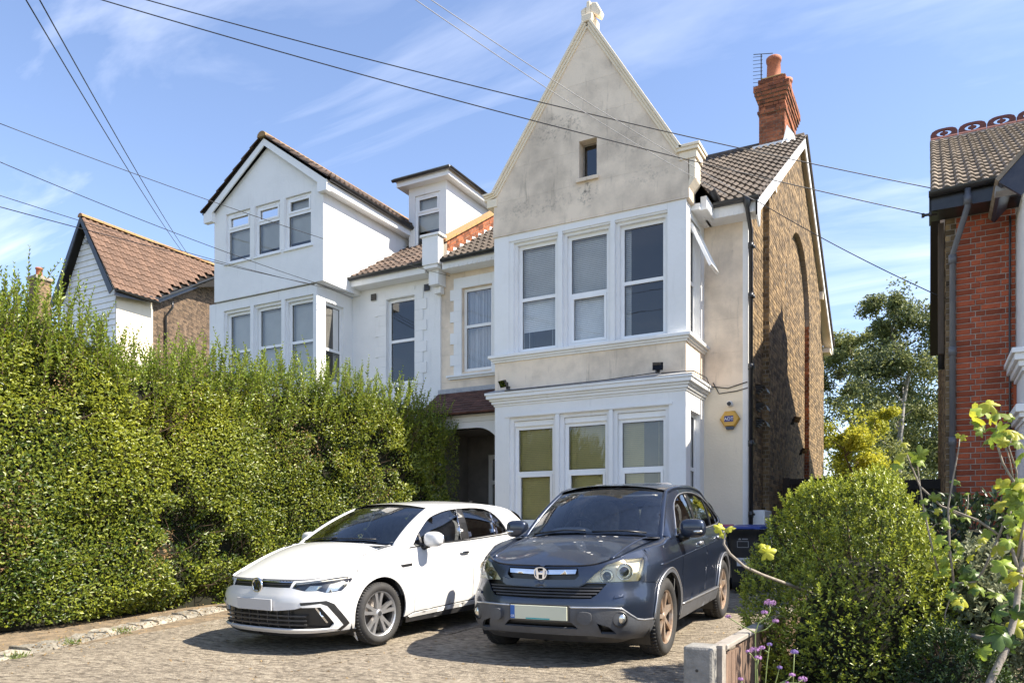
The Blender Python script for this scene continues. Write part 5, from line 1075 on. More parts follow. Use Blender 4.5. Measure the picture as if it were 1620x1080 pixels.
# ---------------------------------------------------------------- white hatchback
def build_golf():
    g = GOLF; W = g.wrap
    root = thing('parked_car', 'white five door hatchback parked beside the hedge, with a blank grey number plate', 'car', (0, 0, 0), .001, 'cars parked on the driveway'); place_car(root, GOLF_POSE, .02)
    sf, sr = 1.516, float(g.s_at(3.44)); zw = .315; ra = .375
    zt = lambda a, b, n: [(s, float(g.zT(abs(s)))) for s in np.linspace(a, b, n)]
    P = 'paint_white'
    hl = [(.47, .632), (.50, .682), (.72, .70), (1.0, .722), (1.15, .728), (1.143, .691), (1.0, .592), (.84, .579), (.757, .602), (.61, .603)]
    gr = [(-.46, .700), (0, .694), (.46, .700), (.44, .634), (.1, .634), (-.1, .634), (-.44, .634)]
    lo = [(-.52, .432), (-.30, .412), (.30, .412), (.52, .432), (.60, .452), (.775, .452), (.91, .288), (.86, .236), (.45, .232), (-.45, .232), (-.86, .236), (-.91, .288), (-.775, .452), (-.60, .452)]
    arcF = [q for q in circle((sf, zw), ra, 222, 137, 14)]
    bump = [(-1.225, .735)] + zt(-1.222, 1.222, 44) + [(1.225, .735)] + [(a, b) for a, b in arcF[::-1]] + [(1.2, .205)] + [(.9, .20), (.4, .185), (0, .183), (-.4, .185), (-.9, .20), (-1.2, .205)] + [(-a, b) for a, b in arcF]
    panel(W, bump, 'front_bumper', P, root, [hl, mir(hl), gr, lo], sp=.04)
    sp_ = [(-1.2, .20), (-.9, .195), (-.4, .18), (0, .178), (.4, .18), (.9, .195), (1.2, .20), (1.2, .165), (.5, .145), (0, .142), (-.5, .145), (-1.2, .165)]
    panel(W, sp_, 'splitter', 'trim_black', root, off=.004, sp=.05)
    panel(lambda s, z: W(s, z) + np.array([.07, 0, 0]) * (np.abs(s) < 9)[..., None], [(-.95, .22), (.95, .22), (.95, .47), (-.95, .47)], 'grille_back', 'trim_black', root, thick=0, sp=.08)
    gi = lambda d: (lambda s, z: W(s, z) + np.array([d, 0, 0]))
    for z in (.275, .318, .362):
        panel(gi(.018), [(-.62, z - .008), (.62, z - .008), (.62, z + .008), (-.62, z + .008)], 'grille_bar', 'trim_satin', root, thick=.02, sp=.06)
    for s_ in np.linspace(-.42, .42, 7): panel(gi(.03), [(s_ - .006, .24), (s_ + .006, .24), (s_ + .006, .41), (s_ - .006, .41)], 'grille_rib', 'trim_satin', root, thick=.02, sp=.06)
    panel(W, [(-.80, .222), (.80, .222), (.90, .215), (.95, .232), (.88, .242), (.80, .236), (-.80, .236), (-.88, .242), (-.95, .232), (-.90, .215)], 'lip', P, root, off=.012, sp=.05)
    for m in (1, -1):
        q = (lambda p: p) if m > 0 else mir
        panel(W, q([(.575, .495), (.83, .510), (.91, .474), (1.075, .270), (.985, .206), (.93, .214), (1.00, .264), (.838, .458), (.775, .484), (.585, .466)]), 'vent_surround', 'trim_black', root, off=.003, sp=.04)
        panel(W, q([(.575, .464), (.775, .482), (.836, .456), (.998, .264), (.933, .218), (.87, .238), (.905, .286), (.775, .450), (.60, .448)]), 'vent_trim', P, root, off=.010, sp=.04)
        panel(W, q([(.72, .44), (.74, .44), (.85, .29), (.83, .285)]), 'vent_blade', 'chrome', root, off=-.03, sp=.04)
        ho = panel(W, q(hl), 'headlamp', 'lamp_dark', root, off=-.045, sp=.04, thick=-.045)
        panel(W, q([(.60, .612), (.73, .612), (.80, .66), (.66, .668)]), 'reflector', 'lamp_bowl', ho, off=-.032, sp=.03)
        panel(W, q([(.83, .592), (.97, .604), (1.06, .68), (.90, .672)]), 'reflector', 'lamp_bowl', ho, off=-.030, sp=.03)
        panel(W, q([(.50, .672), (.72, .690), (1.10, .714), (1.12, .722), (.72, .699), (.50, .681)]), 'light_strip', 'plate_white', ho, off=-.012, sp=.03)
        panel(W, q(hl), 'lens', 'lens_clear', ho, off=.001, sp=.04, thick=0)
        panel(W, q([(1.10, .716), (1.16, .724), (1.30, .742), (1.24, .744), (1.12, .732)]), 'running_light', 'chrome', root, off=.004, sp=.03)
        panel(W, q([(1.09, .712), (1.17, .719), (1.31, .739), (1.16, .716), (1.10, .70)]), 'lamp_edge', 'trim_black', root, off=.003, sp=.03)
        fen = [(1.229, .737)] + zt(1.227, 1.985, 18) + [(2.005, .777), (2.035, .27), (1.92, .235)] + circle((sf, zw), ra, -13, 136, 26)
        panel(W, q(fen), 'fender', P, root, sp=.045)
        gridp(lambda u, v, m=m: g.fend(u, v) * np.array([1, m, 1]), (0, 1), (0, 1), 'fender_top', P, root, 22, 8)
        panel(W, q([(1.80, .792), (1.985, .800), (1.985, .772), (1.83, .764)]), 'side_badge', 'trim_black', root, off=.003, sp=.04)
        fd = [(1.990, .95)] + zt(2.0, 3.075, 14) + [(3.055, .741), (3.065, .30), (2.042, .268), (2.010, .777)]
        panel(W, q(fd), 'front_door', P, root, sp=.05)
        rd = zt(3.082, 3.95, 10) + [(3.98, .70), (3.86, .60)] + circle((sr, zw), ra, 140, 188, 8) + [(3.072, .303), (3.062, .741)]
        panel(W, q(rd), 'rear_door', P, root, sp=.05)
        qt = zt(3.957, g.S - .001, 18) + [(g.S - .001, .2), (sr + ra + .03, .22)] + circle((sr, zw), ra, -15, 138, 22) + [(3.99, .70)]
        panel(W, q(qt), 'rear_quarter', P, root, sp=.05)
        panel(W, q([(1.95, .228), (2.04, .254), (3.065, .286), (3.74, .288), (3.74, .25), (1.97, .212)]), 'sill', P, root, sp=.05, off=.008)
        panel(W, q([(1.92, .213), (3.74, .252), (3.74, .17), (1.94, .16)]), 'sill_skirt', 'trim_satin', root, off=.004, sp=.05)
        hd = blob(tuple(L3(W(2.91 * m, .866) + np.array([0, .012 * m, 0]))), (.018, .085, .016), .7, 8); ho2 = hd.build('door_handle', 'chrome', root, True)
        # upper side with window openings
        up = lambda x, v: g.up(x, v)
        dlo = chaik([(1.40, .02), (1.56, .58), (1.74, .70), (1.94, .775), (2.19, .85), (2.46, .895), (2.81, .905), (3.10, .86), (3.24, .62), (3.325, .16), (3.27, .045), (2.75, .045), (2.3, .035), (1.8, .02)], 1)
        xs = np.linspace(1.23, 3.98, 30)
        panel(up, [(x, 0.) for x in xs] + [(x, 1.) for x in xs[::-1]], 'side_frame', P, root, [dlo], mirror=m < 0, sp=.05, scale=(1, .42))
        ins = [(1.415, .035), (1.57, .57), (1.75, .685), (1.95, .76), (2.20, .835), (2.46, .878), (2.81, .888), (3.085, .845), (3.22, .61), (3.30, .17), (3.255, .065), (2.75, .065), (2.3, .055), (1.8, .04)]
        panel(up, dlo, 'window_trim', 'trim_black', root, [chaik(ins, 1)], off=-.004, mirror=m < 0, sp=.05, scale=(1, .42), thick=.02)
        def clip(x0, x1, b0, b1): return None
        panel(up, chaik([(1.60, .04), (1.62, .58), (1.75, .69), (1.95, .765), (2.20, .84), (2.44, .88), (2.315, .05)], 0), 'window', 'car_glass', root, off=-.012, mirror=m < 0, sp=.07, thick=0, scale=(1, .42))
        panel(up, [(1.41, .03), (1.57, .56), (1.60, .57), (1.575, .04)], 'quarter_light', 'car_glass', root, off=-.012, mirror=m < 0, sp=.07, thick=0, scale=(1, .42))
        panel(up, [(1.57, .03), (1.595, .57), (1.625, .60), (1.605, .03)], 'pillar_trim', 'trim_satin', root, off=-.006, mirror=m < 0, sp=.07, scale=(1, .42))
        panel(up, [(2.31, .04), (2.435, .885), (2.55, .895), (2.47, .05)], 'door_pillar', 'trim_black', root, off=-.005, mirror=m < 0, sp=.07, scale=(1, .42))
        panel(up, [(2.47, .06), (2.55, .885), (2.81, .895), (3.09, .85), (3.11, .82), (3.02, .06)], 'window', 'car_glass_tint', root, off=-.012, mirror=m < 0, sp=.07, thick=0, scale=(1, .42))
        panel(up, [(3.02, .055), (3.11, .835), (3.135, .80), (3.045, .055)], 'pillar_trim', 'chrome', root, off=-.004, mirror=m < 0, sp=.07, scale=(1, .42))
        panel(up, [(3.045, .06), (3.135, .80), (3.22, .61), (3.30, .17), (3.255, .065)], 'quarter_light', 'car_glass_tint', root, off=-.012, mirror=m < 0, sp=.07, thick=0, scale=(1, .42))
        tubep(g.up(np.linspace(1.38, 3.30, 24), .022 + 0 * np.linspace(0, 1, 24)) * [1, m, 1] + np.array([0, .004 * m, 0]), .007, 'belt_trim', 'trim_black', root, 6)
        tubep([g.up(2.31, .05) * [1, m, 1], g.up(2.437, .88) * [1, m, 1]], .007, 'pillar_trim', 'chrome', root, 6)
        # mirror
        mp_ = g.up(1.60, .12) * [1, m, 1]; mc = mp_ + np.array([.0, .165 * m, .045])
        mb = blob(tuple(L3(mc)), (.115, .075, .085), .75, 12); mo = mb.build('mirror', P, root, True)
        mg = blob(tuple(L3(mc + np.array([.06, 0, 0]))), (.10, .022, .07), .7, 10); mg.build('mirror_glass', 'chrome', mo, True)
        MB().tube([tuple(L3(mp_ + np.array([0, -.01 * m, -.05]))), tuple(L3(mc + np.array([0, -.05 * m, -.06])))], [.035, .03], 8).build('mirror_arm', 'trim_black', mo, True)
        for x in (.87, 3.44):
            well(root, x, .86, m, zw, .385, .30)
            wheel(root, x, m * .785, zw, .236, .21, 'twin')
    hp = [(u, w) for u, w in [(.0, -.985), (.0, .985), (.5, .985), (1, .985), (1, -.985), (.5, -.985)]]
    panel(g.hood, [(.004, -.99), (.004, 0), (.004, .99), (1, .99), (1, 0), (1, -.99)], 'bonnet', P, root, sp=.045)
    for m in (1, -1): tubep(g.hood(np.linspace(.1, .95, 16), m * (.72 - .10 * np.linspace(0, 1, 16))) + np.array([0, 0, -.012]), .0165, 'bonnet_crease', P, root, 8)
    MB().add([tuple(L3(np.array(p))) for p in [(1.0, -.78, 1.0), (1.0, .78, 1.0), (1.32, .74, .99), (1.32, -.74, .99)]], [(0, 1, 2, 3)]).build('scuttle', 'trim_black', root)
    for y0, y1 in ((-.55, .05), (.0, .55)):
        P0, P1 = g.screen(.045, y0 / .75), g.screen(.075, y1 / .75); tubep([P0 + [-.02, 0, .012], (P0 + P1) / 2 + [-.03, 0, .02], P1 + [-.02, 0, .012]], .008, 'wiper', 'trim_black', root, 6)
    car_shell(root, g, P, 'car_glass', 3.66, 3.98)
    # black strip under the bonnet edge, badge, plate
    gs = panel(W, gr, 'grille', 'trim_black', root, off=-.012, sp=.05, thick=-.012)
    panel(W, [(-.45, .684), (.45, .684), (.45, .692), (-.45, .692)], 'grille_chrome', 'chrome', gs, off=.0, sp=.05)
    panel(W, [(-.45, .664), (.45, .664), (.45, .669), (-.45, .669)], 'grille_chrome', 'trim_satin', gs, off=.0, sp=.05)
    bx = float(W(0., .65)[0]) - .012; c0 = (0, bx, .65)
    em = MB().lathe([(.078, .0), (.078, -.012), (.066, -.014), (.058, -.008), (.058, .004)], c0, (0, 1, 0), 32); emo = em.build('emblem', 'chrome', root, True)
    MB().lathe([(.001, -.004), (.07, -.004), (.07, .01)], c0, (0, 1, 0), 32).build('emblem_disc', 'trim_black', emo)
    vw = MB()
    for a, b_ in (((-.030, .052), (0, .008)), ((.030, .052), (0, .008)), ((-.058, .024), (-.028, -.052)), ((-.028, -.052), (0, .0)), ((0, .0), (.028, -.052)), ((.028, -.052), (.058, .024))):
        A, B_ = Vector((a[0], 0, a[1])), Vector((b_[0], 0, b_[1])); d = (B_ - A).normalized(); n = Vector((-d.z, 0, d.x)) * .0085
        vw.prism([Vector(c0) + Vector((0, -.013, 0)) + q for q in (A - n, B_ - n, B_ + n, A + n)], (0, .008, 0))
    vw.build('emblem_letters', 'chrome', emo)
    po = MB(); po.box(-.26, .26, -.016, .0, .412, .524); po.build('number_plate', 'plate_blank', root, bevel=.004)
    # cabin, and unseen dark boxes added inside the body to block light
    MB().box(-.62, .62, .25, 3.9, .17, .42).build('underbody_blocker', 'trim_black', root); MB().box(-.60, .60, .28, 1.15, .42, .66).build('engine_bay_blocker', 'trim_black', root); MB().box(-.78, .78, 3.3, 3.95, .45, .95).build('boot_blocker', 'trim_black', root)
    db = MB(); db.prism([(-.74, 1.12, .70), (-.74, 1.12, .99), (-.74, 1.5, 1.02), (-.74, 1.78, .95), (-.74, 1.80, .70)], (1.48, 0, 0)); db.build('dashboard', 'dash', root, bevel=.03)
    MB().box(-.80, .80, 1.15, 3.4, .40, .46).build('cabin_floor', 'trim_black', root)
    for m in (1, -1): MB().box(min(m * .78, m * .80), max(m * .78, m * .80), 1.2, 3.8, .45, .95).build('door_card', 'dash', root)
    for y in (-.37, .37): seat(root, y, 2.15, .60); seat(root, y, 2.95, .60, .55)
    steering(root, -.37, 1.83, .96)
    gridp(lambda x, w: g.roof(x, w) + np.array([0, 0, -.03]), (2.0, 3.6), (-.97, .97), 'headlining', 'cabin_grey', root, 8, 8)
    an = MB(); an.prism([(-.012, 3.48, 1.425), (.012, 3.48, 1.425), (.006, 3.60, 1.49), (-.006, 3.60, 1.49)], (0, .05, -.005)); an.build('aerial_fin', 'trim_black', root)
    return root
# ---------------------------------------------------------------- dark SUV
def build_crv():
    g = CRV; W = g.wrap
    root = thing('parked_car', 'dusty dark blue grey SUV with a cream number plate, parked before the bay window', 'car', (0, 0, 0), .001, 'cars parked on the driveway'); place_car(root, CRV_POSE)
    sf, sr = 1.60, float(g.s_at(3.54)); zw = .36; ra = .425; P = 'paint_grey'
    zt = lambda a, b, n: [(s, float(g.zT(abs(s)))) for s in np.linspace(a, b, n)]
    hl = [(.425, .742), (.50, .814), (.625, .895), (.80, .928), (.92, .940), (1.176, .945), (1.09, .84), (1.005, .737), (.80, .738), (.63, .742)]
    ug = [(-.345, .862), (0, .858), (.345, .862), (.36, .80), (.32, .766), (0, .758), (-.32, .766), (-.36, .80)]
    lg = [(-.52, .748), (-.43, .735), (-.36, .702), (0, .690), (.36, .702), (.43, .735), (.615, .732), (.53, .645), (.47, .606), (0, .596), (-.47, .606), (-.53, .645), (-.615, .732)]
    line = [(0, .535), (.27, .531), (.60, .531), (.736, .520), (.82, .462), (.895, .420), (1.0, .402), (1.20, .394)]
    arc = circle((sf, zw), ra, 172, 100, 12); aF = [q for q in circle((sf, zw), ra, 175, 133, 8)]
    half = line + aF + [(1.345, .72), (1.005, .732), (1.09, .84), (1.18, .948)]
    top = zt(-1.182, 1.182, 42)
    bump = line[::-1][:-1] + mir(line)[:-1] + [(-1.19, .40)] + mir(aF) + [(-1.345, .70), (-1.02, .728), (-1.10, .84), (-1.18, .948)] + top + [(1.18, .948), (1.10, .84), (1.02, .728), (1.345, .70)] + aF[::-1] + [(1.19, .40)]
    # upper bumper, cut by lamps and grilles
    panel(W, bump, 'front_bumper', P, root, [hl_shift(hl, 0) if False else hl, mir(hl), ug, lg] if False else [ug, lg, [(a - .002 if a > 1 else a, b) for a, b in [(.425, .742), (.50, .814), (.625, .895), (.80, .928), (.92, .935), (1.13, .94), (1.06, .84), (.985, .742), (.80, .742), (.63, .744)]], mir([(.425, .742), (.50, .814), (.625, .895), (.80, .928), (.92, .935), (1.13, .94), (1.06, .84), (.985, .742), (.80, .742), (.63, .744)])], sp=.04)
    low = line + circle((sf, zw), ra, 176, 202, 6) + [(1.18, .225), (.80, .245), (.62, .27), (.45, .285), (0, .285)]
    it = [(.52, .398), (.62, .366), (.70, .30), (.56, .305)]
    ci = [(-.30, .40), (.30, .40), (.36, .345), (-.36, .345)]
    low_full = low[:-1] + mir(low)[::-1][1:]
    panel(W, low_full, 'lower_bumper', 'trim_grey', root, [it, mir(it), ci], off=.006, sp=.04, thick=.03)
    for p in (it, mir(it), ci): panel(W, p, 'air_intake', 'trim_black', root, off=-.05, sp=.05, thick=0)
    valance = [(-1.0, .24), (-.6, .275), (-.4, .29), (.4, .29), (.6, .275), (1.0, .24), (.8, .20), (0, .205), (-.8, .20)]
    panel(lambda s, z: W(s, z) + np.array([.03, 0, 0]), valance, 'valance', 'trim_satin', root, sp=.06)
    tl = np.array(line[1:]);
    for m in (1, -1): tubep(W(np.interp(np.linspace(0, 1, 40), np.linspace(0, 1, len(tl)), tl[:, 0]) * m, np.interp(np.linspace(0, 1, 40), np.linspace(0, 1, len(tl)), tl[:, 1])) + np.array([-.004, 0, 0]), .009, 'bumper_line', 'alloy', root, 6)
    gi = lambda d: (lambda s, z: W(s, z) + np.array([d, 0, 0]))
    panel(gi(.06), [(-.66, .58), (.66, .58), (.60, .76), (-.60, .76)], 'grille_back', 'trim_black', root, thick=0, sp=.06)
    for i, z in enumerate((.622, .647, .672, .697)):
        w_ = (.47, .52, .55, .57)[i]; panel(gi(.012), [(-w_, z - .006), (w_, z - .006), (w_, z + .006), (-w_, z + .006)], 'grille_bar', 'trim_satin', root, thick=.03, sp=.06)
    panel(gi(.04), [(-.37, .75), (.37, .75), (.37, .87), (-.37, .87)], 'grille_recess', 'trim_black', root, thick=0, sp=.06)
    panel(W, [(-.335, .852), (-.08, .846), (.08, .846), (.335, .852), (.325, .815), (.10, .806), (-.10, .806), (-.325, .815)], 'chrome_bar', 'chrome', root, off=.004, sp=.04, thick=.02)
    # frame lip that carries the upper grille
    fr_ = [(-.43, .745), (-.36, .708), (0, .697), (.36, .708), (.43, .745), (.40, .775), (.33, .757), (0, .749), (-.33, .757), (-.40, .775)]
    panel(W, fr_, 'grille_frame', P, root, off=.016, sp=.04, thick=.03)
    # emblem: letter in a rounded frame
    ex = float(W(0., .82)[0]) - .030; zc = .816
    def ring2(mb, o, i, d):
        for k in range(len(o)): j = (k + 1) % len(o); mb.add([(o[k][0], ex, zc + o[k][1]), (o[j][0], ex, zc + o[j][1]), (i[j][0], ex, zc + i[j][1]), (i[k][0], ex, zc + i[k][1]), (o[k][0], ex + d, zc + o[k][1]), (o[j][0], ex + d, zc + o[j][1]), (i[j][0], ex + d, zc + i[j][1]), (i[k][0], ex + d, zc + i[k][1])], [(0, 1, 2, 3), (0, 4, 5, 1), (3, 2, 6, 7)])
    oq = chaik([(-.068, .055), (.068, .055), (.056, -.055), (-.056, -.055)], 3); iq = [(a * .87, b * .86) for a, b in oq]
    em = MB(); ring2(em, oq, iq, .02); emo = em.build('emblem', 'chrome', root)
    hb = MB(); hp = [(-.047, .044), (-.027, .044), (-.021, .008), (.021, .008), (.027, .044), (.047, .044), (.036, -.044), (.018, -.044), (.019, -.010), (-.019, -.010), (-.018, -.044), (-.036, -.044)]
    hb.prism([(a, ex + .002, zc + b) for a, b in hp], (0, .016, 0)); hb.build('emblem_letter', 'chrome', emo)
    # plate with blue band and teal strip
    px = float(W(0., .5)[0]) - .02; pb = MB(); pb.box(-.272, .272, px, px + .012, .415, .538); po = pb.build('number_plate', 'plate_cream', root, bevel=.004)
    MB().box(-.27, -.228, px - .002, px - .0005, .418, .535).build('blue_band', 'plate_blue', po); MB().box(-.12, .11, px - .002, px - .0005, .418, .430).build('teal_strip', 'plate_teal', po)
    text_mesh('GB', .026, 'country_letters', 'plate_white', po, (-.249, px - .003, .432))
    fr2 = MB(); fr2.box(-.285, .285, px + .012, px + .04, .405, .548); fr2.build('plate_holder', 'trim_satin', root)
    for m in (1, -1):
        q = (lambda p: p) if m > 0 else mir
        hin = [(.428, .744), (.50, .812), (.625, .892), (.80, .925), (.92, .936), (1.15, .942), (1.07, .84), (.995, .742), (.80, .744), (.63, .746)]
        ho = panel(W, q(hin), 'headlamp', 'lamp_cream', root, off=-.055, sp=.04, thick=-.055)
        for s_, z_, r_ in ((.615, .795, .062), (.815, .828, .072)):
            c = W(s_ * m, z_); cn = W((s_ + .01) * m, z_) - W((s_ - .01) * m, z_); nv = np.cross(cn, [0, 0, 1.]); nv /= np.linalg.norm(nv); nv = nv if nv[0] < 0 else -nv; nv = nv * .8 + np.array([-.5, 0, .05]); nv /= np.linalg.norm(nv)
            cc_ = c - nv * .045; l_ = lambda p: tuple(L3(p))
            MB().lathe([(r_, .025), (r_ * .92, .025), (r_ * .86, .0), (r_ * .62, -.012), (r_ * .60, .004)], l_(cc_), tuple(L3(nv)), 24).build('lamp_ring', 'lamp_bowl', ho, True)
            MB().lathe([(r_ * .60, .0), (r_ * .5, .022), (r_ * .3, .034), (.001, .038)], l_(cc_), tuple(L3(nv)), 20).build('projector', 'glass_dark' if False else 'lamp_dark', ho, True)
        panel(W, q(hin), 'lens', 'lens_yellowed', ho, off=.002, sp=.04, thick=0)
        fen = [(1.184, .950)] + zt(1.186, 2.10, 20) + [(2.12, .80), (2.07, .44)] + circle((sf, zw), ra, 10, 132, 26) + [(1.348, .705), (1.022, .732), (1.10, .84)]
        panel(W, q(fen), 'fender', P, root, sp=.045)
        gridp(lambda u, v, m=m: g.fend(u, v) * np.array([1, m, 1]), (0, 1), (0, 1), 'fender_top', P, root, 22, 8)
        for cx_, a0, a1 in ((sf, -6, 176), (sr, -6, 186)):
            o_ = circle((cx_, zw), ra + .030, a0, a1, 26); i_ = circle((cx_, zw), ra - .012, a1, a0, 26)
            panel(W, q(o_ + i_), 'arch_trim', 'trim_grey', root, off=.012, sp=.05, thick=.03)
            tubep(W(np.array([a for a, b in o_]) * m, np.array([b for a, b in o_])) + np.array([0, .012 * m, 0]), .006, 'arch_edge', 'alloy', root, 6)
        fd = zt(2.11, 3.20, 12) + [(3.19, .8), (3.09, .45), (2.085, .42), (2.13, .80)]
        panel(W, q(fd), 'front_door', P, root, sp=.05)
        rd = zt(3.208, 4.20, 10) + [(4.2, .82), (4.0, .78)] + circle((sr, zw), ra + .01, 118, 170, 8) + [(3.098, .45), (3.198, .8)]
        panel(W, q(rd), 'rear_door', P, root, sp=.05)
        qt = zt(4.208, g.S - .001, 16) + [(g.S - .001, .28), (sr + ra, .3)] + circle((sr, zw), ra, -8, 118, 20) + [(4.207, .82)]
        panel(W, q(qt), 'rear_quarter', P, root, sp=.05)
        panel(W, q([(2.04, .41), (3.09, .44), (sr - ra - .03, .44), (sr - ra - .02, .30), (2.05, .27)]), 'sill', 'trim_grey', root, off=.016, sp=.05, thick=.03)
        tubep(W(np.linspace(2.05, sr - ra, 16) * m, .425 + 0 * np.linspace(0, 1, 16)) + np.array([0, .018 * m, 0]), .009, 'sill_line', 'alloy', root, 6)
        tubep(W(np.linspace(1.35, 4.3, 40) * m, np.linspace(.86, .99, 40)) + np.array([0, -.004 * m, 0]), .008, 'body_crease', P, root, 6)
        for s_, z_ in ((2.98, .985), (3.95, 1.01)):
            blob(tuple(L3(W(s_ * m, z_) + np.array([0, .014 * m, 0]))), (.020, .085, .020), .7, 8).build('door_handle', 'alloy', root, True)
        blob(tuple(L3(W(.72 * m, .432) + np.array([.02, 0, 0]))), (.05, .03, .05), 1., 10).build('fog_lamp', 'lamp_bowl', root, True)
        c = W(.72 * m, .432); nv = np.array([-.85, .5 * m, 0]); MB().lathe([(.062, .012), (.072, .006), (.072, -.03), (.058, -.03), (.055, .002)], tuple(L3(c)), tuple(L3(nv)), 24).build('fog_ring', 'trim_satin', root, True)
        tw = [(.36, .50), (.46, .495), (.48, .47), (.468, .39), (.36, .40)]; panel(W, q(chaik(tw, 2)), 'bumper_pad', 'trim_grey', root, off=.045, sp=.03, thick=.05)
        panel(W, q([(.67, .607), (.77, .622), (.765, .640), (.68, .628)]), 'washer_cap', P, root, off=.012, sp=.03)
        panel(W, q(chaik([(.80, .52), (.83, .52), (.83, .50), (.80, .50)], 1)), 'sensor', 'trim_black', root, off=.004, sp=.03) if False else None
        MB().box(min(m * .64, m * .86), max(m * .64, m * .86), .62, .63, .20, .32).build('wheel_deflector', 'rubber_mud', root)
        # upper side
        up = g.up; xs = np.linspace(1.29, 4.34, 30)
        dlo = chaik([(1.50, .03), (1.58, .36), (1.80, .62), (2.0, .745), (2.2, .825), (2.5, .858), (3.0, .84), (3.4, .76), (3.7, .62), (3.95, .34), (3.98, .10), (3.85, .02), (3.3, .02), (2.3, .02)], 1)
        panel(up, [(x, 0.) for x in xs] + [(x, 1.) for x in xs[::-1]], 'side_frame', P, root, [dlo], mirror=m < 0, sp=.05, scale=(1, .45))
        ins = chaik([(1.53, .045), (1.60, .345), (1.81, .60), (2.01, .725), (2.2, .80), (2.5, .835), (3.0, .815), (3.39, .735), (3.68, .60), (3.92, .33), (3.95, .11), (3.84, .045), (3.3, .045), (2.3, .045)], 1)
        panel(up, dlo, 'window_trim', 'trim_black', root, [ins], off=-.002, mirror=m < 0, sp=.05, scale=(1, .45), thick=.02)
        dl = np.array(dlo + dlo[:1]); tubep(g.up(dl[:, 0], dl[:, 1]) * [1, m, 1] + np.array([0, .004 * m, 0]), .006, 'window_chrome', 'alloy', root, 6)
        panel(up, [(1.55, .05), (1.62, .35), (1.81, .59), (2.02, .72), (2.2, .79), (2.48, .825), (2.43, .05)], 'window', 'car_glass', root, off=-.012, mirror=m < 0, sp=.07, thick=0, scale=(1, .45))
        panel(up, [(2.43, .03), (2.48, .845), (2.60, .845), (2.53, .03)], 'door_pillar', 'trim_black', root, off=-.004, mirror=m < 0, sp=.07, scale=(1, .45))
        panel(up, [(2.53, .05), (2.60, .825), (3.0, .81), (3.35, .745), (3.27, .05)], 'window', 'car_glass_tint', root, off=-.012, mirror=m < 0, sp=.07, thick=0, scale=(1, .45))
        panel(up, [(3.27, .03), (3.35, .765), (3.40, .75), (3.33, .03)], 'pillar_trim', 'trim_black', root, off=-.004, mirror=m < 0, sp=.07, scale=(1, .45))
        panel(up, [(3.33, .05), (3.40, .73), (3.68, .59), (3.90, .33), (3.93, .12), (3.83, .05)], 'quarter_light', 'car_glass_tint', root, off=-.012, mirror=m < 0, sp=.07, thick=0, scale=(1, .45))
        mp_ = g.up(1.62, .10) * [1, m, 1]; mc = mp_ + np.array([-.02, .155 * m, .06])
        mb = blob(tuple(L3(mc)), (.125, .075, .095), .62, 12); mo = mb.build('mirror', P, root, True)
        blob(tuple(L3(mc + np.array([.06, 0, 0]))), (.105, .022, .078), .6, 10).build('mirror_glass', 'chrome', mo, True)
        MB().tube([tuple(L3(mp_ + np.array([0, -.02 * m, -.05]))), tuple(L3(mc + np.array([0, -.05 * m, -.07])))], [.05, .04], 8).build('mirror_arm', 'trim_black', mo, True)
        blob(tuple(L3(mc + np.array([-.05, .06 * m, -.03]))), (.05, .04, .016), .8, 8).build('indicator', 'lamp_bowl', mo, True)
        for x in (.92, 3.54):
            well(root, x, .87, m, zw, .435, .32)
            wheel(root, x, m * .795, zw, .256, .225, 'seven')
    panel(g.hood, [(.004, -.99), (.004, 0), (.004, .99), (1, .99), (1, 0), (1, -.99)], 'bonnet', P, root, sp=.045)
    for m in (1, -1): tubep(g.hood(np.linspace(.06, .97, 18), m * (.80 + .03 * np.linspace(0, 1, 18))) + np.array([0, 0, -.012]), .022, 'bonnet_crease', P, root, 10)
    MB().add([tuple(L3(np.array(p))) for p in [(1.04, -.78, 1.085), (1.04, .78, 1.085), (1.36, .74, 1.08), (1.36, -.74, 1.08)]], [(0, 1, 2, 3)]).build('scuttle', 'trim_black', root)
    for y0, y1 in ((-.60, .02), (.10, .62)):
        P0, P1 = g.screen(.035, y0 / .75), g.screen(.055, y1 / .75); tubep([P0 + [-.02, 0, .012], (P0 * .4 + P1 * .6) + [-.04, 0, .03], P1 + [-.02, 0, .012]], .010, 'wiper', 'trim_black', root, 6)
    car_shell(root, g, P, 'car_glass', 3.95, 4.3)
    for u, w, r_ in ((.86, .50, .05), (.80, .30, .022), (.84, .36, .03), (.62, .42, .03), (.55, .12, .02), (.9, -.5, .028), (.86, -.66, .02), (.62, -.5, .03), (.28, .42, .03), (.24, .48, .022), (.5, -.3, .022), (.45, .25, .016), (.82, .12, .016), (.3, .36, .018)):
        r_ *= .62; c = g.hood(u, w); dm = MB(); n = 11; ring_ = [(c[1] + r_ * random.uniform(.35, 1) * math.cos(2 * math.pi * i / n) * 1.3, c[0] + r_ * random.uniform(.3, 1) * math.sin(2 * math.pi * i / n)) for i in range(n)]
        pts = []
        for yy, xx in ring_:
            uu = np.clip(u + (xx - c[0]) / 1.0, 0, 1); ww = np.clip(w + (yy - c[1]) / .72, -1, 1); hpnt = g.hood(uu, ww); pts.append((float(hpnt[1]), float(hpnt[0]), float(hpnt[2]) + .003))
        dm.add(pts, [tuple(range(n))]).build('bird_dropping', 'dropping', root)
    MB().box(-.62, .62, .35, 4.3, .22, .48).build('underbody_blocker', 'trim_black', root); MB().box(-.60, .60, .35, 1.2, .48, .85).build('engine_bay_blocker', 'trim_black', root); MB().box(-.80, .80, 3.6, 4.3, .5, 1.05).build('boot_blocker', 'trim_black', root)  # unseen dark boxes put inside the body to keep light out
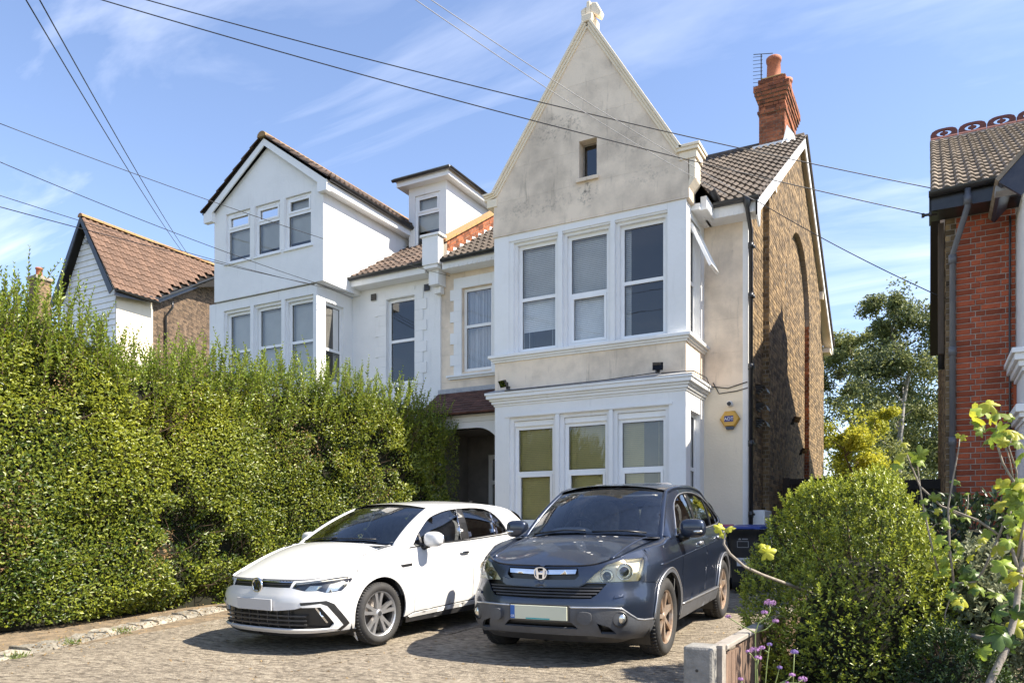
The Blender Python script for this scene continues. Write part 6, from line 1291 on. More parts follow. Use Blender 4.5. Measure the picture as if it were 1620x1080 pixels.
    db = MB(); db.prism([(-.76, 1.18, .80), (-.76, 1.18, 1.07), (-.76, 1.5, 1.12), (-.76, 1.75, 1.10), (-.76, 1.86, .98), (-.76, 1.86, .75)], (1.52, 0, 0)); db.build('dashboard', 'dash', root, bevel=.03)
    db = blob((-.36, 1.66, 1.11), (.22, .16, .07), .7, 10); db.build('instrument_hood', 'dash', root, True)
    MB().box(-.82, .82, 1.2, 3.7, .46, .52).build('cabin_floor', 'trim_black', root)
    for m in (1, -1): MB().box(min(m * .80, m * .82), max(m * .80, m * .82), 1.3, 4.1, .5, 1.06).build('door_card', 'dash', root)
    for y in (-.37, .37): seat(root, y, 2.25, .80); seat(root, y, 3.05, .82, .55)
    steering(root, -.37, 1.90, 1.10)
    gridp(lambda x, w: g.roof(x, w) + np.array([0, 0, -.03]), (2.0, 3.8), (-.97, .97), 'headlining', 'cabin_grey', root, 8, 8)
    for y in (-.30, .34):
        p = g.screen(.90, y / .62) + np.array([.10, 0, -.035]); MB().box(y - .19, y + .19, float(p[0]) - .07, float(p[0]) + .07, float(p[2]) - .012, float(p[2]) + .005).build('sun_visor', 'visor', root, bevel=.005)
    p = g.screen(.84, 0.) + np.array([.08, 0, -.04]); blob((0, float(p[0]), float(p[2])), (.11, .02, .035), .6, 8).build('rear_view_mirror', 'trim_black', root, True)
    return root
build_golf(); build_crv()
# ================================================================ vegetation
def leaf_mat(name, dark, light, rough=.42, trans=.28, spec=.5):
    m = bpy.data.materials.new(name); m.use_nodes = True; t = m.node_tree; N = t.nodes; L = t.links; b = N['Principled BSDF']
    a = N.new('ShaderNodeAttribute'); a.attribute_name = 'lcol'; mi = N.new('ShaderNodeMix'); mi.data_type = 'RGBA'; mi.inputs['A'].default_value = (*dark, 1); mi.inputs['B'].default_value = (*light, 1); L.new(a.outputs['Fac'], mi.inputs['Factor'])
    L.new(mi.outputs['Result'], b.inputs['Base Color']); b.inputs['Roughness'].default_value = rough; b.inputs['Specular IOR Level'].default_value = spec
    hs = N.new('ShaderNodeHueSaturation'); hs.inputs['Value'].default_value = 1.5; hs.inputs['Hue'].default_value = .485; L.new(mi.outputs['Result'], hs.inputs['Color'])
    tr = N.new('ShaderNodeBsdfTranslucent'); L.new(hs.outputs[0], tr.inputs['Color']); ms = N.new('ShaderNodeMixShader'); ms.inputs[0].default_value = trans
    L.new(b.outputs[0], ms.inputs[1]); L.new(tr.outputs[0], ms.inputs[2]); L.new(ms.outputs[0], N['Material Output'].inputs[0]); MATS[name] = m; return m
leaf_mat('privet', (.040, .078, .012), (.335, .365, .035), .36, .32)
leaf_mat('privet_young', (.065, .12, .018), (.25, .32, .04), .34, .34)
leaf_mat('bush_leaf', (.026, .055, .016), (.35, .41, .045), .36, .28)
leaf_mat('birch_leaf', (.075, .105, .04), (.34, .37, .12), .5, .35)
leaf_mat('yellow_leaf', (.24, .27, .025), (.60, .58, .06), .5, .4)
leaf_mat('laurel_leaf', (.018, .036, .014), (.065, .095, .035), .35, .15)
leaf_mat('silver_leaf', (.10, .13, .07), (.26, .28, .16), .6, .2)
leaf_mat('dark_leaf', (.016, .034, .010), (.07, .115, .022), .4, .2)
pm('twig', (.12, .08, .05), .9, (.07, .048, .03), .8, 20); pm('bark', (.16, .13, .10), .9, (.08, .065, .05), .8, 14, .7, 40); pm('birch_bark', (.45, .43, .40), .8, (.10, .09, .08), .8, 8, .4, 30)
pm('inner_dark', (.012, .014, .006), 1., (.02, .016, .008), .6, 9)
def unit(v): return v / (np.linalg.norm(v, axis=-1, keepdims=True) + 1e-12)
def wave3(P, k, seed):
    """smooth pseudo-noise: a sum of random sinusoids, about -1..1"""
    r = np.random.default_rng(seed); o = np.zeros(len(P))
    for i in range(9): d = unit(r.normal(size=3)) * k * r.uniform(.5, 2.); o += np.sin(P @ d + r.uniform(0, 6.28))
    return o / 3.6
def leaves(name, mat, par, P, D, Nn, ln, wd, col, fold=.25, curl=.12):
    """leaf-sized folded faces: base P, pointing along D, face normal about Nn"""
    D = unit(D); B = unit(np.cross(D, Nn)); N2 = np.cross(B, D); n = len(P); ln = np.broadcast_to(ln, n)[:, None]; wd = np.broadcast_to(wd, n)[:, None]
    tip = P + D * ln - N2 * ln * curl; mid = P + D * ln * .5
    V = np.stack([P, mid + B * wd * .5 + N2 * wd * fold, tip, mid - B * wd * .5 + N2 * wd * fold], 1).reshape(-1, 3)
    off = np.array(WL.get(par.name, (0, 0, 0)) if par else (0, 0, 0)); V = V - off
    i = np.arange(n) * 4; T = np.stack([np.stack([i, i + 1, i + 2], 1), np.stack([i, i + 2, i + 3], 1)], 1).reshape(-1, 3)
    me = bpy.data.meshes.new(name); me.vertices.add(len(V)); me.vertices.foreach_set('co', V.ravel().astype(np.float32)); me.loops.add(T.size); me.loops.foreach_set('vertex_index', T.ravel().astype(np.int32))
    me.polygons.add(len(T)); me.polygons.foreach_set('loop_start', np.arange(0, T.size, 3, dtype=np.int32)); me.update(calc_edges=True)
    at = me.attributes.new('lcol', 'FLOAT', 'FACE'); at.data.foreach_set('value', np.repeat(np.clip(col, 0, 1), 2).astype(np.float32)); me.materials.append(M[mat])
    o = bpy.data.objects.new(name, me); COL.objects.link(o)
    if par: o.parent = par; WL[o.name] = tuple(off)
    o['kind'] = 'stuff'; return o
def shoots(base, dirs, lens, spacing, ll, rng, lw=.42, spread=.85):
    """upright stems with leaves in opposite pairs; returns leaf arrays and stem paths"""
    P = []; D = []; N = []; T = []; st = []
    for b, d, L_ in zip(base, dirs, lens):
        d = d / np.linalg.norm(d); a = np.cross(d, rng.normal(size=3)); a /= np.linalg.norm(a); c = np.cross(d, a); bend = rng.normal(size=3) * .10 * L_
        n = max(3, int(L_ / spacing)); pts = []
        for k in range(n):
            t = (k + 1) / n; p = b + d * L_ * t + bend * t * t; pts.append(p); ax = a if k % 2 else c; s_ = 1 - .55 * max(0, t - .6) / .4
            for sg in (1, -1): P.append(p); D.append(ax * sg * spread * (1 - .5 * t) + d * (.55 + .5 * t) + rng.normal(size=3) * .15); N.append(d + rng.normal(size=3) * .2); T.append(t)
        st.append([b] + pts[::max(1, n // 3)])
    P, D, N, T = np.array(P), np.array(D), np.array(N), np.array(T); ll_ = ll * (1 - .45 * np.clip((T - .7) / .3, 0, 1)) * rng.uniform(.8, 1.15, len(T)); return P, D, N, T, ll_, st
# ---------------------------------------------------------------- the long privet hedge
HG = thing('hedge', 'tall long privet hedge with unclipped shoots along its top, beside the white hatchback', 'hedge', (-9.8, 7.5, .05))
fx = pchip([1.2, 3, 4.85, 6.7, 8.9, 10.6, 11.6, 12.9], [-9.25, -9.2, -9.12, -9.25, -9.15, -8.55, -8.3, -8.15]); ft = pchip([1.2, 5.6, 6.2, 6.8, 8, 10, 11.6, 12.9], [3.62, 3.76, 3.62, 3.46, 3.62, 3.70, 3.60, 3.45])
rg = np.random.default_rng(11)
def hedge_face(n, ymin=1.2, ymax=12.85):
    y = rg.uniform(ymin, ymax, n); t = rg.uniform(0, 1, n); zt_ = ft(y); z = .10 + t * (zt_ - .12); x = fx(y)
    P = np.stack([x, y, z], 1); bul = .13 * wave3(P, 2.2, 1) + .06 * wave3(P, 6, 2) + .16 * np.sin(np.clip(t, 0, 1) * math.pi) - .05; round_ = .28 * np.clip((t - .86) / .14, 0, 1) ** 2; endr = .5 * np.clip((y - 12.35) / .5, 0, 1) ** 2; foot = .18 * np.clip((.10 - t) / .10, 0, 1)
    P[:, 0] += bul - round_ - endr - foot; return P, t
P, t = hedge_face(120000); hole = wave3(P, 3.2, 5) + .5 * wave3(P, 9, 6); dep = rg.exponential(.085, len(P)) + np.clip(hole - .60, 0, 1) * .60; P[:, 0] -= dep
keep = rg.uniform(size=len(P)) < np.clip(1.25 - .75 * np.clip(hole - .5, 0, 1.4), .12, 1); P = P[keep]; dep = dep[keep]; t = t[keep]
D = np.stack([rg.uniform(.05, 1, len(P)), rg.normal(size=len(P)) * .75, rg.normal(size=len(P)) * .55 + .35], 1); N_ = np.stack([rg.uniform(.4, 1.2, len(P)), rg.normal(size=len(P)) * .45, rg.uniform(.3, 1.2, len(P))], 1)
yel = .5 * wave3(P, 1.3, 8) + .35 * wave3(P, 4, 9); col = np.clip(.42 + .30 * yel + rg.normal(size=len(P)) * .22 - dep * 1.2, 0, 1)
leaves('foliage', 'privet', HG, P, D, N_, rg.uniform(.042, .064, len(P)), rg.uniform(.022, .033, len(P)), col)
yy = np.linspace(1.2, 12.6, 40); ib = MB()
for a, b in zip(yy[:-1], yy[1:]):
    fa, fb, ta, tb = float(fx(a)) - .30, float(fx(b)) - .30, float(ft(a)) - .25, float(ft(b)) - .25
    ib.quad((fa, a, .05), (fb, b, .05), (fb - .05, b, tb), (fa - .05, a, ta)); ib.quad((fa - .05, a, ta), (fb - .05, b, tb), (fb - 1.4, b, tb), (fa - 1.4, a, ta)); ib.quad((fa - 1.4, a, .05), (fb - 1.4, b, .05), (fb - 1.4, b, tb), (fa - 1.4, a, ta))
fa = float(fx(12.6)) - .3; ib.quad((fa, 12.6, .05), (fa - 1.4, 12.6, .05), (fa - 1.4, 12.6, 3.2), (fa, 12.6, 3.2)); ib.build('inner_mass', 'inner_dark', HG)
leaf_mat('privet_dry', (.13, .075, .03), (.30, .19, .08), .7, .2)
Pd, td = hedge_face(26000); kd = (wave3(Pd, 2.6, 15) + .5 * wave3(Pd, 7, 16)) > .95; Pd = Pd[kd]; Pd[:, 0] -= rg.exponential(.06, len(Pd))
leaves('dry_leaves', 'privet_dry', HG, Pd, rg.normal(size=Pd.shape) + [.4, 0, .1], rg.normal(size=Pd.shape) * .6 + [.8, 0, .6], rg.uniform(.03, .05, len(Pd)), rg.uniform(.014, .022, len(Pd)), rg.uniform(0, 1, len(Pd)))
# top and far-end leaves
n = 26000; y = rg.uniform(1.2, 12.7, n); xq = rg.uniform(.1, 1.45, n); P = np.stack([fx(y) - xq, y, ft(y) - .06 + .0 * y], 1); P[:, 2] += .10 * wave3(P, 3, 3) - rg.exponential(.06, n)
D = rg.normal(size=(n, 3)) * .6 + [0.1, 0, .8]; leaves('top_foliage', 'privet_young', HG, P, D, rg.normal(size=(n, 3)) * .5 + [.3, 0, .8], rg.uniform(.035, .055, n), rg.uniform(.017, .026, n), .45 + .25 * rg.normal(size=n))
n = 9000; P = np.stack([fx(12.6) - rg.uniform(-.05, 1.4, n), 12.62 + rg.exponential(.06, n) * -1 + .25, rg.uniform(.1, 3.4, n)], 1); leaves('end_foliage', 'privet', HG, P, rg.normal(size=(n, 3)) + [0, .6, .3], rg.normal(size=(n, 3)) + [0, 1, .4], .042, .02, .4 + .2 * rg.normal(size=n))
# unclipped shoots
ns = 1050; y = rg.uniform(1.4, 12.75, ns); xq = rg.uniform(.02, 1.35, ns) ** 1.1; near = y < 6.35
base = np.stack([fx(y) - xq, y, ft(y) - .12], 1); L_ = np.where(near, rg.uniform(.32, .88, ns), rg.uniform(.25, .72, ns) * (1 - .30 * np.clip((y - 11.2) / 1.4, 0, 1))); L_ *= np.where((y > 6.3) & (y < 7.4), .88, 1)
front = rg.uniform(size=ns) < .42; base[front, 0] = fx(y[front]) + rg.uniform(-.22, .06, front.sum()); base[front, 2] -= rg.uniform(.0, .75, front.sum())
dirs = np.stack([rg.normal(size=ns) * .16 + np.where(front, .22, .03), rg.normal(size=ns) * .16, np.ones(ns)], 1)
P, D, N_, T, ll, st = shoots(base, dirs, L_, .042, .068, rg)
leaves('shoot_leaves', 'privet_young', HG, P, D, N_, ll, ll * .48, .42 + .30 * T + .18 * rg.normal(size=len(P)))
sm_ = MB()
for p in st: sm_.tube(p, [.005] + [.0035] * (len(p) - 2) + [.002], 4, False)
sm_.build('shoot_stems', 'twig', HG, kind='stuff')
tw = MB()
for k in range(900):
    y = rg.uniform(3.2, 12.4); z = rg.uniform(.25, 3.2); p0 = np.array([float(fx(y)) - .30, y, z]); hh_ = wave3(p0[None], 3.2, 5)[0]
    if hh_ < .15 and rg.uniform() < .7: continue
    d = np.array([rg.uniform(.2, .45), rg.normal() * .22, rg.uniform(.0, .40)]); tw.tube([p0, p0 + d * .5 + rg.normal(size=3) * .03, p0 + d], [.008, .006, .003], 4, False)
tw.build('bare_twigs', 'twig', HG, kind='stuff')
# ---------------------------------------------------------------- round evergreen bush at the right
def bush(name, label, cat, c, r, mat, n, ll, tips=0, tipmat=None, seed=3, zmin=.05, lumps=.10, group=None, stems=True):
    rr = np.random.default_rng(seed); root = thing(name, label, cat, (c[0], c[1], gz(c[1])), group=group); c = np.array(c, float); r = np.array(r, float)
    u = unit(rr.normal(size=(n, 3))); f = 1 + lumps * wave3(u * 1.0, 3.2, seed) + lumps * .5 * wave3(u, 8, seed + 1); dep = rr.exponential(.09, n); P = c + u * r * (f * (1 - dep))[:, None]; k = P[:, 2] > zmin; P, u, dep = P[k], u[k], dep[k]
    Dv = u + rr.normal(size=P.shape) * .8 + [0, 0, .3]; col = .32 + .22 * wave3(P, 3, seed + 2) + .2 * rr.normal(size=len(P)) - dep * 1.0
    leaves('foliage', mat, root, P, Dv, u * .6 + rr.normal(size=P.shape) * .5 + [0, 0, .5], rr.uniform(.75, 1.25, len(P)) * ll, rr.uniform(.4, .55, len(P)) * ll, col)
    if tips:
        v = unit(rr.normal(size=(tips, 3)) + [0, 0, .35]); f = 1 + lumps * wave3(v, 3.2, seed) + lumps * .5 * wave3(v, 8, seed + 1); q = c + v * r * f[:, None]; q = q[q[:, 2] > zmin + .02]; v = unit(q - c)
        Pp, Dd, Nn_, T, l2, st = shoots(q - v * .04, v * .7 + rr.normal(size=v.shape) * .25 + [0, 0, .55], rr.uniform(.05, .13, len(q)), .016, ll * 1.05, rr, spread=1.1)
        leaves('tip_leaves', tipmat or mat, root, Pp, Dd, Nn_, l2, l2 * .46, .38 + .55 * T + .15 * rr.normal(size=len(T)))
    if stems:
        sb = MB()
        for k in range(26):
            v = unit(rr.normal(size=3) + [0, 0, .6]); sb.tube([(c[0] + v[0] * .06, c[1] + v[1] * .06, gz(c[1]) - .02), tuple(c + v * r * .45), tuple(c + v * r * .92)], [.018, .012, .004], 5, False)
        sb.build('stems', 'twig', root, kind='stuff')
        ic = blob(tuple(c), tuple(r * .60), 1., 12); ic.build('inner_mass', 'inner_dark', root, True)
    return root
bush('round_bush', 'big rounded evergreen bush with bright yellow green tips beside the low fence', 'bush', (-.46, 6.45, .16), (.80, .80, 1.40), 'bush_leaf', 38000, .035, 2400, None, 21, -.05, .13)
bush('laurel_bush', 'low dark glossy laurel below the red brick house', 'bush', (.42, 9.3, .75), (.85, .55, .80), 'laurel_leaf', 3800, .095, 0, None, 22, .1, .12)
bush('laurel_bush', 'dark green shrub under the right edge, behind the fig trunk', 'bush', (1.25, 8.2, .55), (.7, .6, .62), 'dark_leaf', 6000, .055, 0, None, 23, .1, .12)
bush('grey_shrub', 'small silvery grey shrub between the round bush and the fig trunk', 'shrub', (.36, 6.30, .42), (.34, .34, .55), 'silver_leaf', 5000, .055, 500, None, 24, -.05, .2)
bush('low_shrub', 'narrow leafy green shrub at the foot of the fig tree', 'shrub', (.12, 5.55, .22), (.30, .28, .34), 'dark_leaf', 5000, .030, 200, None, 25, -.05, .2)
# ---------------------------------------------------------------- trees behind
def tree(name, label, base, h, cr, mat, n, ll, seed, bark='bark', weep=0., group=None, crown0=.25):
    rr = np.random.default_rng(seed); root = thing(name, label, 'tree', base, group=group); b = np.array(base, float); tk = MB(); ends = []
    path = [b + [rr.normal() * .05 * k, rr.normal() * .05 * k, h * k / 7] for k in range(8)]; tk.tube(path, [h * .016 * (1 - .12 * k) for k in range(8)], 8)
    lm = MB()
    for k in range(46):
        t = rr.uniform(crown0, .98); p = b + (np.array(path[min(7, int(t * 7))]) - b) * 1; p = np.array([p[0], p[1], b[2] + h * t]); an = rr.uniform(0, 6.28); rad = cr * (1 - abs(t - .5) * .9) * rr.uniform(.55, 1.05)
        e = p + np.array([math.cos(an) * rad, math.sin(an) * rad, rad * (.55 - weep)]); m_ = (p + e) / 2 + [0, 0, rad * .18]; lm.tube([p, m_, e], [.05 * (1.1 - t), .03 * (1.1 - t), .01], 5, False); ends += [(m_, rad * .34), (e, rad * .36), (p * .25 + e * .75, rad * .34)]
    tk.build('trunk', bark, root, True); lm.build('limbs', bark, root, kind='stuff')
    ends.append((np.array(path[-1]), cr * .35)); per = n // len(ends); P = []; 
    for e, r_ in ends: P.append(e + unit(rr.normal(size=(per, 3))) * (rr.uniform(0, 1, per) ** .5 * r_)[:, None] * [1, 1, .8 + weep] - [0, 0, weep * r_ * .6])
    P = np.concatenate(P); P = P[P[:, 2] > b[2] + h * .12]; col = .38 + .22 * wave3(P, 1.1, seed + 4) + .2 * rr.normal(size=len(P))
    leaves('crown', mat, root, P, rr.normal(size=P.shape) + [0, 0, -.3 - weep], rr.normal(size=P.shape) + [0, 0, .5], rr.uniform(.7, 1.3, len(P)) * ll, ll * .6, col); return root
gb = .305
tree('birch_tree', 'pale trunked birch right behind the fence, between the two houses', (-1.1, 33, gb), 9.9, 2.3, 'birch_leaf', 24000, .13, 31, 'birch_bark', .25, 'trees behind the gardens', .12)
tree('birch_tree', 'tall birch touching the red brick house in the gap', (1.5, 35, gb), 10.4, 2.5, 'birch_leaf', 24000, .13, 32, 'birch_bark', .25, 'trees behind the gardens', .12)
tree('garden_tree', 'dark leafy tree beside the flank wall of the beige house', (-3.2, 37, gb), 9.3, 2.2, 'birch_leaf', 16000, .14, 33, 'bark', 0, 'trees behind the gardens', .1)
tree('garden_tree', 'darker tree filling the low gap behind the birches', (.2, 43, gb), 7.2, 3.6, 'dark_leaf', 20000, .16, 34, 'bark', 0, 'trees behind the gardens', .05)
tree('yellow_shrub', 'bright yellow green feathery shrub rising over the dark back fence', (-2.05, 25.5, gb), 4.45, 1.15, 'yellow_leaf', 13000, .10, 35, 'twig', .1, None, .25)
# ---------------------------------------------------------------- fig tree with large lobed leaves
leaf_var = []
pm('fig_leaf', (.20, .29, .035), .45, (.30, .36, .05), .8, 14, rnd=.3, trans=.4); pm('fig_leaf_dark', (.055, .105, .018), .42, (.09, .15, .03), .8, 14, rnd=.3, trans=.3); pm('fig_yellow', (.48, .47, .04), .45, (.40, .42, .05), .8, 14, rnd=.2, trans=.4); pm('fig_bark', (.30, .265, .22), .85, (.17, .145, .115), .8, 18, .5, 50)
def fig_mesh(seed, mat):
    rr = np.random.default_rng(seed); n = 40; out = []
    for i in range(n):
        a = math.pi * 2 * i / n; lob = .62 + .38 * abs(math.cos(2.5 * (a - math.pi / 2))) ** .8 if 0 <= 1 else 1
        r_ = lob * (.9 + .12 * rr.uniform()); base = -math.pi / 2; da = abs((a - base + math.pi) % (2 * math.pi) - math.pi)
        if da < .5: r_ *= .25 + .6 * da / .5
        out.append((r_ * .5 * math.cos(a), .42 + r_ * .5 * math.sin(a)))
    vs = [(0, .42, .05)] + [(x, y_, -.30 * abs(x) * rr.uniform(.5, 1.4) - .75 * (y_ - .42) ** 2 + rr.normal() * .02) for x, y_ in out] + [(x * .5, .42 + (y_ - .42) * .5, .035 - .10 * abs(x)) for x, y_ in out]
    fs = [(0, n + 1 + i, n + 1 + (i + 1) % n) for i in range(n)] + [(n + 1 + i, 1 + i, 1 + (i + 1) % n, n + 1 + (i + 1) % n) for i in range(n)]
    me = bpy.data.meshes.new('leaf'); me.from_pydata(vs, [], fs); me.update(); me.polygons.foreach_set('use_smooth', [True] * len(fs)); me.materials.append(M[mat]); return me
LV = {m_: [fig_mesh(40 + k, m_) for k in range(4)] for m_ in ('fig_leaf', 'fig_leaf_dark', 'fig_yellow')}
fd_ = 4.7
FT = thing('fig_tree', 'young fig tree with big lobed yellow green leaves at the right edge', 'tree', tuple(atD(1572, 1120, 4.5)))
def z8(x, y, D=fd_): return atD(1400 + x / 2.25, 600 + y / 2.25, D)
def limb(pts, r0, r1, name='branch', dz=0):
    P = [z8(x, y, fd_ + d) for x, y, d in pts]; n = len(P); MB().tube(P, [.64 * (r0 + (r1 - r0) * k / (n - 1)) for k in range(n)], 7).build(name, 'fig_bark', FT, True)
limb([(350, 1130, -.2), (375, 1075, -.2), (430, 960, -.15), (465, 830, -.1), (480, 700, -.05), (490, 620, 0), (500, 520, 0)], .038, .022, 'trunk')
limb([(480, 700, -.05), (440, 560, .05), (445, 460, .1), (457, 360, .1), (420, 300, .12), (400, 235, .15), (395, 150, .15)], .018, .008)
limb([(457, 360, .1), (445, 290, .1), (430, 235, .1)], .009, .005); limb([(465, 420, .1), (470, 330, .05), (440, 240, .05), (455, 200, .05)], .010, .005)
limb([(410, 555, .1), (330, 500, .2), (200, 450, .3), (125, 380, .3), (95, 310, .3), (78, 265, .3)], .013, .006)
limb([(190, 690, .3), (155, 540, .3), (130, 420, .3), (115, 300, .3), (108, 275, .3)], .010, .005)
limb([(245, 725, .25), (230, 600, .25), (225, 450, .25), (245, 340, .22), (262, 250, .2), (266, 212, .2)], .012, .005)
limb([(480, 720, 0), (400, 570, .1), (350, 680, .2), (320, 720, .25), (245, 725, .25)][1:] , .012, .010); limb([(440, 470, .1), (400, 570, .1)], .012, .012)
limb([(240, 470, .25), (285, 490, .25), (296, 440, .25), (296, 405, .25)], .008, .004); limb([(155, 540, .3), (180, 515, .3), (215, 510, .3)], .006, .003); limb([(250, 725, .25), (215, 830, .3), (212, 870, .3)], .008, .004)
limb([(470, 640, 0), (500, 470, -.05), (505, 420, -.05)], .012, .006)
# low branch reaching left through the bush
lb = [(1560, 1010, 4.7), (1450, 985, 5.6), (1330, 955, 6.0), (1250, 925, 5.6), (1207, 909, 5.2), (1178, 896, 5.0), (1155, 876, 5.0), (1145, 860, 5.0), (1147, 842, 5.0)]
MB().tube([atD(*q) for q in lb], [.016, .015, .013, .012, .010, .009, .009, .008, .006], 7).build('branch', 'fig_bark', FT, True)
def put_leaf(p, size, mat, up=.3, aim=None):
    me = random.choice(LV[mat]); nrm = Vector((random.gauss(-.1, .45), random.gauss(-.55, .35), random.gauss(.45, .35))).normalized(); dr = Vector((random.gauss(0, .7), random.gauss(0, .3), random.gauss(-.15, .6))); dr = (dr - nrm * dr.dot(nrm)).normalized(); rt_ = dr.cross(nrm)
    mt = Matrix((rt_, dr, nrm)).transposed().to_4x4(); mt.translation = p - dr * size * .42; sc_ = Matrix.Diagonal((size * random.uniform(.85, 1.1), size, size, 1)); inst('leaf', me, FT, mt @ sc_)
FLV = [(318, 130, 62), (345, 108, 50), (375, 92, 46), (408, 125, 56), (405, 190, 56), (440, 185, 42), (385, 215, 44), (465, 195, 44), (472, 225, 40), (476, 278, 46), (45, 275, 48), (40, 300, 36), (120, 268, 48), (128, 290, 32), (72, 230, 24), (278, 206, 22), (262, 200, 16), (255, 362, 30), (180, 416, 28), (140, 430, 24), (240, 458, 26), (285, 492, 34), (300, 470, 20), (430, 390, 44), (412, 440, 50), (445, 455, 34), (455, 530, 44), (365, 540, 38), (402, 600, 48), (438, 575, 40), (480, 612, 44), (420, 660, 58), (470, 655, 44), (460, 772, 48), (396, 762, 50), (345, 965, 44), (470, 880, 54), (200, 570, 34), (190, 622, 34), (215, 600, 24), (262, 622, 32), (282, 672, 40), (300, 700, 44), (318, 690, 38), (335, 748, 40), (312, 745, 30), (270, 785, 48), (255, 800, 34), (240, 765, 30), (135, 482, 26), (222, 505, 26), (240, 480, 24), (178, 692, 22), (486, 722, 44), (490, 560, 46), (495, 480, 44), (450, 500, 36), (215, 520, 24), (190, 470, 20), (250, 585, 26), (160, 665, 24), (490, 400, 46), (480, 440, 40), (500, 690, 50), (495, 800, 50), (290, 405, 16)]
FLV += [(random.gauss(465, 28), random.uniform(360, 720), random.uniform(26, 46)) for _ in range(26)] + [(random.gauss(260, 40), random.uniform(560, 800), random.uniform(18, 34)) for _ in range(14)] + [(random.gauss(400, 36), random.uniform(90, 230), random.uniform(26, 48)) for _ in range(8)]
for x, y, s_ in FLV: put_leaf(z8(x, y, fd_ + (.25 if x < 340 else random.uniform(-.15, .15))), s_ / 2.25 * fd_ / 1219 * 1.62, 'fig_leaf_dark' if (y > 640 and random.random() < .55) else ('fig_yellow' if random.random() < .3 else 'fig_leaf'))
for x, y, s_ in ((400, 825, 66), (410, 910, 90), (385, 880, 60), (440, 940, 60), (470, 830, 50)): put_leaf(z8(x, y, fd_ - .15), s_ / 2.25 * fd_ / 1219 * 1.3, 'fig_leaf_dark')
for x, y, s_ in ((1139, 836, 17), (1153, 835, 18), (1213, 873, 24), (1143, 845, 10), (1206, 862, 12)): put_leaf(atD(x, y, 5.0), s_ * 5.0 / 1219 * 1.3, 'fig_yellow')
# ---------------------------------------------------------------- purple verbena
pm('verbena_stem', (.16, .22, .06), .6, (.22, .24, .10), .6, 9); pm('verbena_flower', (.36, .17, .42), .6, (.52, .30, .52), .8, 60, rnd=.25, trans=.2); pm('verbena_deep', (.20, .13, .42), .6, (.34, .24, .52), .8, 60, rnd=.25, trans=.2)
def z7(x, y, D): return atD(1080 + x / 6, 900 + y / 6, D)
def head(par, c, r_, mat):
    rr = random; mb = MB(); n = int(26 + r_ * 900)
    for k in range(n):
        v = Vector((rr.gauss(0, 1), rr.gauss(0, 1), rr.gauss(.25, .6))).normalized(); p = c + Vector((v.x * r_, v.y * r_, v.z * r_ * .62)); a = v.orthogonal().normalized(); b = v.cross(a); q = .0048 + .002 * rr.random()
        ring_ = []
        for i in range(10): rad = q if i % 2 == 0 else q * .5; ring_.append(p + a * math.cos(i * math.pi / 5) * rad + b * math.sin(i * math.pi / 5) * rad + v * (.001 if i % 2 == 0 else 0))
        mb.add([p + v * .0005] + ring_, [(0, i + 1, (i + 1) % 10 + 1) for i in range(10)]); 
        mb.add([c, p - v * .001 + a * .0008, p - v * .001 - a * .0008], [(0, 1, 2)])
    mb.build('flower_head', mat, par, kind='stuff')
def verbena(label, D, stems, heads):
    b0 = z7(*stems[0][0], D); r_ = thing('verbena_plant', label, 'flower', (b0.x, b0.y, .02), group='purple verbena by the low fence')
    for s_ in stems: P = [z7(x, y, D + random.uniform(-.01, .01)) for x, y in s_]; MB().tube(P, .0036, 6).build('stem', 'verbena_stem', r_, True)
    for x, y, q, m_ in heads: head(r_, z7(x, y, D), q / 6 * D / 1219, m_)
F1, F2 = 'verbena_flower', 'verbena_deep'
verbena('tallest purple verbena with a forked stem rising above the fence rail', 4.55, [[(690, 1500), (692, 1080), (690, 800), (690, 600), (720, 510), (800, 455), (830, 400), (828, 340)], [(690, 602), (560, 535), (455, 468), (440, 458)], [(700, 600), (790, 570), (850, 515), (875, 498)], [(812, 440), (790, 425), (775, 412)]], [(827, 318, 56, F1), (775, 407, 30, F1), (432, 450, 28, F1), (882, 490, 30, F1)])
verbena('purple verbena cluster in front of the fence boards', 4.45, [[(720, 1500), (712, 1080), (705, 930), (690, 790)], [(706, 950), (716, 850)], [(700, 880), (650, 810), (620, 782)], [(706, 930), (740, 780), (750, 750)]], [(680, 765, 46, F1), (618, 778, 20, F1), (752, 743, 28, F1), (715, 838, 36, F1)])
verbena('slim verbena with one violet head beside the end of the fence', 4.7, [[(770, 1500), (785, 1080), (800, 900), (815, 780), (825, 720)], [(815, 790), (775, 765)]], [(825, 712, 24, F2)])
verbena('verbena with a violet head set against the round bush', 4.75, [[(1040, 1500), (1050, 1000), (1060, 790)]], [(1060, 782, 38, F2)])
verbena('small violet verbena low in front of the round bush', 4.7, [[(860, 1500), (880, 1075), (915, 950), (920, 935)]], [(920, 930, 24, F2)])
verbena('verbena at the bottom edge with two mauve heads near the bush', 4.5, [[(850, 1300), (900, 1090), (1000, 1045), (1040, 1005)], [(940, 1075), (1100, 1075), (1140, 1045)]], [(1040, 1000, 28, F1), (1140, 1040, 42, F1), (990, 1075, 18, F1)])
verbena('lowest verbena, its mauve head just above the bottom edge', 4.4, [[(560, 1400), (575, 1120), (552, 1045)]], [(550, 1040, 24, F1)])
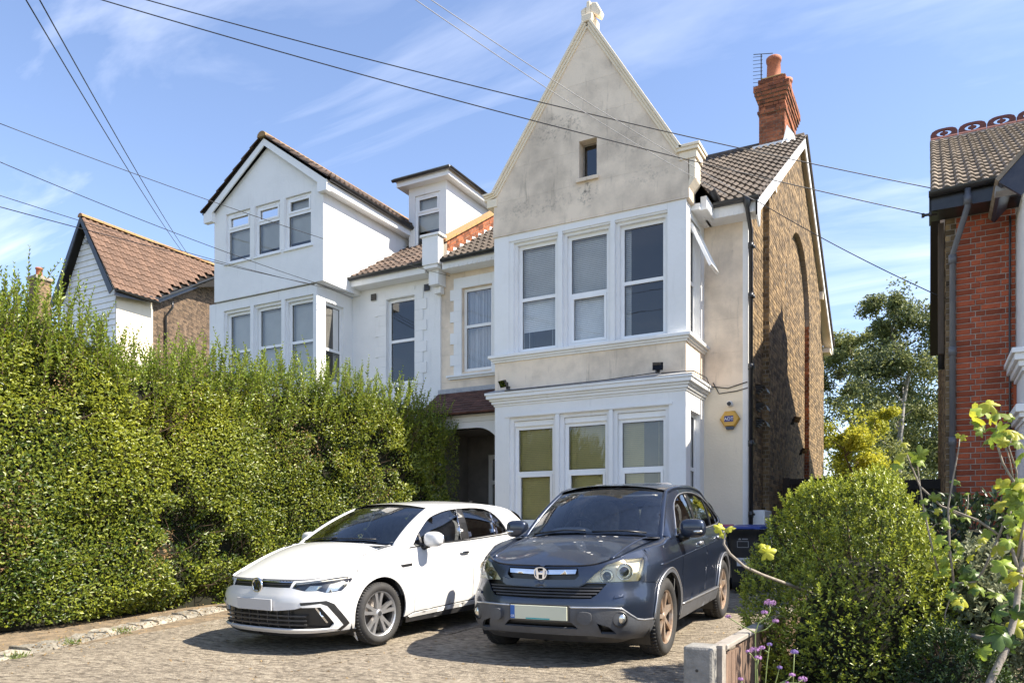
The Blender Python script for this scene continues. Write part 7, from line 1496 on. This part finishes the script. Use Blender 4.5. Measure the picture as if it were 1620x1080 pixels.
# ================================================================ fences, bins, fittings, wires
pm('old_board', (.26, .17, .12), .9, (.11, .075, .055), .9, 7, .7, 40, rnd=.3, stretch=(10, 10, .9)); pm('rail_pale', (.34, .31, .27), .85, (.20, .175, .15), .8, 8, .5, 40); pm('post_concrete', (.27, .26, .235), .9, (.16, .155, .14), .8, 14, .7, 70)
pm('stained_board', (.040, .024, .018), .7, (.022, .014, .011), .8, 7, .4, 40, rnd=.3, stretch=(10, 10, .9)); pm('dark_board', (.022, .020, .019), .7, (.014, .013, .012), .8, 7, .4, 40, rnd=.3)
FN = thing('low_fence', 'low weathered board fence with a pale top rail and a concrete end post', 'fence', (-1.12, 5.2, 0))
fy = 4.80; k = 0
while fy < 8.4:
    w = random.uniform(.085, .12); h = .455 + random.uniform(-.012, .012); b = MB(); b.box(-1.135, -1.112 + random.uniform(-.004, .004), fy, fy + w - .004, -.03, h + gz(fy)); b.build('board', 'old_board', FN); fy += w
b = MB(); b.box(-1.175, -1.085, 4.79, 8.4, .465, .495); b.build('top_rail', 'rail_pale', FN, bevel=.006)
b = MB(); b.box(-1.17, -1.136, 4.8, 8.4, .10, .17); b.build('lower_rail', 'old_board', FN)
b = MB(); b.box(-1.31, -1.13, 4.60, 4.785, -.1, .50); po_ = b.build('end_post', 'post_concrete', FN, bevel=.018)
b = MB(); b.lathe([(.001, 0), (.009, 0)], (-1.225, 4.5985, .355), (0, -1, 0), 12); b.build('bolt_hole', 'trim_black', po_)
b = MB(); b.box(-1.129, -1.098, 4.70, 4.80, -.05, .50); b.build('post_cover', 'rail_pale', FN)
BF = thing('back_fence', 'dark close board fence and brown gate closing the gap between the houses', 'fence', (-1.2, 16.5, .3))
x = WXR + .14
while x < -1.35: b = MB(); b.box(x, x + .118, 16.5 + (.01 if int(x * 100) % 2 else 0), 16.525, .28, 2.24); b.build('gate_board', 'stained_board', BF); x += .122
b = MB(); b.box(WXR + .12, -1.30, 16.46, 16.498, 2.16, 2.28); b.build('gate_rail', 'stained_board', BF)
b = MB(); b.box(WXR + .115, WXR + .24, 16.40, 16.46, .28, 2.3); b.build('gate_post', 'stained_board', BF)
x = -1.30
while x < .2: b = MB(); b.box(x, x + .135, 16.6, 16.622, .28, 2.10); b.build('fence_board', 'dark_board', BF); x += .139
b = MB(); b.box(-1.30, .2, 16.55, 16.598, 2.02, 2.20); b.build('fence_rail', 'dark_board', BF); b = MB(); b.box(-1.30, .2, 16.56, 16.598, 1.55, 1.66); b.build('fence_rail', 'dark_board', BF)
# wheelie bins
pm('bin_black', (.016, .017, .019), .45, (.035, .035, .036), .6, 6, .2, 60); pm('bin_blue', (.012, .035, .20), .45, (.02, .05, .22), .6, 5); pm('bin_pink', (.42, .03, .12), .5, (.34, .03, .10), .6, 5); pm('sticker', (.62, .62, .62), .5); pm('print_grey', (.34, .34, .35), .5); pm('print_dark', (.05, .05, .06), .5)
def bin_(label, lidmat, x, y, rz, w=.56, sticker=False):
    z0 = gz(y); r_ = thing('wheelie_bin', label, 'bin', (x, y, z0), rz, 'wheelie bins by the downpipe'); WL[r_.name] = (0, 0, 0); b = MB(); h = w / 2
    rings = [(.06, .40, .44), (.20, .42, .47), (.80, .475, .545), (.94, .50, .57), (.95, .55, .62), (1.0, .56, .63)]; vs = []; n = 20
    for z, wx, wy in rings:
        for q in range(n): a = 2 * math.pi * q / n + math.pi / n; f = lambda t: math.copysign(abs(t) ** .28, t); vs.append((wx / 2 * f(math.cos(a)), wy / 2 * f(math.sin(a)), z))
    b.add(vs, [(i * n + q, i * n + (q + 1) % n, (i + 1) * n + (q + 1) % n, (i + 1) * n + q) for i in range(len(rings) - 1) for q in range(n)] + [tuple(range(n))]); b.build('body', 'bin_black', r_, True)
    l = MB(); l.add([(-.29, -.345, 1.0), (.29, -.345, 1.0), (.29, .32, 1.02), (-.29, .32, 1.02), (-.28, -.335, 1.045), (.28, -.335, 1.045), (.26, .30, 1.085), (-.26, .30, 1.085)], [(0, 3, 2, 1), (4, 5, 6, 7), (0, 1, 5, 4), (1, 2, 6, 5), (2, 3, 7, 6), (3, 0, 4, 7)]); l.box(-.2, .2, -.375, -.346, 1.005, 1.03); l.build('lid', lidmat, r_, bevel=.015)
    hd = MB(); hd.tube([(-.24, .30, 1.0), (-.24, .37, 1.02), (.24, .37, 1.02), (.24, .30, 1.0)], .016, 8); hd.build('handle', 'bin_black', r_, True)
    for s_ in (-.24, .24): MB().lathe([(.001, -.03), (.095, -.03), (.10, -.01), (.10, .02), (.09, .03), (.001, .03)], (s_, .22, .10), (1, 0, 0), 20).build('wheel', 'bin_black', r_, True)
    if sticker:
        lg = MB(); yf = -.262
        def pr(z): return -(.47 + (z - .2) / .6 * .075) / 2 - .003
        for x0, x1, z0_, z1 in ((-.09, .09, .72, .728), (-.09, .09, .812, .82), (-.09, -.082, .728, .812), (.082, .09, .728, .812)): lg.add([(x0, pr(z0_), z0_), (x1, pr(z0_), z0_), (x1, pr(z1), z1), (x0, pr(z1), z1)], [(0, 1, 2, 3)])
        lg.add([(-.075, pr(.84), .84), (-.02, pr(.84), .84), (-.045, pr(.87), .87)], [(0, 1, 2)]); lg.add([(-.01, pr(.845), .845), (.08, pr(.845), .845), (.08, pr(.86), .86), (-.01, pr(.86), .86)], [(0, 1, 2, 3)]); lg.build('logo', 'print_grey', r_)
        st_ = MB(); st_.add([(-.10, pr(.43) - .001, .43), (.10, pr(.43) - .001, .43), (.10, pr(.56) - .001, .56), (-.10, pr(.56) - .001, .56)], [(0, 1, 2, 3)]); so_ = st_.build('sticker', 'sticker', r_); text_mesh('LN', .085, 'sticker_letters', 'print_dark', so_, (-.01, pr(.5) - .012, .475))
bin_('black wheelie bin with a blue lid and a white sticker beside the bush', 'bin_blue', -2.52, 12.55, R(-6), sticker=True)
bin_('black wheelie bin with a pink lid half hidden behind the SUV', 'bin_pink', -3.12, 12.85, R(4))
# white meter box on the flank wall
mbx = MB(); mbx.box(WXR + .004, WXR + .24, 13.72, 14.40, .78, 1.58); tag(mbx.build('meter_box', 'white_gloss', bevel=.02), 'white meter box on the brick flank wall by the foot of the downpipe', 'meter box')
# alarm box
pm('alarm_yellow', (.62, .36, .06), .45, (.54, .30, .05), .6, 6); pm('alarm_blue', (.03, .035, .20), .4); pm('alarm_navy', (.03, .05, .09), .4)
AL = thing('alarm_box', 'yellow hexagonal burglar alarm box with blue letters on the cream wall', 'alarm', (-3.01, WY - .01, 3.13))
hx = [(-3.01 + .17 * math.cos(R(a)), 3.145 + .155 * math.sin(R(a))) for a in range(0, 360, 60)]
b = MB(); b.prism([(x, WY - .008, z) for x, z in hx], (0, -.05, 0)); c_in = [(-3.01 + (x + 3.01) * .86, 3.145 + (z - 3.145) * .86) for x, z in hx]; o_ = len(b.v); b.add([(x, WY - .058, z) for x, z in hx] + [(x, WY - .085, z) for x, z in c_in], [(i, (i + 1) % 6, (i + 1) % 6 + 6, i + 6) for i in range(6)] + [tuple(range(6, 12))]); b.build('case', 'alarm_yellow', AL)
b = MB(); b.box(-3.095, -2.945, WY - .090, WY - .086, 3.095, 3.195); lp_ = b.build('logo_plate', 'alarm_blue', AL); text_mesh('ADT', .078, 'logo_letters', 'plate_white', lp_, (-3.02, WY - .0915, 3.117))
b = MB(); b.prism([(-3.085, WY - .012, 3.012), (-2.935, WY - .012, 3.012), (-2.955, WY - .012, 2.965), (-3.065, WY - .012, 2.965)], (0, -.07, 0)); b.build('strobe', 'alarm_navy', AL)
CC = thing('security_camera', 'small white security camera above the alarm box', 'camera', (-2.98, WY, 3.38))
b = MB(); b.box(-3.03, -2.99, WY - .03, WY - .007, 3.36, 3.44); b.tube([(-3.01, WY - .03, 3.40), (-3.0, WY - .10, 3.39)], .012, 6); b.build('bracket', 'white_gloss', CC)
b = blob((-2.985, WY - .15, 3.385), (.045, .085, .045), .6, 10); b.build('body', 'white_gloss', CC, True); b = MB(); b.lathe([(.001, .0), (.034, .0), (.036, .012)], (-2.985, WY - .240, 3.38), (0, 1, 0), 14); b.build('lens', 'trim_black', CC)
def flood(label, p, aim):
    r_ = thing('floodlight', label, 'floodlight', tuple(p), group='floodlights on the beige house'); a = Vector(aim).normalized(); s_ = a.cross(Vector((0, 0, 1))).normalized(); u = s_.cross(a); p = Vector(p)
    b = MB(); c0 = p + a * .07; P = lambda x, y, z: c0 + s_ * x + u * y + a * z
    b.add([P(-.06, -.045, 0), (P(.06, -.045, 0)), P(.06, .045, 0), P(-.06, .045, 0), P(-.085, -.065, .07), P(.085, -.065, .07), P(.085, .065, .07), P(-.085, .065, .07)], [(3, 2, 1, 0), (0, 1, 5, 4), (1, 2, 6, 5), (2, 3, 7, 6), (3, 0, 4, 7)]); b.build('housing', 'black_plastic', r_)
    b = MB(); b.quad(P(-.078, -.058, .068), P(.078, -.058, .068), P(.078, .058, .068), P(-.078, .058, .068)); b.build('glass', 'glass_dark', r_)
    b = MB(); b.tube([p + Vector((0, .01, -.10)), p + Vector((0, .0, -.02)), P(0, -.02, .0)], .014, 6); b.lathe([(.001, 0), (.04, 0), (.04, .05), (.001, .05)], p + Vector((0, .02, -.14)), (0, 0, 1), 10); b.build('bracket', 'black_plastic', r_)
fp = atY(803, 603, 12.22); flood('black floodlight on the beige band at the left corner of the bay', fp, (-.35, -.8, -.45)); fp = atY(1040, 576, 12.22); flood('black floodlight on the beige band near the right corner of the bay', fp, (.3, -.8, -.4))
q_ = Vector((WXR + .15, 17.4, 3.65)); flood('black floodlight high on the shaded brick flank wall', q_, (.8, -.5, -.4)); q_ = Vector((WXR + .15, 18.6, 3.1)); flood('black floodlight lower on the brick flank wall, nearer the back', q_, (.8, -.5, -.4))
for i, (z, w_) in enumerate(((3.78, 'uppermost'), (3.47, 'middle'), (3.18, 'lowest'))):
    V_ = thing('vent_cowl', f'{w_} of three black hooded vents beside the downpipe on the flank wall', 'vent', (WXR, 14.25, z), group='vents on the flank wall'); b = MB(); n = 8
    pts = [(.20 * math.sin(R(90) * k / n), .15 * math.cos(R(90) * k / n)) for k in range(n + 1)]
    for (a, c), (d, e) in zip(pts[:-1], pts[1:]): b.quad((WXR + a + .01, 14.12, z + c - .1), (WXR + a + .01, 14.40, z + c - .1), (WXR + d + .01, 14.40, z + e - .1), (WXR + d + .01, 14.12, z + e - .1))
    b.build('hood', 'black_plastic', V_)
    b = MB()
    for k in range(4): b.box(WXR + .012, WXR + .05 + .03 * k, 14.13, 14.39, z - .10 + k * .035, z - .09 + k * .035)
    b.build('louvres', 'pipe_grey', V_)
# thin cables clipped to the wall
cb_ = MB(); cb_.tube([atY(1046, 590, 12.21) , Vector((BR + .16, 12.20, 3.77)), Vector((BR + .17, 13.0, 3.80)), Vector((BR + .1, WY - .02, 3.74)), Vector((-3.05, WY - .02, 3.68)), Vector((WXR, WY - .03, 3.76))], .009, 5); cb_.build('wall_cable', 'black_plastic', H1)
cb_ = MB(); cb_.tube([Vector((BR + .16, WY - .02, 3.80)), Vector((-3.2, WY - .02, 3.60)), Vector((-2.9, WY - .02, 3.62)), Vector((WXR, WY - .02, 3.66)), Vector((WXR + .02, 13.9, 3.6))], .008, 5); cb_.build('wall_cable', 'black_plastic', H1)
cb_ = MB(); cb_.tube([(BL + .3, BY - .16, 3.75), (-6, BY - .165, 3.752), (-4.8, BY - .16, 3.76), (-3.9, BY - .15, 3.80)], .008, 5); cb_.build('wall_cable', 'black_plastic', H1)
pm('wire', (.012, .012, .014), .5); pm('wire_pale', (.30, .30, .31), .6)
def wire(label, A, B, sag=.02, r_=.008, mat='wire', n=24):
    A, B = Vector(A), Vector(B); L_ = (B - A).length; P = [A.lerp(B, k / n) - Vector((0, 0, sag * L_ * 4 * (k / n) * (1 - k / n))) for k in range(n + 1)]; tag(MB().tube(P, r_, 5).build('overhead_wire', mat, smooth=True), label, 'wire', 'overhead telephone and power wires')
wire('black overhead wire ending on the red house roof, highest at its right end', atD(195, -10, 9.0), atY(1480, 299, 11.6), .010, .0065)
wire('black overhead wire ending at the insulator on the red house eaves', atD(120, -12, 8.5), atY(1466, 340, 11.5), .010, .0065)
wire('thin wire from the left edge to the party wall corner', atD(-20, 188, 9.0), atY(712, 437, 13.2), .012, .005)
wire('thin wire from the left edge to the corner of the white bay', atD(-20, 248, 9.5), atY(560, 466, 13.2), .012, .0055)
wire('thin wire crossing in front of the far left roof, upper of two', atD(-20, 303, 9.5), atY(545, 462, 13.0), .010, .005)
wire('thin wire crossing in front of the far left roof, lower of two', atD(-20, 322, 9.5), atY(520, 455, 12.9), .006, .0065)
wire('steep wire at upper left, left of the close pair', atD(34, -12, 8), atD(288, 398, 24), .006, .008); wire('steep wire at upper left, right of the close pair', atD(56, -12, 8), atD(297, 402, 24), .006, .008)
wire('pale thin wire in front of the gable, left of the pair', atD(640, -12, 7), atY(1150, 308, 13.0), .012, .0042, 'wire_pale'); wire('pale thin wire in front of the gable, right of the pair', atD(664, -12, 7), atY(1196, 318, 13.1), .010, .0042, 'wire_pale')
wire('thin wire sagging from the downpipe top to the side of the red house', atY(1198, 318, 13.1), atY(1494, 472, 12.2), .015, .007)
IN = MB(); ip = atY(1466, 340, 11.5); IN.lathe([(.001, -.06), (.03, -.06), (.03, -.03), (.018, -.02), (.018, .02), (.03, .03), (.03, .06), (.001, .06)], ip, (1, 0, 0), 10); IN.tube([ip, ip + Vector((.12, .1, .02))], .012, 6); IN.build('insulator', 'black_plastic', H4, True)

# fallen leaves and crumbs lying on the drive
rl = np.random.default_rng(77); n = 900; y = rl.uniform(3.2, 9, n); side = rl.uniform(size=n) < .6; x = np.where(side, np.interp(y, [3.2, 4.15, 5, 6, 6.9, 7.9, 9], [-7.6, -7.85, -8.2, -8.5, -8.8, -9.0, -9]) + rl.exponential(.22, n) - np.where(rl.uniform(size=n) < .5, .1, 1.0) * rl.uniform(0, 1, n), rl.uniform(-8, -1.2, n))
P = np.stack([x, y, np.array([gz(q) for q in y]) + np.where(side, .052, .010)], 1); D = rl.normal(size=(n, 3)) * [1, 1, .15]; pm('dry_leaf', (.22, .13, .05), .8, (.34, .24, .09), .8, 30)
leaves('leaf_litter', 'dry_leaf', None, P, D, rl.normal(size=(n, 3)) * .25 + [0, 0, 1], rl.uniform(.018, .045, n), rl.uniform(.012, .022, n), rl.uniform(0, 1, n))
# tufts of weed in the kerb joint
leaf_mat('weed', (.06, .10, .02), (.20, .26, .05), .5, .3)
for lab, wx, wy in (('small green weed tuft at the foot of the kerb near the hatchback', -8.42, 5.85), ('weed tuft in the kerb joint at the left edge', -7.9, 4.35), ('weed tuft against the kerb, midway along', -8.2, 5.1)):
    wr = thing('weed', lab, 'weed', (wx, wy, gz(wy)), group='weeds along the kerb'); k = 60; P = np.tile([[wx, wy, gz(wy) + .005]], (k, 1)) + rl.normal(size=(k, 3)) * [.05, .05, 0]; leaves('blades', 'weed', wr, P, rl.normal(size=(k, 3)) * .7 + [0, 0, 1], rl.normal(size=(k, 3)) + [1, 0, .5], rl.uniform(.03, .09, k), .009, rl.uniform(0, 1, k))
